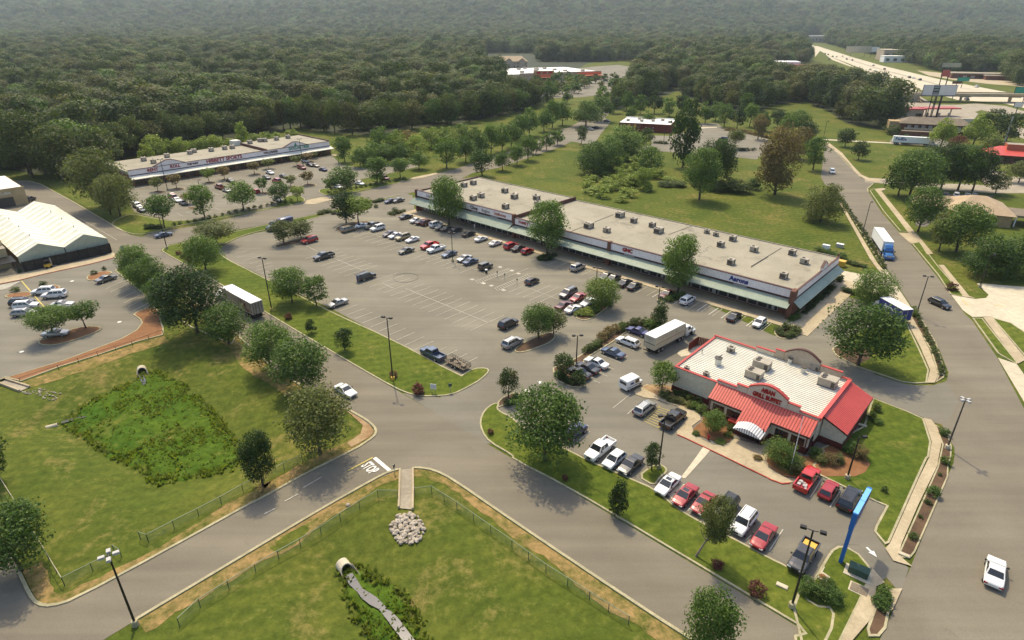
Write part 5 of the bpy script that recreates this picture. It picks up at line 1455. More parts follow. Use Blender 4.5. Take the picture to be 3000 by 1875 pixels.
gantry('yellow-green small sign panel right of the white billboard',B('BB',1400,780),12.0,14.0,7,'olive_sign' if 'olive_sign' in M else 'mulch_dark')
billboard('billboard','pale lettered billboard beyond the expressway, left one of the pair',B('HW',1400,420),8,19,44,(-12,12),'concrete_pale',R(-10))
billboard('billboard','pale blue-white billboard beyond the expressway, right one of the pair',B('HW',1610,420),9,18,24,(0,),'roof_bright',R(-10))
sg = ground_pt(B('MO',2290,600))
billboard('shield_sign','dark diamond-shaped sign with pale face at the right edge above the lane',B('MO',2260,470),6.0,9.2,5.2,(0,),'fascia',R(-8))
fs = Bld('strip_building','long grey strip building with brown fronts beyond the expressway','shop building',0,0,R(-21),tuple(ground_pt(B('BB',1380,480))))
fs.box('wall','brick',0,95,0,18,0,5); fs.box('roof','concrete_grey',-.5,95.5,-3,18.5,5,6)
fs.box('lower_wing','brick',30,112,-14,-3.2,0,4); fs.box('lower_roof','concrete_grey',29.5,113,-15,-3.1,4,4.8)
for k in range(12): fs.box('shop_window','blind' if k % 3 else 'glass',4 + k * 7.4,8 + k * 7.4,-.1,0,.6,3.2)
def farhouse(label,px,w,d,h,roofm,wallm,rot=-12,name='far_building',cat='building'):
 g = ground_pt(px)
 o = Bld(name,label,cat,0,0,R(rot),(g.x,g.y,0))
 o.box('wall',wallm,-w / 2,w / 2,0,d,0,h); o.box('roof',roofm,-w / 2 - .4,w / 2 + .4,-.4,d + .4,h,h + .6)
 for k in range(max(2,int(w / 12))): o.box('window','glass',-w / 2 + 3 + k * 11,-w / 2 + 8 + k * 11,-.15,0,h * .25,h * .65)
 return o
farhouse('white flat-roofed building among trees left of the expressway',B('HW',230,610),42,30,9,'roof_bright','white')
farhouse('small orange-fronted shop beside the white flat-roofed building',B('HW',470,620),26,14,6,'red_trim','orange_letters')
farhouse('pale gabled house above the trees left of the expressway',B('HW',380,440),40,20,16,'concrete_pale','white')
farhouse('pale grey warehouse on the wooded slope right of the billboards',B('HW',2260,470),90,40,16,'concrete_pale','beige_wall')
farhouse('small white shed by the expressway under the pale grey warehouse',B('HW',2010,500),36,20,9,'roof_bright','white')
farhouse('long white shop at the far top of the road',B('HW',170,100),330,60,22,'roof_bright','concrete_pale')
farhouse('pale block at the far end of the expressway',B('HW',850,190),90,40,20,'roof_bright','beige_wall')
sheet('hill_road',HWp((440,120),(560,140),(610,200),(760,250),(820,320),(740,420),(740,330),(690,240),(580,190)),M['concrete_pale'],z=0.5)
# ---------------------------------------------------------------- street furniture
def lamp(label,foot,top,heads=2,mat='black',spread=.7,rot=0.0,base='kerb',bz=0.12,group='tall car park lamp posts',hgt=None):
 g = ground_pt(foot)
 h = hgt or height_of(foot,top)
 t = thing('lamp_post',label,'lamp post',(g.x,g.y,0),rot,group)
 mb = MB(); mb.tube((0,0,bz),(0,0,h),.13,.085,8); link('pole',mb.mesh('pole',M[mat]),t)
 mb = MB(); mb.lathe([(.34,0),(.34,.7),(.28,.74)],12); link('footing',mb.mesh('footing',M[base]),t)
 mb = MB(); mb.box(-.30,.30,-.20,.20,-.11,.11,0); mb.box(-.25,.25,-.16,.16,-.125,-.111,1); mb.box(-.27,.27,-.18,.18,.11,.16,0)
 hm = mb.mesh('lamp_head',[M['lamp_grey' if heads > 2 else mat],M['white']])
 for k in range(heads):
  a = 2 * math.pi * k / heads
  am = MB(); am.tube((0,0,h - .05),(math.cos(a) * spread * .6,math.sin(a) * spread * .6,h + .02),.045,n=6)
  link('arm',am.mesh('arm',M[mat]),t)
  o = link('lamp_head',hm,t,(math.cos(a) * spread,math.sin(a) * spread,h + .05),a)
  if heads > 2: o.scale = (.95,.95,.95)
 return t
lamp('four-headed lamp post at the lower left beside the road',(398,1832),(310,1592),4,rot=.55,spread=.62,hgt=9.8)
lamp('black lamp post on the grass median beside the white trailer',T('B2',150,1390),T('B2',50,893),2,base='paint_yellow',rot=-.4)
lamp('black lamp post on yellow footing with purple shrub round its foot',T('C2',1295,690),T('C2',1235,100),2,base='yellow',rot=-.35)
lamp('black lamp post on the small tree island in the restaurant car park',(1929,1373),(1943,1218),2,rot=.2)
lamp('grey lamp post in the planting strip by the road junction',T('C4',1690,1340),T('C4',1868,880),4,mat='hvac_dark',base='concrete_pale',rot=.2,spread=.5)
lamp('black lamp post beside the dark pickup truck at the lower right',T('D4',220,1420),T('D4',430,690),2,rot=-.45,spread=.9)
lamp('grey lamp post beside the planting strip above the lettered blue truck',T('B4',1400,1430),T('B4',1510,1065),2,mat='hvac_dark',rot=-.3)
lamp('grey lamp post beside the blue and white semi-trailer',T('B4',890,670),T('B4',965,365),1,mat='hvac_dark',rot=.5)
lamp('slim lamp post in the middle of the main car park',T('B2',1860,925),T('B2',1845,655),2,mat='hvac_dark',rot=-.3)
lamp('lamp post behind the island tree in front of the shopping strip',T('B3',790,1230),T('B3',785,985),2,mat='hvac_dark',rot=-.3)
lamp('black lamp post above the bronze shrubs near the white semi-truck',T('C3',605,560),T('C3',615,270),2,rot=.1)
lamp('lamp post at the shop walk beside the maroon parked car',T('B3',1382,1310),T('B3',1385,1165),2,rot=-.3)
lamp('black lamp post on the lawn edge behind the dark red hatchback',T('D4',745,205),(2503,1258),1,base='concrete',hgt=7.0)
lamp('lamp post among the small trees at the far left lot',T('B1',975,430),T('B1',925,260),1)
lamp('lamp post at the corner of the back street beside the turning blue car',T('B1',1580,805),T('B1',1490,480),2)
lamp('lamp post in the far upper lot before the word roll',B('Y',555,650),B('Y',475,318),2,rot=.3)
lamp('lamp post in the far upper lot behind the orange-red pickup',B('Y',900,640),B('Y',870,540),1)
lamp('lamp post in the far upper lot below the green lettering',B('Y',2010,385),B('Y',1972,100),2,rot=.3)
lamp('lamp post at the right edge of the far upper lot',B('Y',2400,420),B('Y',2395,270),1)
lamp('street lamp at the bend of the main road beside the young round trees',T('A4',515,1090),T('A4',545,890),1)
lamp('lamp post on the lawn beside the weeping trees at the right',T('B4',2000,1170),T('B4',2095,860),1)
lamp('lamp post in the lot of the maroon restaurant',B('BR',720,405),B('BR',725,170),1)
lamp('lamp post among the trees right of the maroon restaurant',B('BR',1540,440),B('BR',1555,250),1)
def wire_mat():
 m,nt,b = _new('chain-link wire')
 b.inputs['Base Color'].default_value = (.30,.32,.26,1); b.inputs['Roughness'].default_value = .5
 tr = nt.nodes.new('ShaderNodeBsdfTransparent'); ms = nt.nodes.new('ShaderNodeMixShader'); ms.inputs[0].default_value = .16
 out = [n for n in nt.nodes if n.type == 'OUTPUT_MATERIAL'][0]
 nt.links.new(tr.outputs[0],ms.inputs[1]); nt.links.new(b.outputs[0],ms.inputs[2]); nt.links.new(ms.outputs[0],out.inputs['Surface'])
 return m
M['wire'] = wire_mat()
M['fence_green'] = flat('weathered green fence rail',(.20,.24,.15),.5)
def chain_fence(label,feet,h=1.25,step=2.9,rail='fence_green',post='util_green',wire=True,low=False):
 t = thing('wire_fence',label,'fence')
 P = [on_ground(p) for p in feet]
 pm = MB(); pm.tube((0,0,-.3),(0,0,h + .03),.045,n=6); pme = pm.mesh('post',M[post])
 for i in range(len(P) - 1):
  a,b = P[i],P[i + 1]; L = (b - a).length; n = max(1,round(L / step))
  prev = None
  for k in range(n + 1):
   q = a.lerp(b,k / n); q.z = gz(q.x,q.y)
   if k or i == 0: link('post',pme,t,q)
   if prev is not None:
    mb = MB(); mb.tube(prev + Vector((0,0,h)),q + Vector((0,0,h)),.04,n=5)
    if low: mb.tube(prev + Vector((0,0,.08)),q + Vector((0,0,.08)),.03,n=5)
    link('top_rail',mb.mesh('top_rail',M[rail]),t)
    if wire:
     mb = MB(); mb.face([prev,q,q + Vector((0,0,h)),prev + Vector((0,0,h))]); link('wire_panel',mb.mesh('wire_panel',M['wire']),t)
   prev = q
chain_fence('green chain-link fence left of the near ditch, ending at the drain channel',TT('D1',(1700,1600),(1895,1415)) + TT('D2',(0,1085),(800,600),(1155,378),(1340,382)))
chain_fence('green chain-link fence along the right side of the near ditch down to the lower edge',TT('D2',(1505,358),(1662,340),(1900,490),(2220,715),(2420,855)) + TT('D3',(320,1085),(525,1215),(730,1345),(1100,1580)))
chain_fence('green chain-link fence of the long-grass basin along the road, ending near the small dark tree',TT('D1',(1405,802),(1650,672),(1880,555),(2095,442),(2300,325)) + TT('D2',(270,120),(440,40)))
chain_fence('short open gate leaf of the basin fence',TT('D1',(1405,802),(1330,775)),step=1.6)
chain_fence('short run of chain-link fence with open gate behind the four-headed lamp',TT('D1',(612,1212),(880,1075),(1060,985)))
chain_fence('open gate leaf right behind the four-headed lamp',TT('D1',(1150,940),(1085,900)),step=1.6)
chain_fence('pale-railed fence running down the left edge past the oak tree',TT('D1',(30,260),(240,590),(400,860),(612,1212)),wire=False,rail='concrete_pale')
chain_fence('low dark wire fence along the orange mulch strip of the left car park',TT('C1',(200,722),(560,600),(930,470),(1100,418),(1255,368),(1410,310),(1545,262)),h=1.1,post='black',rail='bark',wire=False,step=4)
chain_fence('pale rail along the left kerb of the drive under the street trees',[(693,1010),(800,1108),(830,1131),(896,1160),(927,1180)],h=.7,wire=False,rail='concrete',post='concrete',step=5)
g = ground_pt(T('D4',685,992))
t = thing('pylon_sign','tall bright blue pylon sign seen from above beside the green utility box','sign',(g.x,g.y,.12))
sgd = (ground_pt(T('D4',905,385),7.6) - ground_pt(T('D4',770,630),7.6)); sa = math.atan2(sgd.y,sgd.x); sl = sgd.length
mb = MB(); mb.box(-.26,.26,-.2,.2,0,6.0); o = link('post',mb.mesh('post',M['blue_sign']),t); o.rotation_euler = (0,0,sa)
mb = MB(); mb.box(-.5,sl * .62,-.24,.24,5.2,7.5); o = link('sign_box',mb.mesh('sign_box',M['blue_sign']),t); o.rotation_euler = (0,0,sa)
for k in range(2):
 mb = MB(); x0 = -.4 + k * (sl * .5); mb.box(x0,x0 + sl * .5 - .06,-.26,.26,7.5 + .002 * k,7.6); o = link('sign_cap',mb.mesh('sign_cap',M['blue_top']),t); o.rotation_euler = (0,0,sa)
mb = MB(); mb.box(sl * .60,sl,-.24,.24,5.9,7.5); o = link('sign_box',mb.mesh('sign_box',M['blue_sign']),t); o.rotation_euler = (0,0,sa)
for s in (-1,1):
 mb = MB(); mb.box(-.3,sl * .95,s * .25 - .02,s * .25 + .02,6.0,7.2); o = link('sign_face',mb.mesh('sign_face',M['blue_dark']),t); o.rotation_euler = (0,0,sa)
c = ground_pt(T('D4',845,1110)); ax = (ground_pt(T('D4',935,1190)) - ground_pt(T('D4',735,1100))); ua = math.atan2(ax.y,ax.x)
t = thing('utility_box','green gabled utility enclosure on a concrete pad at the exit','utility box',(c.x,c.y,.12),ua)
mb = MB(); mb.box(-1.35,1.35,-.9,.9,0,.1); link('pad',mb.mesh('pad',M['concrete_pale']),t)
mb = MB(); mb.box(-1.0,1.0,-.45,.5,.1,1.0); link('casing',mb.mesh('casing',M['util_green']),t)
mb = MB(); mb.face([(-1.04,-.5,.95),(1.04,-.5,.95),(1.04,.1,1.4),(-1.04,.1,1.4)]); mb.face([(1.04,.55,1.0),(-1.04,.55,1.0),(-1.04,.1,1.4),(1.04,.1,1.4)]); mb.face([(-1.0,-.45,.95),(-1.0,.1,1.38),(-1.0,.5,1.0)]); mb.face([(1.0,-.45,.95),(1.0,.5,1.0),(1.0,.1,1.38)]); link('lid',mb.mesh('lid',M['util_green']),t)
mb = MB(); mb.face([(.0,.56,1.01),(-.0,.11,1.415),(1.05,.11,1.415),(1.05,.56,1.01)][::-1]); link('lid_panel',mb.mesh('lid_panel',M['util_light']),t)
t = thing('ground_vault','brown ground vault cover in a concrete frame before the green utility box','vault cover',(c.x - .9,c.y - 2.1,.12),ua)
mb = MB(); mb.box(-1.0,1.0,-.75,.75,0,.05); link('frame',mb.mesh('frame',M['concrete_pale']),t)
mb = MB(); mb.box(-.86,-.02,-.62,.62,.05,.09); link('cover',mb.mesh('cover',M['shingle']),t)
mb = MB(); mb.box(.02,.86,-.62,.62,.05,.09); link('cover',mb.mesh('cover',M['shingle']),t)
pad = island('concrete_pad',TT('D4',(490,1020),(555,1040),(530,1090),(605,1140),(560,1200),(425,1140)),'concrete_pale',kerb=None,smooth=0)
g = ground_pt(T('D4',515,1135)); mb = MB(); mb.lathe([(.42,.13),(.42,.16),(.3,.175)],16); o = link('manhole_cover',mb.mesh('manhole_cover',M['mulch']),None,(g.x,g.y,0)); tag(o,'rust-brown round manhole cover on the small concrete pad','manhole cover')
def post_sign(label,foot,h,w,bh,mat='white',two=False,name='sign',rot=GRID,pole='galv',cat='sign'):
 g = ground_pt(foot); t = thing(name,label,cat,(g.x,g.y,.05),rot)
 for x in ((-w * .3,w * .3) if two else (0,)):
  mb = MB(); mb.tube((x,0,0),(x,0,h),.05,n=6); link('post',mb.mesh('post',M[pole]),t)
 mb = MB(); mb.box(-w / 2,w / 2,-.05,-.01,h - bh,h); link('panel',mb.mesh('panel',M[mat]),t)
 return t
t = post_sign('white two-legged notice board on the tip of the grass median',T('C2',1680,812),1.75,1.0,.95,two=True,rot=R(-12))
for k in range(4):
 mb = MB(); mb.box(-.4,.4,-.062,-.051,1.0 + k * .18,1.06 + k * .18); link('text_line',mb.mesh('text_line',M['lamp_grey']),t)
post_sign('dark small stop sign seen from behind at the median tip',T('C2',1838,805),1.7,.6,.6,'util_green',rot=R(20))
t = post_sign('blue and white store sign on a post beside the trees of the left car park',T('B1',1190,900),3.4,2.0,1.3,'blue_sign',rot=R(-32),pole='white')
mb = MB(); mb.box(-.9,.9,-.07,-.051,2.3,2.8); link('pale_band',mb.mesh('pale_band',M['fascia']),t)
for x,y,lb in ((435,560,'left'),(560,600,'middle'),(770,690,'right')):
 g = ground_pt(B('L',x + 8,y + 100)); t = thing('bay_sign',f'small dark sign post at the hatched bays, {lb} one of three','sign',(g.x,g.y,.1),GRID,'sign posts at the accessible bays')
 mb = MB(); mb.tube((0,0,0),(0,0,1.7),.04,n=6); link('post',mb.mesh('post',M['galv']),t)
 mb = MB(); mb.box(-.16,.16,-.04,0,1.25,1.75); link('panel',mb.mesh('panel',M['util_green']),t)
g = ground_pt(B('L',258,580)); t = thing('litter_bin','dark litter bin with white lid on the car park by the olive jeep','bin',(g.x,g.y,.06)); mb = MB(); mb.lathe([(.28,0),(.32,.8)],12); link('bin_body',mb.mesh('bin_body',M['black']),t); mb = MB(); mb.lathe([(.36,.8),(.36,.95),(.2,1.05)],12); link('lid',mb.mesh('lid',M['white']),t)
post_sign('thin dark road sign beside the stop line and the drain channel',T('D2',1310,150),1.5,.35,.6,'util_green',rot=R(60))
g = ground_pt(B('R',463,1075)); t = thing('hydrant','red fire hydrant at the edge of the restaurant planting bed','hydrant',(g.x,g.y,.15)); mb = MB(); mb.lathe([(.18,0),(.18,.06),(.12,.1),(.12,.55),(.16,.58),(.13,.75),(.05,.82)],10); link('hydrant_body',mb.mesh('hydrant_body',M['red_letters']),t); mb = MB(); mb.tube((-.24,0,.45),(.24,0,.45),.07,n=8); link('nozzle',mb.mesh('nozzle',M['red_letters']),t)
g = ground_pt(B('R',1355,1415)); t = thing('flagpole','bare white flagpole in the shrubs in front of the restaurant','flagpole',(g.x,g.y,.1)); hfl = height_of(B('R',1355,1415),B('R',1498,835)); mb = MB(); mb.tube((0,0,0),(0,0,hfl),.06,.035,8); link('pole',mb.mesh('pole',M['white']),t); mb = MB(); mb.lathe([(.02,hfl),(.08,hfl + .05),(.02,hfl + .12)],8); link('finial',mb.mesh('finial',M['galv']),t)
g = ground_pt(B('MO',2075,950)); t = thing('sign_pole','tall bare grey sign pole rising behind the pink-red diner roof','pole',(g.x,g.y,0)); mb = MB(); mb.tube((0,0,0),(0,0,height_of(B('MO',2075,950),B('MO',2232,470))),.35,n=10); link('pole',mb.mesh('pole',M['galv']),t)
tp = ground_pt(B('BR',985,590)); t = thing('utility_pole','grey utility pole between the tall dark trees on the field','pole',(tp.x,tp.y,0)); mb = MB(); hp = height_of(B('BR',985,590),B('BR',1030,318)); mb.tube((0,0,0),(0,0,hp),.15,.1,8); link('pole',mb.mesh('pole',M['bark_pale']),t); mb = MB(); mb.tube((-.1,0,hp - .5),(1.4,0,hp + .2),.06,n=6); link('arm',mb.mesh('arm',M['bark_pale']),t)
for k,(px,lb) in enumerate(((B('K',1325,170),'white'),(B('K',1570,150),'grey'))):
 g = ground_pt(px); t = thing('utility_box',f'{lb} low cabinet behind the right end of the shopping strip','utility box',(g.x,g.y,0),GRID)
 mb = MB(); mb.box(-.9,.9,-.5,.5,0,1.0); link('casing',mb.mesh('casing',M['white'] if k == 0 else M['galv']),t); mb = MB(); mb.box(-.95,.95,-.55,.55,1.0,1.08); link('lid',mb.mesh('lid',M['white']),t)
g = ground_pt(B('K',1590,480)); t = thing('waste_container','yellow waste container at the back corner of the shopping strip','container',(g.x,g.y,0),GRID); mb = MB(); mb.box(-.9,.9,-.8,.8,.1,1.4); link('container_body',mb.mesh('container_body',M['yellow']),t); mb = MB(); mb.box(-.95,.95,-.85,.85,1.4,1.5); link('lid',mb.mesh('lid',M['yellow']),t)
for px,lb in ((T('D4',130,1225),'white ground marker lying on the grass below the dark pickup truck'),(T('D4',1280,930),'pale stone slab at the lower end of the planting strip'),(T('C4',1630,640),'white slab at the tip of the planting strip by the junction'),(T('C4',890,1125),'white box on the grass beside the red side roof')):
 g = ground_pt(px); mb = MB(); mb.box(-.6,.6,-.28,.28,0,.12); mb.box(-.55,.55,-.23,.23,.12,.16); o = link('ground_slab',mb.mesh('ground_slab',M['concrete_pale']),None,(g.x,g.y,.14),R(-35)); tag(o,lb,'slab')
for px,lb in ((T('C1',205,425),'lower left'),(T('C1',1130,143),'right'),(T('B1',682,1112),'upper')):
 g = ground_pt(px); mb = MB(); mb.lathe([(.42,0),(.40,.02),(.15,.03)],12); o = link('drain_cover',mb.mesh('drain_cover',M['paint_bright']),None,(g.x,g.y,.09)); tag(o,f'white round drain cover on the left car park, {lb} one','drain cover','round drain covers on the left car park')
for k,px in enumerate(TT('D2',(870,452))):
 g = on_ground(px); mb = MB(); mb.lathe([(.25,0),(.3,.15),(.1,.28)],7); o = link('pale_rock',mb.mesh('pale_rock',M['stone']),None,g); tag(o,'single pale rock by the fence left of the drain channel','rock')
g = ground_pt(B('G',840,1310)); t = thing('forklift','yellow forklift with black mast parked at the garden centre fence','forklift',(g.x,g.y,.14),R(50))
mb = MB(); mb.box(-.9,.6,-.5,.5,.25,.95); link('body',mb.mesh('body',M['yellow']),t); mb = MB()
for x,y in ((-.6,-.45),(-.6,.45),(.4,-.45),(.4,.45)): mb.tube((x,y,.95),(x,y,1.95),.04,n=5)
mb.box(-.7,.5,-.5,.5,1.95,2.02); link('roll_cage',mb.mesh('roll_cage',M['black']),t)
mb = MB(); mb.box(.7,.8,-.4,-.3,.1,2.4); mb.box(.7,.8,.3,.4,.1,2.4); mb.box(.8,1.7,-.35,-.22,.12,.18); mb.box(.8,1.7,.22,.35,.12,.18); link('mast',mb.mesh('mast',M['galv']),t)
wmb = MB(); wmb.tube((0,-.12,0),(0,.12,0),.27,n=12)
wme = wmb.mesh('wheel',M['tyre'])
for x,y in ((-.6,-.5),(-.6,.5),(.45,-.5),(.45,.5)): link('wheel',wme,t,(x,y,.27))
def person(label,foot,shirt,trousers,rot=0.0):
 g = ground_pt(foot)
 t = thing('person',label,'person',(g.x,g.y,.06),rot)
 me = bpy.data.meshes.new('body')
 J = {'pel': (0,0,.95,.15),'che': (0,0,1.32,.17),'nek': (0,0,1.52,.06),'hed': (0.02,0,1.68,.10),'hl': (0,.1,.88,.095),'kl': (.05,.11,.48,.065),'fl': (0,.11,.05,.05),'tl': (.14,.11,.04,.04),'hr': (0,-.1,.88,.095),'kr': (.0,-.11,.48,.065),'fr': (-.08,-.12,.05,.05),'tr': (.06,-.12,.04,.04),'sl': (0,.2,1.42,.06),'el': (.08,.26,1.14,.045),'wl': (.3,.2,1.05,.034),'sr': (0,-.2,1.42,.06),'er': (.1,-.25,1.15,.045),'wr': (.32,-.15,1.08,.034)}
 ks = list(J); E_ = [('pel','che'),('che','nek'),('nek','hed'),('pel','hl'),('hl','kl'),('kl','fl'),('fl','tl'),('pel','hr'),('hr','kr'),('kr','fr'),('fr','tr'),('che','sl'),('sl','el'),('el','wl'),('che','sr'),('sr','er'),('er','wr')]
 me.from_pydata([J[k][:3] for k in ks],[(ks.index(a),ks.index(b)) for a,b in E_],[])
 o = link('body',me,t)
 md = o.modifiers.new('skin','SKIN')
 for i,k in enumerate(ks):
  me.skin_vertices[0].data[i].radius = (J[k][3],J[k][3])
 me.skin_vertices[0].data[0].use_root = True
 sd = o.modifiers.new('sub','SUBSURF'); sd.levels = 1; sd.render_levels = 1
 me.materials.append(M[shirt])
 mb = MB(); mb.lathe([(.125,.5),(.15,.93),(.16,1.0)],10); link('trousers',mb.mesh('trousers',M[trousers],True),t)
 mb = MB(); mb.lathe([(.05,1.66),(.115,1.70),(.11,1.77),(.04,1.81)],10); link('hair',mb.mesh('hair',M['black'],True),t)
 return t
person('person in dark clothes standing at the open hatch of the dark car',T('B2',960,1125),'blue_dark','black',R(47))
person('person in pale shirt walking on the shop walk by the white sedans',B('M',1020,735),'fascia','beige_wall',R(140))
# ---------------------------------------------------------------- vehicles
def paint(name,c,metal=0.0):
 m,nt,b = _new(name)
 b.inputs['Base Color'].default_value = (*c,1)
 b.inputs['Roughness'].default_value = .32
 b.inputs['Metallic'].default_value = metal
 b.inputs['Coat Weight'].default_value = .6
 b.inputs['Coat Roughness'].default_value = .06
 dirt = noise(nt,1.3,4,.6,worldpos(nt))
 nt.links.new(mix(nt,1.0,c,ramp(nt,dirt,.3,.7,(.86,.86,.85),(1.06,1.05,1.03)),'MULTIPLY'),b.inputs['Base Color'])
 return m
PAINT = {'white': paint('white car paint',(.78,.77,.74)),'silver': paint('silver car paint',(.42,.41,.39),.5),'grey': paint('grey car paint',(.16,.155,.15),.4),
         'dgrey': paint('charcoal car paint',(.055,.054,.055),.3),'black': paint('black car paint',(.016,.015,.015)),'red': paint('red car paint',(.34,.016,.018)),
         'bright': paint('bright red car paint',(.50,.02,.016)),'maroon': paint('maroon car paint',(.11,.014,.016)),'navy': paint('navy car paint',(.022,.026,.075),.2),
         'blue': paint('slate blue car paint',(.075,.105,.165),.4),'violet': paint('violet blue car paint',(.05,.045,.14),.3),'tan': paint('tan car paint',(.27,.23,.165),.4),
         'olive': paint('olive car paint',(.11,.10,.07),.3),'brown': paint('brown car paint',(.085,.066,.055),.4),'green': paint('grey green car paint',(.115,.13,.105),.4),
         'gold': paint('gold car paint',(.30,.25,.14),.4),'orange': paint('rust red car paint',(.25,.045,.02)),'dgreen': paint('dark green truck paint',(.018,.035,.028)),'truck_blue': paint('truck blue paint',(.025,.13,.36))}
def loft_body(stations,name):
 """stations along x: (x, z_low, z_top, half_width, crown)"""
 mb = MB(); rings = []
 for x,zl,zt,w,cr in stations:
  zm = zl + (zt - zl) * .55
  half = [(0,zl),(w * .86,zl),(w * .97,zl + .12),(w,zm),(w * .96,zt - .09),(w * .86,zt),(w * .45,zt + cr),(0,zt + cr * 1.15)]
  ring = [(x,y,z) for y,z in half] + [(x,-y,z) for y,z in reversed(half[1:-1])]
  rings.append(ring)
 n = len(rings[0]); i0 = 0
 for r in rings: mb.v += r
 for k in range(len(rings) - 1):
  for j in range(n):
   j2 = (j + 1) % n
   mb.f.append((k * n + j,k * n + j2,(k + 1) * n + j2,(k + 1) * n + j)); mb.m.append(0)
 mb.f.append(tuple(range(n))[::-1]); mb.m.append(0)
 mb.f.append(tuple((len(rings) - 1) * n + j for j in range(n))); mb.m.append(0)
 return mb
CAR_SPECS = {
 'sedan': dict(L=4.75,W=1.80,H=1.44,belt=.93,hood=.86,nose=1.25,ws=.80,tail=1.05,rw=.72,deck=.94),
 'coupe': dict(L=4.5,W=1.78,H=1.35,belt=.90,hood=.83,nose=1.40,ws=.80,tail=.75,rw=.85,deck=.92),
 'hatch': dict(L=4.1,W=1.75,H=1.50,belt=.95,hood=.90,nose=1.05,ws=.75,tail=.12,rw=.45,deck=.95),
 'suv': dict(L=4.75,W=1.90,H=1.76,belt=1.10,hood=1.04,nose=1.25,ws=.62,tail=.08,rw=.38,deck=1.10),
 'van': dict(L=5.05,W=1.97,H=1.75,belt=1.05,hood=.98,nose=1.0,ws=.95,tail=.06,rw=.28,deck=1.05),
 'wagon': dict(L=4.8,W=1.82,H=1.56,belt=.98,hood=.92,nose=1.2,ws=.75,tail=.08,rw=.5,deck=.98),
 'jeep': dict(L=4.1,W=1.80,H=1.78,belt=1.12,hood=1.08,nose=1.35,ws=.25,tail=.05,rw=.08,deck=1.12),
 'pickup': dict(L=5.7,W=1.95,H=1.82,belt=1.15,hood=1.10,nose=1.45,ws=.60,tail=2.0,rw=.18,deck=1.10,bed=True),
}
whl = MB(); whl.tube((0,-.11,0),(0,.11,0),.33,n=14,mi=0)
whl.tube((0,-.125,0),(0,.125,0),.21,n=10,mi=1)
WHEEL = whl.mesh('wheel',[M['tyre'],M['rim']])
def build_car(kind,variant=''):
 s = CAR_SPECS[kind]; L,W,H = s['L'],s['W'],s['H']; w = W / 2; f = L / 2; bz = .28
 zb,zh,zd = s['belt'],s['hood'],s['deck']
 xb_f = f - s['nose']; xr_f = xb_f - s['ws']; xb_r = -f + s['tail']; xr_r = xb_r + s['rw']
 st = [(f,.42,zh - .22,w * .80,0),(f - .12,.30,zh - .12,w * .92,.01),(f - .55,bz,zh - .03,w * .985,.03),(xb_f,bz,zb - .01,w,.03)]
 if s.get('bed'):
  xbed = xb_r - .02
  st += [(xb_r + .02,bz,zb,w,0)]
  body = loft_body(st,kind)
  body.box(-f + .02,xbed + .04,-w * .96,w * .96,bz + .1,.72)
  body.box(-f + .04,xbed + .04,w * .84,w * .985,.72,zd); body.box(-f + .04,xbed + .04,-w * .985,-w * .84,.72,zd)
  body.box(-f,-f + .09,-w * .97,w * .97,.5,zd - .02); body.box(xbed - .02,xbed + .05,-w * .9,w * .9,.72,zd)
 else:
  st += [(xb_r,bz,zb,w,.02),(-f + .45,bz,zd - .02,w * .985,.02),(-f + .12,.32,zd - .06,w * .93,0),(-f,.44,zd - .18,w * .82,0)]
  body = loft_body(st,kind)
 wt = w * .76; wb = w * .93
 def cab(x,y,z): return (x,y,z)
 zc = H - .05
 B4 = [(xb_f,wb,zb),(xb_r,wb,zb),(xb_r,-wb,zb),(xb_f,-wb,zb)]
 R4 = [(xr_f,wt,zc),(xr_r,wt,zc),(xr_r,-wt,zc),(xr_f,-wt,zc)]
 body.face([R4[0],R4[1],R4[2],R4[3]])
 T4 = [(xr_f - .12,wt * .86,H),(xr_r + .10,wt * .86,H),(xr_r + .10,-wt * .86,H),(xr_f - .12,-wt * .86,H)]
 body.f.pop(); body.m.pop(); body.v = body.v[:-4]
 body.face(T4)
 for k in range(4):
  k2 = (k + 1) % 4
  body.face([B4[k],B4[k2],R4[k2],R4[k]]); body.face([R4[k],R4[k2],T4[k2],T4[k]])
 me = body.mesh('body',[PAINT['white']])
 def pane(q,i0,i1,j0,j1,out):
  """part of the quad q (u from edge 0-1, v from bottom to top) pushed out"""
  q = [Vector(p) for p in q]
  def at(u,v): return (q[0].lerp(q[1],u)).lerp(q[3].lerp(q[2],u),v)
  n = (q[1] - q[0]).cross(q[3] - q[0]).normalized() * out
  return [tuple(at(u,v) + n) for u,v in ((i0,j0),(i1,j0),(i1,j1),(i0,j1))]
 panes = []
 wsq = [B4[3],B4[0],R4[0],R4[3]]; rwq = [B4[1],B4[2],R4[2],R4[1]]
 lq = [B4[0],B4[1],R4[1],R4[0]]; rq = [B4[2],B4[3],R4[3],R4[2]]
 mb = MB(); mb.face(pane(wsq,.05,.95,.04,.96,.012)); panes.append(('windscreen',mb.mesh('windscreen',M['car_glass'])))
 if not s.get('bed'):
  mb = MB(); mb.face(pane(rwq,.07,.93,.10,.92,.012)); panes.append(('rear_window',mb.mesh('rear_window',M['car_glass'])))
 else:
  mb = MB(); mb.face(pane(rwq,.1,.9,.2,.9,.012)); panes.append(('rear_window',mb.mesh('rear_window',M['car_glass'])))
 cuts = ((.06,.48),(.52,.94)) if kind in ('sedan','coupe','hatch','pickup','jeep') else ((.05,.34),(.37,.66),(.69,.95))
 for q,flip in ((lq,False),(rq,True)):
  for c0,c1 in cuts:
   mb = MB(); mb.face(pane(q,c0,c1,.10,.90,.012)); panes.append(('side_window',mb.mesh('side_window',M['car_glass'])))
 wb_ = (f - .92,-f + .95 if not s.get('bed') else -f + 1.15)
 lights = []
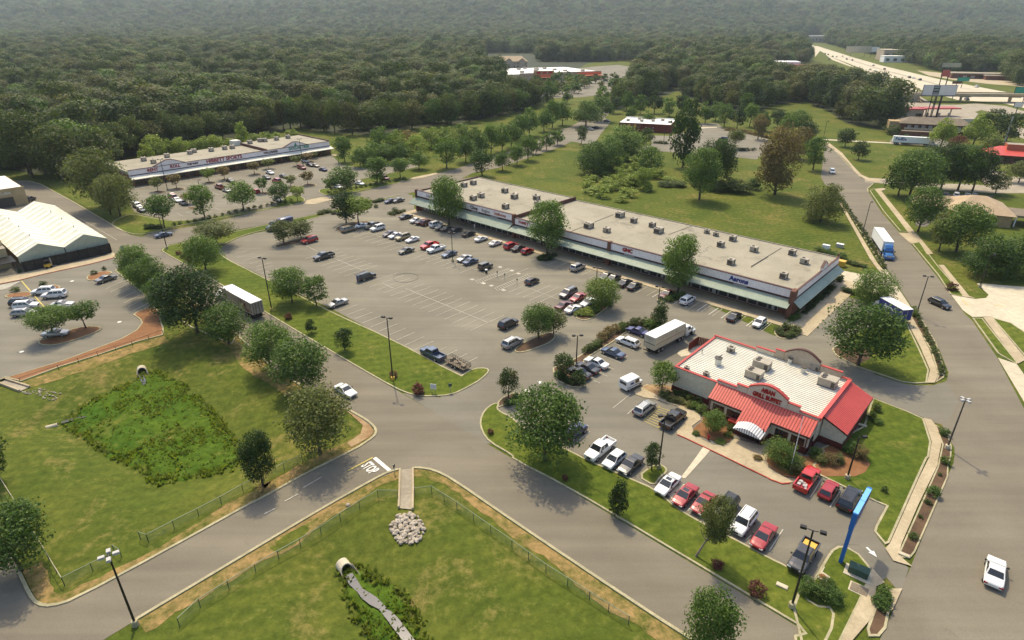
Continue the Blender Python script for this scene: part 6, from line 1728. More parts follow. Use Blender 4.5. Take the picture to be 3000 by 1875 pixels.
 for y in (w * .66,-w * .66):
  mb = MB(); mb.box(f - .16,f + .005,y - .2,y + .2,zh - .36,zh - .20); lights.append(('headlight',mb.mesh('headlight',M['lens'])))
  mb = MB(); zt_ = zd - .18
  mb.box(-f - .012,-f + .12,y - .17 + .06 * (1 if y > 0 else -1),y + .17 + .06 * (1 if y > 0 else -1),zt_ - .20,zt_); lights.append(('tail_light',mb.mesh('tail_light',M['tail'])))
 mb = MB(); mb.box(f - .1,f + .012,-w * .34,w * .34,.46,zh - .28); lights.append(('grille',mb.mesh('grille',M['black'])))
 mirrors = MB()
 for y in (w + .08,-w - .08): mirrors.box(xb_f - .35,xb_f - .2,y - .1,y + .1,zb + .02,zb + .18)
 extra = [('mirrors',mirrors.mesh('mirrors',M['black']))]
 if kind in ('suv','van','wagon'):
  mb = MB()
  for y in (wt * .8,-wt * .8): mb.box(xr_r + .2,xr_f - .3,y - .025,y + .025,H + .01,H + .06)
  extra.append(('roof_rack',mb.mesh('roof_rack',M['black'])))
 if kind in ('sedan','coupe') :
  mb = MB(); xm = (xr_f * .62 + xr_r * .38); mb.face([(xm - .35,-.4,H + .008),(xm + .25,-.4,H + .008),(xm + .25,.4,H + .008),(xm - .35,.4,H + .008)]); sun_me = mb.mesh('sunroof',M['car_glass'])
  if variant == 'sunroof': extra.append(('sunroof',sun_me))
 root = bpy.data.objects.new('car',me); COL.objects.link(root)
 root.location = (0,-500,-50)
 for nm,m_ in panes + lights + extra: link(nm,m_,root)
 for x in wb_:
  for y in (w - .08,-w + .08):
   o = link('wheel',WHEEL,root,(x,y,.33))
   if s.get('bed') or kind in ('suv','jeep'): o.scale = (1.12,1,1.12)
 remember(root)
 far = MB(); far.v = list(body.v); far.f = list(body.f); far.m = [0] * len(far.f)
 for nm,m_ in panes:
  far.face([tuple(v.co) for v in m_.vertices],1)
 for x in wb_:
  for y in (w - .05,-w + .05): far.tube((x,y - .12,.33),(x,y + .12,.33),.33,n=8,mi=2)
 fme = far.mesh('car_body',[PAINT['white'],M['car_glass'],M['tyre']])
 return root,fme
PROTO = {}
def car_proto(kind,variant=''):
 if (kind,variant) not in PROTO: PROTO[(kind,variant)] = build_car(kind,variant)
 return PROTO[(kind,variant)]
NAMES = {'sedan': 'parked_car','coupe': 'parked_car','hatch': 'parked_car','suv': 'parked_car','van': 'minivan','wagon': 'parked_car','jeep': 'parked_car','pickup': 'pickup_truck'}
def car(kind,col,px,head,label,group,far=False,moving=False,h=.7,variant='',z=.075,scale=1.0):
 """head: 'v+','v-','u+','u-', a number of degrees on the grid, or a pair of pixels tail -> nose"""
 g = ground_pt(px,h)
 if isinstance(head,str):
  ang = {'u+': 0,'v+': 90,'u-': 180,'v-': 270}[head]; ang = GRID + R(ang)
 elif isinstance(head,tuple):
  a,b = ground_pt(head[0],.5),ground_pt(head[1],.5); ang = math.atan2(b.y - a.y,b.x - a.x)
 else:
  ang = GRID + R(head)
 root,fme = car_proto(kind,variant)
 if far:
  o = bpy.data.objects.new('car',fme); COL.objects.link(o)
 else:
  o = copy_tree(root)
 o.name = NAMES[kind] if not moving else 'car'
 o.location = (g.x,g.y,z); o.rotation_euler = (0,0,ang); o.scale = (scale,) * 3
 o.material_slots[0].link = 'OBJECT'; o.material_slots[0].material = PAINT[col]
 tag(o,label,{'van': 'minivan','pickup': 'pickup truck'}.get(kind,'car'),group)
 return o
G1 = 'cars parked along the shop walk'; G2 = 'cars in the middle rows of the big car park'; G3 = 'cars by the island in front of the shops'
G4 = 'cars parked round the restaurant'; G5 = 'cars in the left store car park'; G6 = 'cars in the far upper car park'; G7 = 'vehicles on the roads'
b2 = lambda x,y: T('B2',x,y)
b3 = lambda x,y: T('B3',x,y)
c3 = lambda x,y: T('C3',x,y)
car('sedan','dgrey',b2(1418,497),'v+','charcoal sedan at the left end of the shop walk, beside the clipped round bush',G1)
car('sedan','white',b2(1517,532),'v+','white sedan at the walk, between the charcoal and the grey-brown sedan',G1)
car('sedan','brown',b2(1567,547),'v+','grey-brown sedan at the walk, squeezed beside a dark red car',G1)
car('suv','maroon',b2(1618,556),'v+','dark red car at the walk, next to the white off-roader',G1)
car('suv','white',b2(1703,572),'v+','white off-roader at the walk under the first big shop tree',G1)
car('sedan','green',b2(1755,598),'v+','grey-green sedan at the walk beside the white off-roader',G1)
car('sedan','olive',b2(1808,610),'v+','dark olive car in the shade of the first big shop tree',G1)
car('sedan','black',b2(1885,625),'v+','black sedan deep in the shade of the first big shop tree',G1)
car('sedan','black',b2(2008,660),'v+','black car at the walk just right of the tree shade',G1)
car('coupe','white',b2(2128,706),'v+','left one of two white sedans standing apart at the walk',G1)
car('coupe','white',b2(2265,746),'v+','right one of two white sedans standing apart at the walk',G1)
car('suv','bright',B('M',1535,970),'v+','bright red off-roader at the walk left of a black car',G1)
car('sedan','black',B('M',1640,1000),'v+','black car at the walk between two red cars',G1)
car('hatch','red',B('M',1768,1042),'v+','red hatchback at the walk beside the hedge ring of the second shop tree',G1)
car('suv','silver',b3(622,978),'v+','silver-tan car alone at the walk below the sign board GNC',G1)
car('sedan','black',b3(888,1062),'v-','leftmost of four dark sedans at the walk behind the island tree',G1)
car('sedan','dgrey',b3(958,1080),'v-','second from left of four dark sedans at the walk',G1)
car('sedan','black',b3(1066,1122),'v+','third from left of four dark sedans at the walk',G1)
car('sedan','dgrey',b3(1156,1152),'v+','rightmost of four dark sedans at the walk',G1)
car('sedan','maroon',b3(1465,1228),'v-','maroon car at the walk beside the lamp post and third shop tree',G1)
car('suv','white',b3(1660,1287),'v+','white estate off-roader at the walk right of the third shop tree',G1)
car('sedan','black',c3(2100,85),'v+','black sedan at the walk near the right end of the shops',G1)
car('hatch','white',c3(2338,145),'v-','white hatchback last at the right end of the shop walk',G1)
car('van','tan',b2(876,617),'v+','tan minivan with pale roof at the planted island',G2)
car('coupe','white',b2(1005,578),'v+','white two-door car behind the tan minivan',G2)
car('pickup','grey',b2(1100,585),'v-','grey pickup beside the white off-roader at the island',G2)
car('suv','white',b2(1150,608),'v-','white off-roader facing the camera at the end of the island row',G2)
car('sedan','brown',b2(1265,660),'v-','brown-grey sedan, first of the row of four in mid-lot',G2)
car('sedan','white',b2(1322,676),'v-','white sedan, second of the row of four in mid-lot',G2)
car('suv','gold',b2(1387,694),'v-','gold and olive car, third of the row of four in mid-lot',G2)
car('coupe','white',b2(1480,713),'v-','white saloon, last of the row of four in mid-lot',G2)
car('sedan','olive',b2(1420,818),'v-','dark olive sedan standing left of the red pickup',G2)
car('pickup','bright',b2(1640,772),'v-','bright red pickup in the middle of the big car park',G2)
car('pickup','white',b2(1702,804),'v-','white pickup close against the red pickup',G2)
car('sedan','blue',b2(1826,850),'v-','slate blue sedan beside the slim lamp post',G2)
car('sedan','silver',b2(1972,890),'v-','silver sedan with shiny windscreen right of the slim lamp post',G2)
car('sedan','blue',b2(2028,920),'v+','slate blue sedan pressed against the silver sedan',G2)
car('jeep','olive',b2(2170,968),'v+','olive brown jeep at the end of the row by the litter bin',G2)
car('suv','red',b2(506,722),'v-','red off-roader at the end of the dark island with two trees',G2)
car('pickup','dgrey',b2(640,873),'v-','charcoal pickup alone on the left centre line',G2)
o_ = car('suv','dgrey',b2(1045,1063),'v+','dark car with its rear hatch open in the empty part of the lot',G2)
mb = MB(); mb.box(-2.9,-2.0,-.75,.75,1.72,1.80); link('open_hatch',mb.mesh('open_hatch',M['black']),o_)
car('sedan','silver',b2(772,1312),'v-','pale silver sedan at the kerb of the grass median',G2)
car('hatch','brown',b3(190,1108),'v+','brown hatchback near the hatched bays',G3)
car('van','grey',b3(530,1222),'v-','grey minivan left of the island with the yellow-green hedge',G3)
car('sedan','red',b3(625,1260),'v-','red sedan with shiny bonnet between the grey minivan and the island tree',G3)
car('sedan','maroon',b3(490,1335),'v+','maroon sedan behind the white sedan at the island',G3)
car('sedan','white',b3(725,1305),'v-','white car half hidden under the island tree',G3)
car('coupe','white',b3(575,1368),'v+','white sedan with dark sunroof at the tip of the island',G3,variant='sunroof')
car('suv','black',T('C2',2385,155),'v+','black car behind the big twin tree island',G3)
car('suv','silver',T('C2',2425,335),'v+','silver car under the left of the twin island trees',G3)
car('sedan','navy',b2(1270,350),'v-','black-blue sedan, left one of two by the street hedge',G3)
car('sedan','grey',b2(1345,343),'v-','dark grey sedan, right one of two by the street hedge',G3)
car('sedan','violet',c3(1190,225),'u-','violet-blue sedan beside the white semi-trailer',G4)
car('wagon','white',c3(1095,325),'u-','white estate car with roof rails behind the semi-trailer',G4)
car('sedan','blue',c3(955,425),'u-','slate blue sedan parked below the white estate car',G4)
car('sedan','white',c3(800,522),'u-','white sedan between the slate blue sedan and two black cars',G4)
car('sedan','black',c3(712,570),'u-','black sedan under the lamp post, upper of two black cars',G4)
car('sedan','black',c3(632,615),'u-','black sedan half under the magnolia, lower of two black cars',G4)
car('wagon','silver',c3(1255,950),'v+','silver-blue estate car beside the yellow hatched bay',G4)
car('pickup','black',c3(1525,1055),'v+','black crew pickup beside the yellow hatched bay',G4)
car('suv','navy',c3(590,1175),'v+','navy off-roader half hidden behind the big oak by the entrance',G4)
car('pickup','white',(1758,1315),'v-','white pickup with dark empty bed in the near restaurant row',G4)
car('hatch','white',F(1451,1085),'v-','white hatchback with black roof and stripes in the near row',G4)
car('sedan','dgrey',F(1490,1096),'v-','charcoal saloon left of the small tree island',G4)
car('sedan','white',B('WT',0,0) if False else T('D3',1475,248),'v-','white sedan with sunroof next to the concrete crossing',G4,variant='sunroof')
car('sedan','red',T('D3',1637,352),'v-','red sedan with sunroof right of the concrete crossing',G4,variant='sunroof')
car('coupe','red',T('D3',1810,425),'v-','red sedan with glinting windscreen, second red car of the near row',G4)
car('suv','black',T('D3',2020,470),'v-','black off-roader behind the leaning tree',G4)
car('suv','white',T('D3',2190,610),'v-','white off-roader partly behind the leaning tree',G4)
car('sedan','red',T('D4',-40,740),'v-','red sedan alone near the lower right lamp post',G4)
o_ = car('pickup','dgrey',T('D4',335,930),'v-','charcoal pickup with a yellow load in its bed',G4)
mb = MB(); mb.box(-2.5,-1.5,-.7,.7,.73,.95); mb.box(-1.45,-1.0,-.6,.6,.73,1.05); link('cargo',mb.mesh('cargo',M['yellow']),o_)
o_ = car('pickup','bright',T('D4',370,205),'v+','bright red pickup with scrap in its bed before the restaurant shrubs',G4)
mb = MB(); rg_ = random.Random(2)
for k in range(9): mb.box(*(lambda x,y,d,e,z: (x,x + d,y,y + e,.72,.8 + z))(rg_.uniform(-2.6,-1.4),rg_.uniform(-.7,.3),rg_.uniform(.2,.6),rg_.uniform(.1,.5),rg_.uniform(.05,.3)))
link('cargo',mb.mesh('cargo',M['lamp_grey']),o_)
car('hatch','red',T('D4',575,305),'v+','dark red hatchback between the red pickup and the black off-roader',G4)
car('suv','black',T('D4',770,395),'v+','black off-roader beside the tall blue pylon sign',G4,scale=1.05)
z3 = lambda x,y: B('Z3',x,y)
car('sedan','grey',z3(1880,95),((z3(1730,140)),(z3(2040,40))),'dark grey fastback sedan alone beside the mulch island',G5)
dl = (z3(1180,440),z3(760,470))
car('suv','white',z3(770,320),dl,'white off-roader behind the other white one, under the dark round bush',G5)
car('suv','white',z3(965,385),dl,'white off-roader with dark rear window in the left car park',G5,scale=1.05)
car('suv','black',z3(390,520),(dl[1],dl[0]),'black off-roader next to the brown mulch island at the left edge',G5)
car('suv','white',z3(460,575),(dl[1],dl[0]),'white off-roader between the black and the silver one',G5)
car('wagon','silver',z3(430,700),(dl[1],dl[0]),'silver crossover nearest of the left row',G5)
car('coupe','silver',z3(1100,545),(dl[1],dl[0]),'silver coupe behind the grey one by the two small trees',G5)
car('coupe','grey',z3(1080,615),(dl[1],dl[0]),'grey coupe right beside the left small tree',G5)
car('sedan','silver',z3(980,1060),(dl[1],dl[0]),'pale car almost hidden under the left small tree',G5)
car('suv','black',B('G',505,140),(B('G',420,190),B('G',620,110)),'black car parked behind the greenhouse roof',G5)
yb = lambda x,y: B('Y',x,y)
for kd,cl,x,y,hd,lb in (('sedan','navy',272,857,'u+','navy sedan at the left end of the far upper lot'),('suv','silver',228,815,'u+','silver car behind the navy sedan at the left end'),
  ('sedan','maroon',600,700,'u+','dark red and silver car below the red words in the far upper lot'),('suv','orange',605,720,'u-','rust-red car in front of the dark red one in the far upper lot'),('sedan','white',652,752,'u+','white sedan beside the bronze tree in the far upper lot'),
  ('sedan','dgrey',722,785,'u+','charcoal sedan under the bronze tree in the far upper lot'),('sedan','dgrey',1226,542,'u+','charcoal sedan below the red sports lettering'),('pickup','orange',1115,615,'u-','orange-red pickup in the middle of the far upper lot'),
  ('sedan','silver',1190,650,'u-','silver car right below the orange-red pickup'),('sedan','white',1652,458,'u+','white sedan under the slate lettering in the far upper lot'),('sedan','dgrey',1615,510,'u+','charcoal car just below the white sedan of the far upper lot'),
  ('suv','red',1725,548,'u-','red car beside a black one in the far upper lot'),('sedan','black',1800,497,'u+','black sedan behind the red car in the far upper lot'),('sedan','white',1735,745,'u+','white sedan at the near corner of the far upper lot beside the lawn patch'),
  ('hatch','bright',1500,660,'u-','small bright red car behind the round street tree'),('suv','orange',1995,407,'u+','rust-red car in the shade by the green lettering'),('sedan','tan',2140,382,'u+','tan-white car beside the rust-red one'),
  ('sedan','navy',2222,425,'u-','navy sedan at the right of the far upper lot'),('sedan','white',2030,332,'u+','white car at the walk under the green lettering'),('sedan','black',2085,376,'u+','black car between the rust-red and the tan-white one'),
  ('sedan','white',2388,612,'u+','white car under the trees at the right of the far upper lot')):
 car(kd,cl,yb(x,y),hd,lb,G6,far=True)
car('sedan','white',b2(980,182),'u+','white sedan alone by the street hedge right of the far upper lot',G6,far=True)
car('suv','maroon',b2(1215,135),'u+','dark red car under the trees right of the far upper lot',G6,far=True)
car('coupe','white',T('C2',845,782),(T('C2',760,730),T('C2',930,830)),'white sedan driving down the drive past the street trees',G7,moving=True,z=.05,scale=1.02)
car('sedan','white',T('D4',2148,1080),(T('D4',2130,1200),T('D4',2165,950)),'white sedan driving up the main road at the lower right corner',G7,moving=True,z=.05,scale=1.05)
car('wagon','black',T('B4',1625,1318),(T('B4',1545,1290),T('B4',1705,1362)),'black car turning on the main road right of the restaurant',G7,moving=True,z=.05)
car('van','white',T('B4',607,72),(T('B4',600,50),T('B4',620,95)),'white van far up the main road near the bend',G7,moving=True,z=.05)
car('sedan','blue',T('B1',1545,668),'v+','slate blue car turning into the back street beside the lamp post',G7,moving=True,z=.05)
G8 = 'cars in the lot of the maroon restaurant'
for kd,cl,p,lb in (('sedan','silver',T('A3',735,962),'silver car by the kerb left of the maroon restaurant'),('sedan','navy',T('A3',895,882),'navy car behind the big pear tree by the maroon restaurant'),('sedan','black',T('A3',790,945),'black car next to the silver one by the maroon restaurant'),('suv','dgreen',B('BR',1490,335),'dark car in the open lot right of the maroon restaurant'),('sedan','dgrey',B('BR',1110,342),'charcoal car behind the tall dark tree by the maroon restaurant')):
 car(kd,cl,p,'u-',lb,G8,far=True)
for kd,cl,x,lb in (('suv','black',285,'black car, leftmost in the bank car park'),('suv','dgrey',380,'charcoal car, second in the bank car park'),('suv','white',548,'white off-roader in the bank car park'),('sedan','silver',725,'silver car, first of two right ones in the bank car park'),('sedan','grey',840,'grey car, second of two right ones in the bank car park')):
 car(kd,cl,B('PZ',x,495),((B('PZ',x,520)),(B('PZ',x + 10,460))),lb,'cars in the bank car park',far=True)
car('sedan','silver',B('PZ',190,850),30,'pale car under the trees beside the main road','cars in the bank car park',far=True)
hwy_dir = (B('BB',400,352),B('BB',1180,560))
rv = (hwy_dir[1],hwy_dir[0])
for i,(kd,cl,p,d,lb) in enumerate((('suv','black',B('BB',793,470),rv,'dark car on the far lanes of the expressway, left of a pair'),('suv','black',B('BB',943,502),rv,'dark car on the far lanes of the expressway, right of a pair'),('sedan','white',B('BB',855,475),rv,'white car between two dark cars on the expressway'),
  ('suv','black',B('BB',607,495),hwy_dir,'dark car on the near lanes of the expressway'),('sedan','white',B('BB',700,525),hwy_dir,'white car on the near lanes of the expressway'),('pickup','black',B('BB',435,420),hwy_dir,'black pickup leading a cluster on the near lanes'),('sedan','silver',B('BB',470,425),hwy_dir,'silver car beside the black pickup on the near lanes'),
  ('sedan','white',B('BB',315,378),hwy_dir,'white car in the cluster on the near lanes'),('sedan','grey',B('BB',240,358),hwy_dir,'grey car at the tail of the cluster on the near lanes'),('van','tan',B('BB',440,352),rv,'tan van on the far lanes of the expressway'),('sedan','grey',B('BB',285,298),rv,'grey car far back on the far lanes'),
  ('sedan','white',B('BB',415,502),hwy_dir,'white car on the frontage road by the trees'),('van','white',B('BB',1745,600),rv,'white van on the ramp before the overpass'),('suv','black',B('BB',1610,780),hwy_dir,'dark car passing under the overpass'),('suv','black',B('HW',1330,465),hwy_dir,'dark vehicles bunched far up the expressway, nearest one'),
  ('suv','black',B('HW',1020,408),hwy_dir,'dark car far up the expressway, left of a smaller one'),('sedan','black',B('HW',1080,412),hwy_dir,'small dark car far up the expressway'),('sedan','black',B('HW',1175,402),rv,'dark car far up the far lanes of the expressway'),('suv','black',B('HW',965,450),hwy_dir,'dark car at the far frontage lane'),('suv','dgrey',B('HW',1240,450),hwy_dir,'charcoal car far up the expressway before the dark bunch'),
  ('suv','grey',B('HW',900,365),hwy_dir,'grey car near the vanishing end of the expressway'),('suv','black',B('HW',950,375),hwy_dir,'black car near the vanishing end of the expressway'))):
 car(kd,cl,p,d,lb,'cars on the expressway',far=True,moving=True,z=.09,scale=1.25)
hl_rng = random.Random(4)
for k in range(26):
 p = (hl_rng.uniform(1560,1880),hl_rng.uniform(222,268))
 car(hl_rng.choice(('sedan','suv')),hl_rng.choice(('white','silver','black','dgrey','red','navy')),p,20 + 90 * (k % 2),'small far car parked before the orange-fronted warehouse store','cars before the far warehouse store',far=True)
# ---- trucks
def trailer(t,L,W,h0,h1,mat='white',x0=0.0,roofmat='white'):
 mb = MB(); mb.box(x0 - L,x0,-W / 2,W / 2,h0,h1 - .04); box_ = link('cargo_box',mb.mesh('cargo_box',M[mat]),t)
 mb = MB(); mb.box(x0 - L,x0,-W / 2 + .01,W / 2 - .01,h1 - .039,h1); link('roof',mb.mesh('roof',M[roofmat]),box_)
 mb = MB()
 for z in (h0,h1 - .12):
  for s in (-1,1): mb.box(x0 - L - .01,x0 + .01,s * W / 2 - .02 if s > 0 else -W / 2 - .02,s * W / 2 + .02 if s > 0 else -W / 2 + .02,z,z + .12)
 for k in range(1): mb.box(x0 - L - .03,x0 - L + .02,-W / 2,W / 2,h1 - .14,h1 - .02)
 for y in (-W / 2,0,W / 2): mb.box(x0 - L - .03,x0 - L + .02,y - .04,y + .04,h0,h1)
 link('edge_rails',mb.mesh('edge_rails',M['galv']),box_)
 mb = MB(); mb.box(x0 - L + .3,x0 - .4,-.45,.45,h0 - .22,h0 - .01); mb.box(x0 - L - .05,x0 - L + .05,-W / 2,W / 2,.45,.62); mb.box(x0 - L,x0 - L + .1,-.6,-.5,.5,h0); mb.box(x0 - L,x0 - L + .1,.5,.6,.5,h0); link('chassis',mb.mesh('chassis',M['black']),t)
 return box_
BW = MB(); BW.tube((0,-.28,0),(0,.28,0),.5,n=14,mi=0); BW.tube((0,-.295,0),(0,.295,0),.28,n=10,mi=1)
BIGWHEEL = BW.mesh('wheel',[M['tyre'],M['rim']])
def wheels(t,xs_,W):
 for x in xs_:
  for s in (-1,1): link('wheel',BIGWHEEL,t,(x,s * (W / 2 - .28),.5))
def tractor(t,x0,col,nose=True,cowl=True,stack=True):
 """cab whose back stands at x0; front towards +x"""
 P_ = PAINT[col]; W = 2.3
 cb = loft_body([(x0,.9,2.5,1.12,.02),(x0 + 1.2,.9,2.55,1.15,.02),(x0 + 1.75,.9,1.72,1.12,.02)],'cab')
 cab_ = link('cab',cb.mesh('cab',P_),t)
 hd = loft_body([(x0 + 1.7,.85,1.68,.95,.04),(x0 + 2.9,.85,1.52,.88,.05),(x0 + 3.25,.8,1.3,.80,.03)],'hood'); link('bonnet',hd.mesh('bonnet',P_),t)
 mb = MB(); mb.face([(x0 + 1.24,.98,2.45),(x0 + 1.24,-.98,2.45),(x0 + 1.77,-1.0,1.76),(x0 + 1.77,1.0,1.76)][::-1]); link('windscreen',mb.mesh('windscreen',M['car_glass']),cab_)
 for s in (-1,1):
  mb = MB(); q = [(x0 + .45,s * 1.165,1.75),(x0 + 1.5,s * 1.165,1.75),(x0 + 1.2,s * 1.165,2.35),(x0 + .45,s * 1.165,2.35)]; mb.face(q if s < 0 else q[::-1]); link('side_window',mb.mesh('side_window',M['car_glass']),cab_)
  mb = MB(); mb.box(x0 + 2.2,x0 + 3.2,s * 1.0 - .18,s * 1.0 + .18,.75,1.12); link('fender',mb.mesh('fender',P_),t)
  mb = MB(); mb.box(x0 + 3.1,x0 + 3.28,s * .72 - .15,s * .72 + .15,1.02,1.22); link('headlight',mb.mesh('headlight',M['lens']),t)
  mb = MB(); mb.box(x0 + 1.4,x0 + 1.5,s * 1.38 - .1,s * 1.38 + .1,1.7,2.25); link('mirror',mb.mesh('mirror',M['black']),t)
  mb = MB(); mb.tube((x0 + .1,s * .8,.55),(x0 + 1.3,s * .8,.55),.28,n=10); link('fuel_tank',mb.mesh('fuel_tank',M['galv']),t)
  if stack:
   mb = MB(); mb.tube((x0 - .12,s * .85,.9),(x0 - .12,s * .85,3.1),.08,n=8); link('exhaust_stack',mb.mesh('exhaust_stack',M['galv']),t)
 mb = MB(); mb.box(x0 + 3.24,x0 + 3.3,-.45,.45,.85,1.3); link('grille',mb.mesh('grille',M['galv']),t)
 mb = MB(); mb.box(x0 + 3.2,x0 + 3.4,-1.15,1.15,.45,.78); link('bumper',mb.mesh('bumper',P_),t)
 if cowl:
  cw = loft_body([(x0 - .05,2.4,3.5,1.05,.05),(x0 + .5,2.45,3.35,1.0,.05),(x0 + 1.15,2.5,2.75,.9,.02)],'cowl'); link('roof_fairing',cw.mesh('roof_fairing',P_),t)
 mb = MB(); mb.box(x0 - 2.6,x0 + 3.0,-.42,.42,.6,.88); link('frame_rails',mb.mesh('frame_rails',M['black']),t)
 wheels(t,(x0 + 2.55,x0 - 1.1,x0 - 2.2),W)
def truck_at(name,label,tail,nose,group=None,cat='truck'):
 a,b = ground_pt(tail),ground_pt(nose)
 ang = math.atan2(b.y - a.y,b.x - a.x)
 return thing(name,label,cat,(a.x,a.y,.05),ang),(b - a).length
t,Lt = truck_at('semi_truck','white semi-trailer truck with faded lettering parked behind the restaurant',B('TR',600,1190),B('TR',1330,810))
tl = Lt - 3.9
trailer(t,tl,2.45,1.1,3.75,'concrete_pale',tl,'white'); wheels(t,(1.5,2.7),2.45); tractor(t,tl + .9,'white',cowl=False)
for s in (-1,):
 me = text_mesh('S Y S C O',.8,.01,M['grey_letters']); o = link('lettering',me,t,(tl * .42,-1.235,3.05)); o.rotation_euler = (math.pi / 2,0,0)
me = text_mesh('SYSCO',.55,.01,M['grey_letters']); o = link('lettering',me,t,(-.05,0,3.2)); o.rotation_euler = (math.pi / 2,0,-math.pi / 2)
mb = MB(); mb.box(0.4,tl - .3,-1.245,-1.226,2.2,2.28); link('side_stripe',mb.mesh('side_stripe',M['mulch']),t)
mb = MB(); mb.box(-.06,-.012,-1.2,1.2,2.15,2.25); link('rear_bar',mb.mesh('rear_bar',M['black']),t)
t,Lt = truck_at('semi_trailer','white trailer with rust-stained side standing on the drive under the street trees',B('WT',1180,1290),B('WT',420,860))
trailer(t,13.0,2.5,1.15,3.9,'concrete_grey',13.0,'white'); wheels(t,(1.4,2.6),2.5)
M['rusty'] = speckled('rusty trailer side',(.30,.26,.21),(.36,.31,.25),.5,4.0,c2=(.17,.055,.022),spots=(.50,.60),s_spot=.55)
mb = MB(); mb.box(.1,6.5,1.256,1.262,1.2,3.6); mb.box(.1,6.5,-1.262,-1.256,1.2,3.6); link('rusty_panel',mb.mesh('rusty_panel',M['rusty']),t)
mb = MB()
for k in range(3): mb.box(-.04,-.012,-.35,.35,2.5 + k * .4,2.62 + k * .4)
for y in (-.9,-.4,.4,.9): mb.box(-.04,-.012,y - .05,y + .05,1.2,3.8)
link('door_bars',mb.mesh('door_bars',M['hvac_dark']),t)
tractor(t,14.0,'white',cowl=False)
t,Lt = truck_at('semi_truck','white trailer truck with blue cab driving down the main road',B('BT',330,320),B('BT',545,640))
trailer(t,13.2,2.5,1.15,4.0,'white',13.2); wheels(t,(1.4,2.6),2.5); tractor(t,13.9,'truck_blue',stack=False)
a_,b_ = ground_pt(B('BT',545,640)),ground_pt(B('BT',330,320)); t.location = a_ + (b_ - a_).normalized() * 17.0 + Vector((0,0,.05))
t,Lt = truck_at('semi_trailer','white trailer lettered FedEx with its tractor behind the row of round bushes',B('MO',185,935),B('MO',860,975))
trailer(t,16,2.6,1.2,4.2,'white',16); wheels(t,(1.4,2.6),2.6); tractor(t,16.9,'white',cowl=True)
me = text_mesh('FedEx',2.0,.01,M['dark_letters'],bold=.06); me.materials[0] = M['blue_dark']; o = link('lettering',me,t,(3.4,-1.315,2.9)); o.rotation_euler = (math.pi / 2,0,0)
t,Lt = truck_at('box_truck','blue-sided box truck with white roof and white lettering parked beside the large oak',B('BT',745,1480),B('BT',420,1290))
M['truck_blue'] = flat('blue truck side',(.025,.04,.17),.4)
trailer(t,6.6,2.4,1.0,3.5,'truck_blue',6.6,'white'); wheels(t,(1.6,),2.4)
cb = loft_body([(6.75,.8,2.3,1.05,.02),(7.6,.8,2.3,1.05,.02),(8.2,.8,1.5,1.02,.02),(9.1,.75,1.25,.92,.03)],'cab'); cab_ = link('cab',cb.mesh('cab',PAINT['white']),t)
mb = MB(); mb.face([(7.62,-.9,2.25),(8.2,-.92,1.56),(8.2,.92,1.56),(7.62,.9,2.25)]); link('windscreen',mb.mesh('windscreen',M['car_glass']),cab_); wheels(t,(8.4,),2.2)
for s,rz in ((1,math.pi),(-1,0)):
 me = text_mesh("Aaron's",1.15,.01,M['white'],bold=.04); o = link('lettering',me,t,(3.3,s * 1.215,2.45)); o.rotation_euler = (math.pi / 2,0,rz)
t,Lt = truck_at('mail_van','small boxy white mail van stopped in the restaurant car park',T('C3',1055,775),T('C3',1225,715));
gm = ground_pt(T('C3',1128,715),.8); t.location = (gm.x,gm.y,.06); t.rotation_euler = (0,0,GRID + R(80))
mb = MB(); q = loft_body([(-2.1,.38,2.05,.95,.03),(-2.0,.35,2.1,.98,.05),(.75,.35,2.1,.98,.05),(.95,.35,2.02,.97,.04)],'b'); link('body',q.mesh('body',M['white']),t)
q = loft_body([(.9,.38,1.12,.92,.02),(1.75,.38,1.0,.88,.03),(2.0,.45,.88,.8,.02)],'h'); link('bonnet',q.mesh('bonnet',M['white']),t)
mb = MB(); mb.face([(.97,-.82,1.95),(1.12,-.85,1.16),(1.12,.85,1.16),(.97,.82,1.95)]); link('windscreen',mb.mesh('windscreen',M['car_glass']),t)
for s in (-1,1):
 mb = MB(); mb.box(-.1,.8,s * .99 - .006,s * .99 + .006,1.15,1.85); link('side_window',mb.mesh('side_window',M['car_glass']),t)
 mb = MB(); mb.box(-2.0,.9,s * .985 - .008,s * .985 + .008,.78,.86); link('side_stripe',mb.mesh('side_stripe',M['blue_dark']),t)
 mb = MB(); mb.box(-1.3,-.5,s * .99 - .006,s * .99 + .006,1.25,1.6); link('emblem',mb.mesh('emblem',M['blue_dark']),t)
mb = MB(); mb.box(-2.12,-2.095,-.7,.7,1.25,1.75); link('rear_window',mb.mesh('rear_window',M['car_glass']),t)
for x in (-1.35,1.25):
 for s in (-1,1): link('wheel',WHEEL,t,(x,s * .82,.33))
t,Lt = truck_at('tank_truck','dark green cabbed truck with rounded blue-black body behind the two island trees',B('Z1',960,590),B('Z1',470,740))
q = loft_body([(.2,1.1,2.5,.9,.1),(.6,1.0,2.75,1.15,.2),(4.6,1.0,2.75,1.15,.2),(5.2,1.1,2.5,.95,.1)],'tank'); link('tank_body',q.mesh('tank_body',PAINT['navy'],True),t)
tractor(t,5.9,'dgreen',cowl=False); wheels(t,(1.4,2.6),2.4)
t_ = car('pickup','blue',T('C2',1670,440),'u-','blue-grey pickup towing a cage trailer along the median kerb',G2)
g = ground_pt(T('C2',1905,560)); t = thing('cage_trailer','rusty wire-sided cage trailer hitched behind the blue-grey pickup','trailer',(g.x,g.y,.075),GRID + R(180))
mb = MB(); mb.box(-2.6,2.4,-.95,.95,.5,.6); link('trailer_floor',mb.mesh('trailer_floor',M['shingle']),t)
mb = MB()
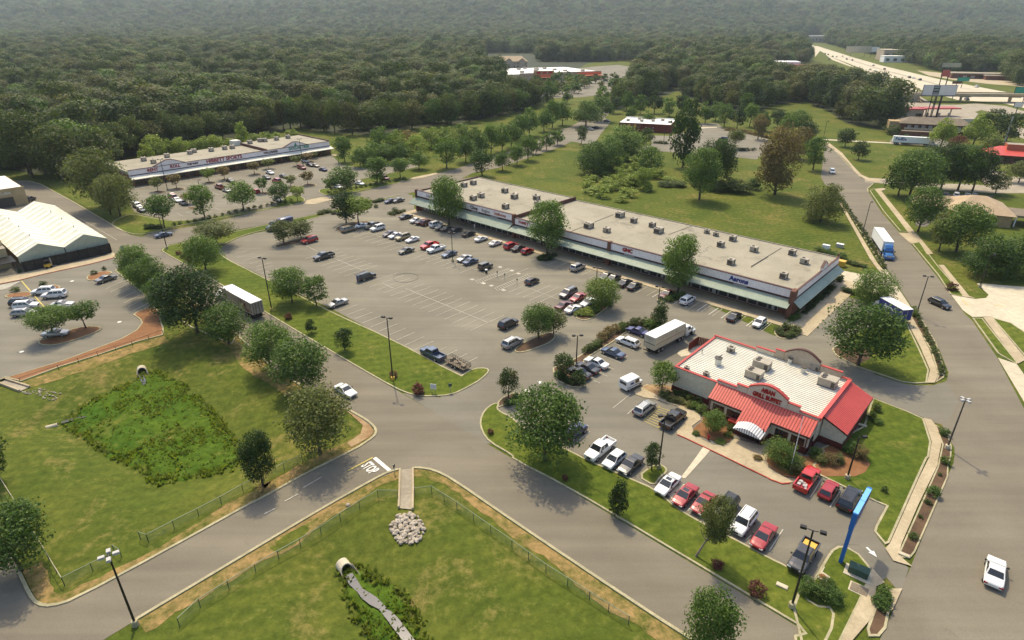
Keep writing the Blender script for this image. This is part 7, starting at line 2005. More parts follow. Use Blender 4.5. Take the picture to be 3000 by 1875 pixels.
for s in (-1,1):
 for z in (.75,1.0,1.25): mb.box(-2.6,2.4,s * .93 - .02,s * .93 + .02,z,z + .04)
 for k in range(11): mb.box(-2.6 + k * .5,-2.56 + k * .5,s * .93 - .02,s * .93 + .02,.6,1.3)
for z in (.75,1.0,1.25): mb.box(-2.62,-2.58,-.95,.95,z,z + .04); mb.box(2.38,2.42,-.95,.95,z,z + .04)
link('cage',mb.mesh('cage',M['bark']),t)
mb = MB(); rg_ = random.Random(12)
for k in range(16): mb.box(*(lambda x,y,d,e,z: (x,x + d,y,y + e,.6,.65 + z))(rg_.uniform(-2.4,1.6),rg_.uniform(-.8,.2),rg_.uniform(.3,.9),rg_.uniform(.1,.6),rg_.uniform(.1,.5)))
link('load',mb.mesh('load',M['bark_pale']),t)
for x in (-.5,.4):
 for s in (-1,1): link('wheel',WHEEL,t,(x,s * 1.02,.33))
mb = MB(); mb.tube((2.4,0,.5),(3.4,0,.5),.06,n=6); link('drawbar',mb.mesh('drawbar',M['black']),t)
for (root,_m) in PROTO.values():        # the hidden prototypes are not part of the place
 for o in [root] + list(root.children):
  bpy.data.objects.remove(o)
# ---------------------------------------------------------------- trees and shrubs
PROF = {
 'round': (lambda t: np.sqrt(np.clip(1 - ((t - .45) / .55) ** 2,0,1)) ** 1.0,.20),
 'oval': (lambda t: np.sqrt(np.clip(1 - ((t - .48) / .53) ** 2,0,1)) * .95,.16),
 'pear': (lambda t: np.clip(np.minimum(t / .22,1.0),0,1) ** .6 * (1 - np.clip((t - .25) / .78,0,1) ** 1.7),.17),
 'conic': (lambda t: np.clip(np.minimum(t / .12,1.0),0,1) * (1 - .88 * t) + .03,.06),
 'vase': (lambda t: .45 + .55 * np.clip(t / .55,0,1) - .75 * np.clip((t - .7) / .3,0,1) ** 2,.34),
 'ball': (lambda t: np.sqrt(np.clip(1 - ((t - .42) / .58) ** 2,0,1)),.0),
 'dome': (lambda t: np.sqrt(np.clip(1 - t ** 2,0,1)),.06),
 'tall': (lambda t: (.62 + .38 * np.sin(np.clip(t * 1.15,0,1) * math.pi)) * np.clip((1.02 - t) / .25,0,1) ** .6,.08),
 'young': (lambda t: np.clip(np.minimum(t / .15,1.0),0,1) * (1 - .75 * t ** 1.3),.12),
 'forest': (lambda t: np.sqrt(np.clip(1 - ((t - .50) / .52) ** 2,0,1)),.22),
}
CW,CH = 8.0,10.0
def crown_np(kind,n_clump,n_leaf,leaf,seed,rough=.5,shell=.5,nr=.5,fat=1.0):
 rg = np.random.default_rng(seed)
 prof,base = PROF[kind]
 t = rg.beta(1.25,1.1,n_clump * 3)
 r = prof(t)
 keep = rg.random(len(t)) < np.clip(r,.12,1)
 t = t[keep][:n_clump]; r = r[keep][:n_clump]; n_clump = len(t)
 th = rg.uniform(0,2 * np.pi,n_clump)
 rad = r * np.sqrt(rg.uniform(shell ** 2,1,n_clump)) * (1 + rough * .35 * rg.normal(size=n_clump).clip(-1.2,1.4))
 cr = (.13 + .10 * rg.random(n_clump)) * CW * (.45 + .55 * r) * fat
 cx = rad * (CW / 2 - cr * .62) * np.cos(th); cy = rad * (CW / 2 - cr * .62) * np.sin(th)
 z0 = base * CH
 cz = z0 + t * (CH - z0); cz = np.clip(cz,z0 + cr * .5,CH - cr * .55)
 which = rg.choice(n_clump,n_leaf,p=(cr ** 2) / (cr ** 2).sum())
 d = rg.normal(size=(n_leaf,3)); d[:,2] = d[:,2] * .9 + .18
 d /= np.linalg.norm(d,axis=1)[:,None]
 c = np.stack([cx,cy,cz],1)[which]; rr = cr[which][:,None]
 pos = c + d * rr * (.55 + .55 * rg.random((n_leaf,1)) ** .7) * np.array([1,1,.82])
 nrm = d * .8 + rg.normal(size=(n_leaf,3)) * nr + np.array([0,0,.25]); nrm /= np.linalg.norm(nrm,axis=1)[:,None]
 a = np.cross(nrm,rg.normal(size=(n_leaf,3))); a /= np.linalg.norm(a,axis=1)[:,None] + 1e-9
 b = np.cross(nrm,a)
 s = leaf * (.6 + .8 * rg.random((n_leaf,1)))
 v = np.stack([pos - a * s * .5,pos - b * s * .33,pos + a * s * .5,pos + b * s * .33],1).reshape(-1,3)
 q = np.arange(n_leaf * 4).reshape(-1,4)
 return v,q
CROWNS = {}
def crown_mesh(kind,lod,var):
 key = (kind,lod,var)
 if key not in CROWNS:
  nc,nl,lf = {0: (100,8500,.31),1: (58,2900,.48),2: (32,1050,.76),3: (18,420,1.15)}[lod]
  v,q = crown_np(kind,nc,nl,lf,hash((kind,lod,var)) % 9999 if False else sum(map(ord,kind)) * 13 + lod * 7 + var,.5)
  CROWNS[key] = np_mesh('crown',v,q,LEAF['green'])
 return CROWNS[key]
TRUNKS = {}
def trunk_mesh(kind,var,mat='bark'):
 key = (kind,var,mat)
 if key not in TRUNKS:
  rg = random.Random(var * 31 + len(kind)); mb = MB()
  base = max(.6,PROF[kind][1] * CH)
  top = CH * .62
  p = Vector((0,0,-.2)); pts = [p];
  for k in range(5):
   p = p + Vector((rg.uniform(-.12,.12),rg.uniform(-.12,.12),(top + .2) / 5)); pts.append(p)
  mb.path(pts,[.24,.20,.165,.13,.09,.05],7)
  for k in range(7):
   z = base * .75 + (top - base * .75) * rg.random() * .8
   i = min(4,int(z / top * 5)); q = pts[i].lerp(pts[i + 1],.5)
   th = k * 2.4 + rg.random(); L = CW * .36 * rg.uniform(.6,1)
   e = q + Vector((math.cos(th) * L,math.sin(th) * L,L * rg.uniform(.5,1.1))); m_ = q.lerp(e,.5) + Vector((0,0,-.12 * L))
   mb.path([q,m_,e],[.095,.06,.025],5)
  TRUNKS[key] = mb.mesh('trunk',M[mat])
 return TRUNKS[key]
T_RNG = random.Random(21)
def tree_at(g,h,w,kind,col,label,group=None,lod=1,lean=0.0,bark='bark',name='tree',trunk=True,cat='tree'):
 var = T_RNG.randrange(3 if lod else 4)
 t = thing(name,label,cat,(g.x,g.y,g.z),T_RNG.uniform(0,6.28) if not lean else 0.0,group)
 sx,sz = w / CW,h / CH
 o = link('crown',crown_mesh(kind,lod,var),t,(lean,0,0)); o.scale = (sx * T_RNG.uniform(.94,1.06),sx * T_RNG.uniform(.94,1.06),sz)
 o.material_slots[0].link = 'OBJECT'; o.material_slots[0].material = LEAF[col]
 if trunk:
  k = link('trunk',trunk_mesh(kind,var,bark),t)
  s = (sx * .55 + sz * .45); k.scale = (s,s,sz)
  if lean: k.rotation_euler = (0,math.atan2(lean,h * .5),0)
 return t
def tree(fx,fy,top,wpx,kind,col,label,group=None,lean=0.0,bark='bark',hmul=1.0,**kw):
 base = F(fx,fy)
 h = height_of(base,F(fx,top)) * hmul
 w = px_width(base,wpx * 1.24018)
 lod = 0 if wpx > 78 else 1 if wpx > 40 else 2
 g = on_ground(base); g.z += .08
 return tree_at(g,h,w,kind,col,label,group,lod,lean,bark,**kw)
for a in (
 (1287,1087,926,172,'round','oak','large dark green tree on the lawn at the restaurant entrance, over the navy car'),
 (1459,1216,1134,56,'young','dark','young feathery tree on the roadside lawn below the small tree island'),
 (1539,1113,1052,46,'round','magnolia','small round-headed tree on the square island in the restaurant car park'),
 (1201,940,874,52,'oval','magnolia','small bronze-green magnolia at the median tip across from the entrance arrows'),
 (1332,893,836,50,'oval','magnolia','dark magnolia on the island over the two black cars'),
 (1366,912,874,40,'ball','magnolia','low bushy magnolia at the lower tip of the island by the black cars'),
 (1563,922,858,64,'oval','green','green tree at the left front corner of the restaurant'),
 (1556,772,704,52,'conic','magnolia','dark conical magnolia beside the white semi-trailer'),
 (1272,800,722,80,'round','green','left and larger of the twin trees on the island in mid-lot'),
 (1308,790,730,62,'round','olive','right of the twin trees on the island in mid-lot'),
 (1420,728,660,86,'round','light','light green tree on the island with the yellow-green hedge'),
 (1061,533,416,84,'oval','green','first big tree before the shopping strip, left of the other two'),
 (1293,602,478,96,'oval','green','second big tree before the shopping strip, rising from a round hedge ring'),
 (1600,692,558,94,'oval','green','third big tree before the shopping strip, next to the white estate off-roader'),
 (2026,864,722,172,'round','oak','very broad dark oak on the triangular lawn beside the blue box truck'),
 (2055,716,640,100,'ball','green','broad bushy tree at the right end of the shopping strip'),
 (52,1348,1206,165,'round','oak','large dark tree at the lower left corner beside the fence'),
 (2,1136,1030,76,'round','dark','dark tree cut by the left edge above the fence rail'),
 (621,1146,1026,88,'oval','dark','slim dark tree between the long-grass basin and the side road'),
 (757,1073,922,150,'round','olive','brown-green tree at the road corner next to the word STOP'),
 (716,922,806,134,'round','green','green street tree on the drive, just behind the driving white sedan'),
 (642,876,768,108,'round','green','green street tree on the drive, second from the driving white sedan'),
 (541,812,722,106,'round','green','light-trunked street tree on the drive in front of the white trailer'),
 (466,786,636,158,'round','dark','big dark street tree hiding the front of the white trailer'),
 (400,735,652,92,'round','green','street tree left of the big dark one on the drive'),
 (362,702,610,88,'round','green','street tree on the drive above the striped bays of the left car park'),
 (330,672,582,80,'round','green','street tree on the drive closest to the blue store sign'),
 (487,641,560,86,'round','green','tree on the grass median behind the purple shrubs'),
 (515,580,526,92,'vase','olive','sparse olive tree at the left end of the big car park'),
 (389,538,464,72,'vase','green','leafy tree beside the corner lamp post of the back street'),
 (485,515,436,64,'oval','green','green tree on the verge of the far upper lot, left of the round one'),
 (576,497,428,74,'round','green','round green tree on the far upper lot verge before the red cars'),
 (664,479,430,54,'round','green','small green tree by the white sedan at the near corner of the far upper lot'),
 (704,476,440,36,'vase','light','pale small tree on the lawn patch of the far upper lot'),
 (813,456,392,70,'round','green','bright green tree over the white car at the right of the far upper lot'),
 (783,460,422,38,'vase','green','thin pale tree left of the bright green one at the far upper lot'),
 (892,434,371,66,'round','green','green tree at the drive mouth beside the dark red car'),
 (946,421,376,50,'vase','green','spreading tree at the street verge by the far driveway'),
 (671,575,524,62,'round','olive','left of two olive trees on the long dark island'),
 (712,563,519,62,'round','olive','right of two olive trees on the long dark island'),
 (818,527,454,66,'oval','dark','dark tree behind the pale one at the street side of the big car park'),
 (847,529,464,70,'vase','light','pale olive tree over the tan minivan'),
 (690,714,634,92,'round','green','larger of two trees on the median behind the pale silver sedan'),
 (748,722,656,62,'round','green','smaller of two trees on the median beside the pale silver sedan'),
 (736,787,748,28,'young','dark','little sapling on the grass median, left of the other sapling'),
 (815,829,778,48,'round','dark','small round sapling in the middle of the grass median'),
 (129,798,728,92,'vase','green','left small tree on the brown mulch island of the left car park'),
 (204,776,716,72,'vase','green','right small tree on the brown mulch island of the left car park'),
 (247,492,350,120,'round','olive','large olive tree at the left end of the far shopping strip'),
 (285,512,414,82,'round','olive','olive tree in front of the large one at the left end of the far strip'),
 (262,508,425,60,'oval','olive','smaller olive tree by the clay patch near the drive'),
 (150,424,300,112,'round','forest','lone large tree on the clay patch at the end of the left drive'),
 (78,420,262,118,'round','forest','tall tree before the wood beside the bright grass strip at the left'),
 (1664,1560,1404,120,'oval','green','tree at the lower edge whose top only shows over the road'),
 (1612,396,228,72,'tall','dark','tall dark tree standing alone before the maroon restaurant'),
 (1652,472,352,90,'oval','green','tall green tree on the field beside the grey utility pole'),
 (1688,440,330,92,'round','dark','dark spreading tree behind the tall green one on the field'),
 (1830,460,292,102,'tall','brown','tall brown-green tree with dark foot on the field'),
 (1920,402,325,60,'round','green','green tree on the field edge beside the bend of the main road'),
 (1937,524,434,90,'ball','olive','dense olive-dark round tree on the field beside the roadside hedge'),
 (1885,375,300,60,'oval','brown','brownish tree behind the tall brown-green one'),
 (1996,347,303,46,'round','dark','upper of two small round trees at the bend of the main road'),
 (2027,377,334,42,'round','dark','lower of two small round trees at the bend of the main road'),
 (1475,372,296,110,'ball','green','broad willowy tree in the thicket before the maroon restaurant'),
 (1402,410,335,84,'ball','green','rounded tree at the left of the thicket on the field'),
 (1440,400,325,80,'ball','green','rounded tree in the middle of the thicket on the field'),
 (1520,447,396,48,'oval','light','bright pale-green small tree at the lower right of the thicket'),
 (1535,405,345,70,'ball','green','rounded tree at the right of the thicket on the field'),
 (1373,340,298,28,'oval','magnolia','small bronze tree in the street median before the parking lot'),
 (1527,350,303,34,'oval','magnolia','dark bronze small tree before the long maroon wall'),
 (1703,385,330,40,'oval','green','small tree behind the dark spreading one at the lot edge'),
 (1735,352,308,44,'vase','olive','thin olive tree in the lot right of the tall dark tree'),
 (1790,330,272,42,'oval','brown','brownish small tree in the open lot, left of a pair'),
 (2148,468,356,122,'round','green','big green tree over the bank car park, left of the tall-trunked ones'),
 (2122,462,380,74,'round','dark','dark tree at the street corner beside the bank car park'),
 (2222,448,338,88,'round','dark','tall-trunked dark tree at the cross street, first from the left'),
 (2262,450,342,84,'round','green','tall-trunked dark tree at the cross street, second from the left'),
 (2296,452,352,80,'round','dark','tall-trunked dark tree at the cross street, third from the left'),
 (2168,548,444,88,'oval','green','green tree on the verge between the main road and the bank car park'),
 (2218,592,504,66,'round','olive','brown-green tree by the bank drive'),
 (2258,596,484,112,'round','green','big green tree in front of the tan bank roof'),
 (2325,652,556,116,'dome','oak','weeping dome-shaped tree on the right lawn, left of two'),
 (2395,648,548,110,'dome','oak','weeping dome-shaped tree on the right lawn, at the picture edge'),
 (2351,457,404,52,'round','olive','small olive tree on the cross street beside the bank roof'),
 (2405,432,382,60,'round','olive','olive tree in the diner lot at the right edge'),
 (2220,350,278,62,'pear','light','yellow-green tree before the motel, left of two'),
 (2297,345,270,62,'pear','light','yellow-green tree before the motel, right of two'),
 (2335,330,258,62,'round','dark','dark tree right of the yellow-green ones beyond the motel'),
 (2375,340,268,66,'round','dark','dark tree behind the tall bare sign pole'),
 (2258,366,320,46,'ball','red','purple-brown small tree under the yellow-green ones'),
 (2335,372,322,62,'ball','bushy','grey-green bushy tree beside the diner'),
 (2185,398,345,82,'ball','dark','dark rounded tree in front of the round bushes at the lettered trailer'),
):
 tree(*a)
tree(1644,1316,1186,88,'vase','olive','leaning pale-trunked tree on the roadside lawn, its crown over the parked cars',lean=1.7,bark='bark_pale')
ORD = 'first second third fourth fifth sixth seventh eighth ninth tenth eleventh twelfth thirteenth fourteenth fifteenth sixteenth seventeenth eighteenth nineteenth twentieth twenty-first twenty-second twenty-third twenty-fourth twenty-fifth twenty-sixth twenty-seventh twenty-eighth twenty-ninth thirtieth'.split()
for i,(x,y,top,w,col) in enumerate(((450,662,515,150,'olive'),(650,632,480,160,'brown'),(1000,562,420,140,'light'),(1170,535,395,150,'brown'),(1490,477,345,140,'brown'),(1640,420,318,130,'olive'),(1945,388,285,120,'olive'),(2060,345,252,150,'brown'),(2130,312,240,90,'olive'),(1575,680,520,140,'green'),(1880,618,495,124,'olive'),(2060,592,452,150,'brown'),(795,795,680,160,'brown'))):
 b_ = B('Y',x,y); tp = B('Y',x,top)
 tree(b_[0] / 1.24018,b_[1] / 1.24018,tp[1] / 1.24018,w / 3.667 / 1.24018,'vase',col,f'small {({"brown": "bronze", "olive": "olive", "light": "pale green", "green": "green"})[col]} ornamental tree, {ORD[i]} of those in the far upper lot','ornamental trees of the far upper lot')
for side,rows in (('right',((1139,415,353,56),(1187,403,354,42),(1221,390,336,42),(1247,378,318,44),(1266,364,330,30),(1291,355,312,36),(1317,343,305,40))),
                   ('left',((815,383,322,48),(851,395,346,46),(884,384,334,56),(912,386,342,54),(947,384,336,50),(990,400,357,46),(1055,398,324,66),(1100,384,320,56),(1133,372,308,52),(1160,364,295,44),(1186,358,290,46),(1208,350,286,52),(1230,334,272,46),(1250,322,252,56),(1285,311,254,46),(1305,302,238,42),(1328,296,234,42),(1384,299,235,80),(1420,287,230,54)))):
 for i,(x,y,tp,w) in enumerate(rows):
  tree(x,y,tp,w,'pear' if i % 3 else 'oval','green' if i % 4 else 'oak',f'{ORD[i]} teardrop-shaped street tree from the near end on the {side} side of the back street','teardrop street trees along the back street')
for i,(x,y,tp,w,col) in enumerate(((902,372,298,56,'green'),(938,366,306,50,'light'),(985,372,318,60,'light'),(1020,350,300,54,'light'),(1060,350,298,56,'light'),(1092,340,292,52,'green'),(965,345,308,44,'brown'),(872,392,346,46,'green'),(1120,345,300,44,'green'))):
 tree(x,y,tp,w,'ball',col,f'{ORD[i]} yellow-green tree of the clump between the far strip and the street','yellow-green trees on the meadow')
for i,(x,y,tp,w) in enumerate(((372,372,318,64),(402,368,330,40),(428,366,324,44),(452,360,332,36),(486,356,322,44),(512,352,318,44),(545,348,326,40),(576,345,288,34),(602,340,316,44),(628,336,310,36),(652,330,312,34),(350,385,340,40),(690,322,306,34))):
 tree(x,y,tp,w,'young' if i == 7 else 'ball','light',f'{ORD[i]} pale green sapling from the left in the belt behind the far shopping strip','saplings behind the far shopping strip')
# ---- clipped bushes, hedges and planting
def bush(px,w,h,col,label,group=None,kind='ball',ground=True,lod=2,name='bush',world=None):
 g = on_ground(px) if world is None else world.copy(); g.z += .1
 t = thing(name,label,'bush',g,T_RNG.uniform(0,6),group)
 o = link('foliage',crown_mesh(kind,lod,T_RNG.randrange(3)),t,(0,0,-.06 * h)); o.scale = (w / CW * 1.05,w / CW * 1.05,h / CH * 1.05)
 o.material_slots[0].link = 'OBJECT'; o.material_slots[0].material = LEAF[col]
 return t
for px,w,h,col,lb in ((T('B2',1318,470),2.6,2.0,'bushy','large clipped round bush on the small island at the left end of the shop walk'),(T('C4',168,215),2.2,2.0,'bushy','large clipped round bush on the small island at the right end of the shop walk'),
  (T('C1',0,0) if False else T('B1',890,1045),1.7,1.0,'bushy','dome-clipped bush on the mulch island before the greenhouse, left of two'),(T('B1',987,1005),1.2,1.0,'bushy','small dome-clipped bush on the mulch island before the greenhouse, right of two'),
  (T('B1',412,1150),2.0,1.1,'bushy','dome-clipped bush behind the white off-roaders of the left car park'),(T('B1',150,1210),2.1,1.1,'bushy','dome-clipped bush on the mulch island above the black off-roader'),
  (T('C2',310,115),1.7,1.5,'red','purple round shrub on the grass median beside the lamp post'),(T('C2',1535,820),2.3,2.1,'red','large purple round shrub near the white notice board'),(T('C2',1300,665),1.5,1.3,'red','dark purple shrub round the foot of the lamp post'),
  (T('C2',2215,1200),1.0,.9,'red','tiny purple shrub on the rounded lawn corner of the entrance'),(T('D3',500,215),.9,.8,'red','small rust-coloured shrub in the shade of the large entrance tree'),(T('D3',1940,1045),1.4,1.2,'red','dark purple shrub in the shadow of the leaning tree'),(T('D3',2305,1290),1.9,1.7,'red','purple round shrub on the roadside lawn at the lower right'),
  (T('B1',1690,860),1.6,1.2,'red','upper of three red-brown shrubs at the median corner'),(T('B1',1735,890),1.8,1.3,'red','middle of three red-brown shrubs at the median corner'),(T('B1',1790,925),2.2,1.6,'red','lowest of three red-brown shrubs at the median corner'),
  (T('B4',1730,1195),2.6,2.0,'red','dark red round shrub on the verge across the main road'),(T('D4',1555,360),1.8,1.3,'green','bright round bush in the long planting strip beside the main road'),(T('D4',1668,60),1.5,1.2,'green','round bush at the top end of the lower planting strip'),(T('C4',1660,1210),1.6,1.3,'green','round bush beside the grey lamp post at the junction'),(T('D4',1370,770),1.2,.8,'bushy','small dark bush near the lower end of the planting strip'),(T('D4',1515,440),.9,.6,'bushy','tiny bush between the bright round one and the strip end'),(T('D4',1095,330),.9,.9,'bushy','lone little shrub on the restaurant lawn'),
  (T('C3',735,800) if False else B('R',1100,0),1,1,'green',''),):
 if lb: bush(px,w,h,col,lb)
for i,(x,y,w,h) in enumerate(((370,1240,1.9,1.5),(430,1310,2.2,1.6),(540,1260,2.0,1.6),(590,1350,2.4,1.7),(480,1330,1.8,1.4),(340,1290,1.6,1.3))):
 bush(T('D4',x,y),w,h,'oak',f'{ORD[i]} dark clipped shrub from the left in the bed below the manhole pad','dark shrubs at the exit bed',lod=1)
for i,(x,y,w) in enumerate(((1100,1290,1.3),(1075,1330,1.5),(1110,1370,1.3),(1050,1400,1.6),(1090,1440,1.4))):
 bush(T('D4',x,y),w,1.2,'green',f'{ORD[i]} light green shrub from the top in the bed at the lower right kerb','light shrubs at the lower right kerb')
def row(pts_px,n,w,h,col,what,group,jit=.15,start=0,kind='ball',lod=2):
 P = [on_ground(p) for p in pts_px]
 seg = [(P[i + 1] - P[i]).length for i in range(len(P) - 1)]; tot = sum(seg)
 for k in range(n):
  d = tot * k / max(1,n - 1); i = 0
  while i < len(seg) - 1 and d > seg[i]: d -= seg[i]; i += 1
  q = P[i].lerp(P[i + 1],min(1,d / seg[i])) + Vector((T_RNG.uniform(-jit,jit),T_RNG.uniform(-jit,jit),0))
  s = T_RNG.uniform(.8,1.2)
  bush(None,w * s,h * s,col,f'{ORD[k + start] if k + start < 30 else "far"} {what}',group,kind,lod=lod,world=q)
row(TT('B4',(600,215),(680,330),(770,470),(860,600),(960,760),(1090,985)),28,1.5,1.2,'bushy','roadside hedge shrub from the top end, beside the blue-cab truck','roadside hedge along the main road')
row(TT('C4',(1400,95),(1480,240),(1560,400),(1625,560),(1645,640)),16,1.3,.9,'bushy','low shrub from the top end in the strip right of the triangular lawn','low shrubs right of the triangular lawn',lod=3)
row(TT('C4',(1370,60),(1385,90)),2,1.8,1.6,'green','leafy shrub at the lamp post foot near the blue box truck','shrubs at the lamp foot')
row(TT('D4',(1620,180),(1590,260),(1465,520),(1445,575)),4,.8,.5,'bushy','tiny seedling shrub from the top in the long planting strip','seedlings in the planting strip',lod=3)
row([B('Y',340,1065),B('Y',470,1065)],5,2.0,1.4,'dark','dark low shrub from the left at the street corner of the far upper lot','dark shrubs at the street corner')
row([B('Y',620,1035),B('Y',690,1018),B('Y',880,985),B('Y',1040,948),B('Y',1220,910),B('Y',1500,850),B('Y',1700,812),B('Y',1880,775)],19,1.5,1.1,'bushy','clipped street shrub from the left along the far upper lot','street shrubs of the far upper lot',lod=3)
row(TT('B2',(690,275),(860,250),(1020,220),(1180,190),(1400,150)),16,1.9,1.2,'bushy','street shrub from the left beside the far driveway','street shrubs by the far driveway',lod=3)
row(TT('B2',(610,478),(690,460)),3,2.4,1.3,'bushy','spreading hedge shrub at the street end of the big car park','hedge at the street end')
row(TT('B2',(740,475),(850,490)),4,2.2,1.2,'dark','dark ground shrub under the pale olive tree','ground shrubs under the pale olive tree')
row(TT('B2',(1050,375),(1130,365),(1190,350)),5,2.4,1.0,'bushy','low hedge shrub near the two dark parked sedans by the street','hedge near the dark sedans')
row(TT('B2',(1085,400),(1135,412)),2,1.6,1.2,'bushy','round shrub between the pale olive tree and the charcoal sedan','pair of round shrubs')
row(TT('B2',(1265,480),(1310,485),(1360,465),(1400,455)),5,1.8,.9,'bushy','ring shrub from the left around the clipped bush at the walk','ring round the left clipped bush')
row(TT('C4',(90,235),(130,280),(190,290),(245,255),(260,220)),6,1.9,.9,'bushy','ring shrub from the left around the clipped bush at the right end','ring round the right clipped bush')
row(TT('B3',(255,905),(290,880),(340,870),(395,875),(380,895),(320,915),(270,915)),9,1.7,.9,'dark','shrub of the hedge ring at the second shop tree','hedge ring of the second shop tree')
row(TT('B3',(1480,1300),(1510,1270),(1560,1250),(1620,1245),(1570,1290)),6,2.0,1.1,'oak','shrub of the bed at the third shop tree','bed of the third shop tree')
row(TT('C3',(615,80),(660,50),(720,50),(760,30),(820,10),(730,85),(660,85)),9,2.0,1.0,'light','yellow-green hedge shrub on the island tip','yellow-green hedge on the island')
row(TT('B3',(830,1330),(880,1310),(920,1300),(900,1340)),5,2.2,1.2,'dark','dark shrub behind the yellow-green hedge','dark shrubs on the island')
row(TT('C3',(695,435),(755,405),(815,365)),5,1.9,1.5,'bushy','round shrub from the lower end between the lamp post and the bronze shrubs','round shrubs by the lamp post')
row(TT('C3',(850,320),(900,270),(960,240)),4,2.4,1.9,'brown','bronze-red shrub in the bed above the slate blue sedan','bronze shrubs above the slate blue sedan')
row(TT('C3',(1020,225),(1080,185),(1150,170),(1220,170),(1290,160)),8,1.8,1.4,'bushy','round shrub from the left behind the violet-blue sedan','round shrubs behind the violet-blue sedan')
row(TT('C3',(1290,200),(1360,190)),3,2.6,1.6,'green','green bush at the foot of the conical magnolia','green bushes at the conical magnolia')
row(TT('C3',(-40,930),(20,900),(60,870),(30,860)),5,1.5,.9,'magnolia','ground shrub under the small entrance magnolia','ground shrubs under the entrance magnolia')
row(TT('C3',(430,640),(480,690),(560,720),(640,700)),6,1.8,.9,'dark','ground shrub on the island by the two black cars','ground shrubs by the black cars')
row(TT('C3',(1420,850),(1500,830),(1560,820),(1640,860),(1700,900),(1760,910)),7,1.4,1.1,'bushy','grey-green round shrub from the left along the restaurant front wall','round shrubs along the restaurant wall')
row(TT('C3',(1480,880),(1560,900),(1640,930),(1700,960)),6,1.6,.9,'olive','loose low shrub of the front row before the restaurant wall','loose shrubs before the restaurant wall')
row(TT('C3',(1720,960),(1790,1000),(1800,980)),3,1.5,1.0,'green','leafy shrub at the left end of the red roof','leafy shrubs at the red roof end')
for px,w,h,col,kind,lb in ((B('R',515,990),3.8,3.6,'green','round','round-headed small tree in the bed before the red-roofed wing'),(B('R',1245,1330),4.6,3.9,'green','ball','large loose shrub before the right front wing of the restaurant')):
 g = on_ground(px); g.z += .1
 tree_at(g,h,w,kind,col,lb,None,0)
for i,(x,y,w,h,col) in enumerate(((400,790,1.5,1.2,'bushy'),(710,975,1.4,1.1,'bushy'),(1400,1430,2.3,1.4,'olive'),(1440,1350,1.9,1.5,'olive'),(1620,1260,2.0,1.6,'oak'),(1690,1330,1.8,1.3,'olive'),(1780,1330,2.4,1.5,'brown'),(1870,1320,2.0,1.3,'olive'),(2020,1230,2.4,2.0,'oak'),(2110,1270,2.3,2.0,'brown'),(2240,850,1.4,1.3,'bushy'),(2310,900,1.6,.9,'green'),(2290,760,1.4,1.5,'bushy'),(330,1020,1.3,.6,'green'),(600,1110,1.6,.6,'green'),(680,1040,1.4,.7,'green'),(1000,1290,1.3,.6,'brown'))):
 bush(B('R',x,y),w,h,col,f'{ORD[i]} shrub counted clockwise in the planting beds round the restaurant','shrubs in the beds round the restaurant',lod=1)
row([B('K',960,1330),B('K',1020,1260),B('K',1120,1180),B('K',1230,1080),B('K',1340,990),B('K',1440,890)],12,1.6,1.3,'dark','dark shrub from the near end along the shaded end wall of the shopping strip','shrubs along the shaded end wall')
row([B('K',1560,760),B('K',1580,740)],2,2.0,1.6,'dark','dark round shrub at the far end of the shaded end wall','pair of dark round shrubs')
row([B('K',720,1450),B('K',830,1420)],2,1.9,1.3,'oak','green shrub at the near brick pier of the shopping strip','shrubs at the near brick pier')
row([B('K',1640,930),B('K',1720,960),B('K',1800,970),B('K',1900,1000)],6,1.8,1.1,'magnolia','bronze low shrub under the bushy tree at the right end','low shrubs under the bushy tree')
row([B('K',1200,230),B('K',1330,270),B('K',1460,300),B('K',1600,340)],9,2.6,1.2,'green','rank weed clump from the left behind the right end of the shopping strip','weed clumps behind the shopping strip')
row([B('K',1720,430),B('K',1850,470),B('K',1990,500)],5,2.2,.9,'bushy','weed clump on the grass by the yellow waste container','weed clumps by the yellow container')
row([B('MO',395,930),B('MO',485,930),B('MO',560,930),B('MO',665,935),B('MO',765,930)],5,4.2,4.2,'oak','dark round bush from the left before the lettered trailer','round bushes before the lettered trailer',jit=.1,lod=1)
row([B('MO',60,640),B('MO',130,740),B('MO',200,780)],4,7,5,'bushy','grey-green shrub at the end of the wood left of the motel','shrubs left of the motel')
row([B('BR',600,395),B('BR',690,400),B('BR',760,405)],7,2.6,1.3,'magnolia','low dark shrub below the maroon wall','low shrubs below the maroon wall',lod=3)
row([B('BR',1700,490),B('BR',1800,490),B('BR',1880,490)],7,2.4,1.3,'magnolia','low dark shrub in the bed of the open lot','low shrubs of the open lot',lod=3)
row([B('BR',1530,230),B('BR',1700,240),B('BR',1900,290),B('BR',2080,330)],16,4.0,1.4,'brown','russet hedge shrub from the left beyond the open lot','russet hedge beyond the open lot',lod=3)
row([B('G',330,1400),B('G',350,1380)],2,.8,.8,'dark','potted plant at the greenhouse fence','potted plants')
th_ = random.Random(33)
THICK = W2(FF((1360,385),(1400,340),(1470,345),(1560,400),(1600,440),(1560,450),(1500,470),(1440,492),(1395,470),(1375,430)))
tv,tq,n_ = [],[],0
while len(tv) < 80:
 xs_ = [p[0] for p in THICK]; ys_ = [p[1] for p in THICK]
 x,y = th_.uniform(min(xs_),max(xs_)),th_.uniform(min(ys_),max(ys_))
 if float(poly_dist(np.array([x]),np.array([y]),THICK)[0]) > 0: continue
 v,q = crown_np('ball',22,620,.9,900 + len(tv)); w,h = th_.uniform(3.5,7.5),th_.uniform(1.6,4.4)
 tv.append(v * np.array([w / CW,w / CW,h / CH]) + np.array([x,y,0])); tq.append(q + n_); n_ += len(v)
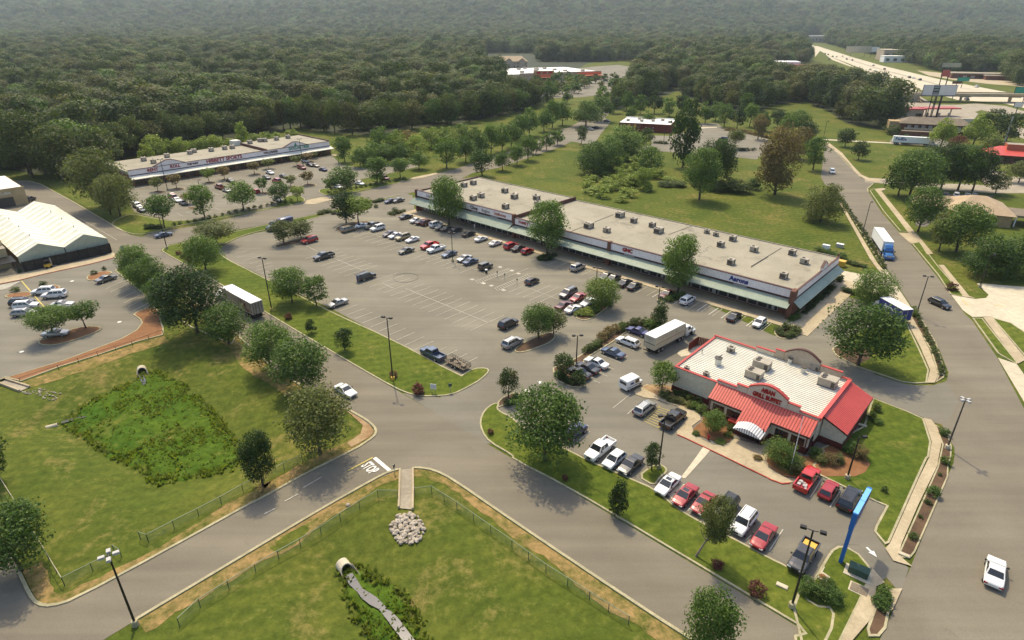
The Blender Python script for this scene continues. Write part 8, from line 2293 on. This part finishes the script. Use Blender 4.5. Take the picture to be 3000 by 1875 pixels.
o_ = link('thicket',np_mesh('thicket',np.concatenate(tv),np.concatenate(tq),LEAF['light']),kind='stuff'); o_['label'] = 'tangled overgrown thicket of shrubs on the green field'
for i,(x,y,w,h) in enumerate(((1715,450,9,5),(1745,455,9,4.5),(1690,452,7,4),(1780,447,5,4.5),(1650,440,6,3),(1600,440,7,2),(1570,440,6,2))):
 bush(F(x,y),w,h,'bushy' if i != 3 else 'dark',f'{ORD[i]} dark shrub mound on the field right of the tall green tree','dark shrub mounds on the field',lod=1)
def weeds(poly,n,seed,rim):
 rg = np.random.default_rng(seed); P = np.array(poly)
 x = rg.uniform(P[:,0].min() - 1,P[:,0].max() + 1,n * 4); y = rg.uniform(P[:,1].min() - 1,P[:,1].max() + 1,n * 4)
 d = poly_dist(x,y,poly); patch = np.sin(x * .31 + 1.7 * np.sin(y * .23)) + np.sin(y * .41 - x * .17)
 ok = (d < .5) & ((d > -rim) | (patch > .55) | (rg.random(len(x)) < .25))
 x,y = x[ok][:n],y[ok][:n]; m = len(x); z = gz_np(x,y)
 k = 4; px_ = np.repeat(x,k) + rg.normal(size=m * k) * .16; py_ = np.repeat(y,k) + rg.normal(size=m * k) * .16; pz_ = np.repeat(z,k)
 a = rg.uniform(0,6.28,m * k); s = rg.uniform(.10,.26,m * k); h = rg.uniform(.25,.62,m * k); lx,ly = rg.normal(size=m * k) * .16,rg.normal(size=m * k) * .16
 c,w = np.cos(a) * s,np.sin(a) * s
 v = np.stack([np.stack([px_ - c,py_ - w,pz_],1),np.stack([px_ + c,py_ + w,pz_],1),np.stack([px_ + c * .6 + lx,py_ + w * .6 + ly,pz_ + h],1),np.stack([px_ - c * .6 + lx,py_ - w * .6 + ly,pz_ + h],1)],1).reshape(-1,3)
 link('rank_weeds',np_mesh('rank_weeds',v,np.arange(len(v)).reshape(-1,4),LEAF['weed']),kind='stuff')
LEAF['weed'] = leaf_mat('weed blades',(.085,.125,.012),(.19,.22,.04),(.21,.18,.05),.5)
weeds(BASIN_A,1100,41,1.3); weeds(BASIN_B,260,42,0.9)
# ---------------------------------------------------------------- woods
def in_poly(x,y,poly):
 return poly_dist(np.asarray(x,float),np.asarray(y,float),poly) < 0
EDGE = W2(FF((-60,404),(30,402),(75,412),(120,408),(200,420),(235,412),(300,372),(340,364),(420,352),(520,332),(620,316),(700,300),(770,312),(850,318),(900,318),(960,306),(1000,300),(1060,294),(1120,286),(1170,276),(1215,266),(1250,255),(1268,244),(1266,225)))
er = random.Random(5)
kinds = ('forest','oval','round','forest','tall')
cols = ('forest','forest_dark','forest','forest_olive','oak','forest','forest_olive')
cnt = 0
for i in range(len(EDGE) - 1):
 a,b = Vector((*EDGE[i],0)),Vector((*EDGE[i + 1],0)); L = (b - a).length
 away = Vector((a.x,a.y,0)).normalized()
 n = max(1,round(L / 9.5))
 for r_ in range(1):
  for k in range(n):
   q = a.lerp(b,(k + er.uniform(.1,.9)) / n) + away * (r_ * 9 + er.uniform(-2,2))
   w = er.uniform(10,16); h = er.uniform(14,20)
   if q.x < -300: continue
   tree_at(q,h,w,er.choice(kinds),er.choice(cols),'tall broad-leaved tree at the front edge of the dense wood','trees at the front edge of the wood',lod=1)
   cnt += 1
MID = W2(FF((1440,215),(1500,195),(1560,150),(1700,120),(1900,120),(1908,158),(1925,190),(1985,218),(2060,246),(2108,272),(2112,312),(2050,300),(2000,292),(1955,262),(1900,240),(1830,248),(1770,272),(1690,262),(1600,215),(1560,230),(1500,245),(1455,262)))
MIDCLEAR = [W2(FF((1500,262),(1560,248),(1600,262),(1560,300),(1505,300))),W2(FF((1560,225),(1590,205),(1625,215),(1610,240),(1575,245))),W2(FF((1470,150),(1510,152),(1500,215),(1200,220),(1185,160)))]
SHOPCLEAR = W2(FF((1805,150),(1905,150),(1930,178),(1905,208),(1810,200)))
mk = 0; mr = random.Random(8)
mx0,mx1 = min(p[0] for p in MID),max(p[0] for p in MID); my0,my1 = min(p[1] for p in MID),max(p[1] for p in MID)
pts_mid = []
for _ in range(60000):
 if len(pts_mid) >= 36: break
 x,y = mr.uniform(mx0,mx1),mr.uniform(my0,520)
 if not in_poly([x],[y],MID)[0] or any(in_poly([x],[y],c)[0] for c in MIDCLEAR): continue
 if any((x - u) ** 2 + (y - v) ** 2 < 60 for u,v in pts_mid): continue
 pts_mid.append((x,y))
for x,y in pts_mid:
 tree_at(Vector((x,y,0)),mr.uniform(11,18),mr.uniform(9,14),mr.choice(kinds),mr.choice(('forest','forest_dark','oak','dark','forest_olive')),'leafy tree in the belt of trees between the maroon restaurant and the expressway','trees of the belt before the expressway',lod=2)
sr = random.Random(14)
LOT = W2(FF((1240,212),(1275,200),(1400,172),(1470,158),(1525,165),(1520,205),(1420,226),(1330,232),(1260,236)))
k_ = 0
for _ in range(400):
 if k_ >= 44: break
 x,y = sr.uniform(-40,170),sr.uniform(470,700)
 if not in_poly([x],[y],LOT)[0]: continue
 tree_at(Vector((x,y,0)),sr.uniform(8,12),sr.uniform(7.5,11),'oval',sr.choice(('green','olive','oak')),'small round tree scattered in the car park of the far warehouse store','trees in the far warehouse store car park',lod=3); k_ += 1
for i,(x,y,tp,w) in enumerate(((1298,252,192,46),(1340,245,215,30),(1450,268,225,36),(1480,262,210,36),(1512,270,225,34),(1545,268,212,40),(1580,275,232,36),(1490,290,245,30),(1635,290,240,36),(1665,292,238,40),(1710,300,246,42),(1740,306,252,40),(1770,300,245,42),(1800,310,262,40),(1836,300,258,44),(1860,318,262,46),(1885,310,262,50),(1905,330,282,46),(1422,262,205,40),(1530,300,258,32),(1610,268,222,40),(1690,286,236,40))):
 tree(x,y,tp,w,'pear' if i % 2 else 'oval',('green','oak','dark')[i % 3],f'{ORD[i]} round-crowned tree on the lawns behind the maroon restaurant, counted from the left','trees on the lawns behind the maroon restaurant')
def forest_points():
 rg = np.random.default_rng(17)
 pts = []
 for y0,y1,sp in ((235,620,11.5),(620,1100,12.5),(1100,1900,14.5),(1900,3100,19),(3100,5300,27)):
  yy = np.arange(y0,y1,sp * .9)
  for y in yy:
   xl = y * .95 + 90
   x = np.arange(-xl,xl,sp)
   pts.append(np.stack([x + rg.uniform(-.45,.45,len(x)) * sp,y + rg.uniform(-.45,.45,len(x)) * sp,np.full(len(x),sp)],1))
 P = np.concatenate(pts)
 x,y,sp = P.T
 dz = gz_np(x,y) - CAM_H
 dep = y * math.cos(TH) - dz * math.sin(TH); up = y * math.sin(TH) + dz * math.cos(TH)
 fx = (1500 + PX_F * x / dep) / 1.24018; fy = (937.5 - PX_F * up / dep) / 1.24018
 front = np.interp(fx,[-60,30,120,200,235,300,420,520,620,700,770,900,1000,1120,1215,1268,1275,1290],[402,400,405,416,408,366,346,326,310,294,306,312,296,282,262,238,200,158])
 left = (fx < 1290) & (fy < front - 2.5)
 hd_ = (fx > 1180) & (fx < 1500) & (fy > 146) & (fy < 240)
 ap_ = (fx > 1140) & (fx < 1270) & (fy > 126) & (fy < 172)
 behind = (fx >= 1290) & (fx < 1900) & (fy < 146)
 midw = in_poly(x,y,MID)
 for c in MIDCLEAR + [SHOPCLEAR]: midw &= ~in_poly(x,y,c)
 for u,w_ in pts_mid: midw &= (x - u) ** 2 + (y - w_) ** 2 > 45
 right_edge = np.interp(fx,[1900,1950,2000,2070,2150,2240,2330,2430,2600],[86,103,116,132,152,176,196,205,215])
 right = (fx >= 1900) & (fy < right_edge)
 hwyfar = (fx > 1900) & (fx < 1945) & (fy > 84) & (fy < 130)
 hillroad = (fx > 1820) & (fx < 1935) & (fy > 84) & (fy < 101)
 fsb = (fx > 2225) & (fx < 2380) & (fy > 170)
 ok = (left | behind | midw | right) & ~hd_ & ~ap_ & ~hwyfar & ~fsb & ~hillroad & (fx > -140) & (fx < 2560)
 x,y,sp = x[ok],y[ok],sp[ok]
 keep = (rg.random(len(x)) > .07) & (np.sin(x / 37 + 2 * np.sin(y / 53)) * np.sin(y / 29) < .93)
 x,y,sp = x[keep],y[keep],sp[keep]
 return np.stack([x,y,gz_np(x,y) - .5 - 2.5 * rg.random(len(x))],1),sp / 10.8
FP,FS = forest_points()
fme = bpy.data.meshes.new('forest')
fme.vertices.add(len(FP)); fme.vertices.foreach_set('co',FP.astype(np.float32).ravel())
rgf = np.random.default_rng(23)
at = fme.attributes.new('size','FLOAT','POINT'); at.data.foreach_set('value',(FS * (rgf.uniform(.72,1.32,len(FP)) + .10 * np.sin(FP[:,0] / 31 + FP[:,1] / 47) + .08 * np.sin(FP[:,1] / 83 - FP[:,0] / 61))).astype(np.float32))
at = fme.attributes.new('turn','FLOAT','POINT'); at.data.foreach_set('value',rgf.uniform(0,6.28,len(FP)).astype(np.float32))
at = fme.attributes.new('pick','INT','POINT'); at.data.foreach_set('value',rgf.integers(0,9,len(FP)).astype(np.int32))
fcol = bpy.data.collections.new('woodland crowns')
def crown_obj(i,kind,col,sx,sz,n):
 v,q = crown_np(kind,17,n,.56,500 + i,.5,.70,.20,1.75)
 v = v * np.array([sx,sx,sz])
 o = bpy.data.objects.new(f'woodland_crown',np_mesh('woodland_crown',v,q,LEAF[col])); fcol.objects.link(o); return o
for i in range(9):
 crown_obj(i,('forest','oval','round')[i % 3],('forest','forest_dark','forest','forest_olive','forest_dark','forest','forest','forest_olive','green')[i],(1.75,1.5,1.95)[i % 3],(1.6,1.95,1.45,1.75)[i % 4],3000)
fo = link('forest',fme,kind='stuff')
ng = bpy.data.node_groups.new('woodland','GeometryNodeTree')
ng.interface.new_socket('Geometry',in_out='INPUT',socket_type='NodeSocketGeometry'); ng.interface.new_socket('Geometry',in_out='OUTPUT',socket_type='NodeSocketGeometry')
N = ng.nodes.new
gi,go = N('NodeGroupInput'),N('NodeGroupOutput')
ci = N('GeometryNodeCollectionInfo'); ci.inputs['Collection'].default_value = fcol; ci.inputs['Separate Children'].default_value = True; ci.inputs['Reset Children'].default_value = True
ip = N('GeometryNodeInstanceOnPoints'); ip.inputs['Pick Instance'].default_value = True
def named(n,t):
 a = N('GeometryNodeInputNamedAttribute'); a.data_type = t; a.inputs['Name'].default_value = n; return a.outputs['Attribute']
cx_ = N('ShaderNodeCombineXYZ'); ng.links.new(named('turn','FLOAT'),cx_.inputs['Z'])
er_ = N('FunctionNodeEulerToRotation'); ng.links.new(cx_.outputs[0],er_.inputs[0])
ng.links.new(gi.outputs[0],ip.inputs['Points']); ng.links.new(ci.outputs[0],ip.inputs['Instance']); ng.links.new(named('pick','INT'),ip.inputs['Instance Index'])
ng.links.new(er_.outputs[0],ip.inputs['Rotation']); ng.links.new(named('size','FLOAT'),ip.inputs['Scale']); ng.links.new(ip.outputs[0],go.inputs[0])
md = fo.modifiers.new('woodland','NODES'); md.node_group = ng
fo['label'] = 'dense dark green wood stretching back to the hazy horizon'
sheet('forest_floor',[(x,y) for x,y in EDGE] + [(120,1050),(400,1400),(-1300,1400),(-700,600),(-380,330)],M['forest_floor'],z=.012,world_pts=True)
sheet('forest_floor',MID,M['forest_floor'],z=.013,world_pts=True)
print('forest points',len(FP),'edge',cnt,'mid',len(pts_mid))
# ---------------------------------------------------------------- the air
hm = bpy.data.materials.new('haze'); hm.use_nodes = True
for n in list(hm.node_tree.nodes): hm.node_tree.nodes.remove(n)
ho = hm.node_tree.nodes.new('ShaderNodeOutputMaterial'); hv = hm.node_tree.nodes.new('ShaderNodeVolumePrincipled')
hv.inputs['Color'].default_value = (.80,.92,1.0,1); hv.inputs['Density'].default_value = .00007; hv.inputs['Anisotropy'].default_value = .2
hm.node_tree.links.new(hv.outputs[0],ho.inputs['Volume'])
mb = MB(); mb.box(-4950,4950,-140,5500,-4,205); link('haze',mb.mesh('haze',hm),kind='stuff')
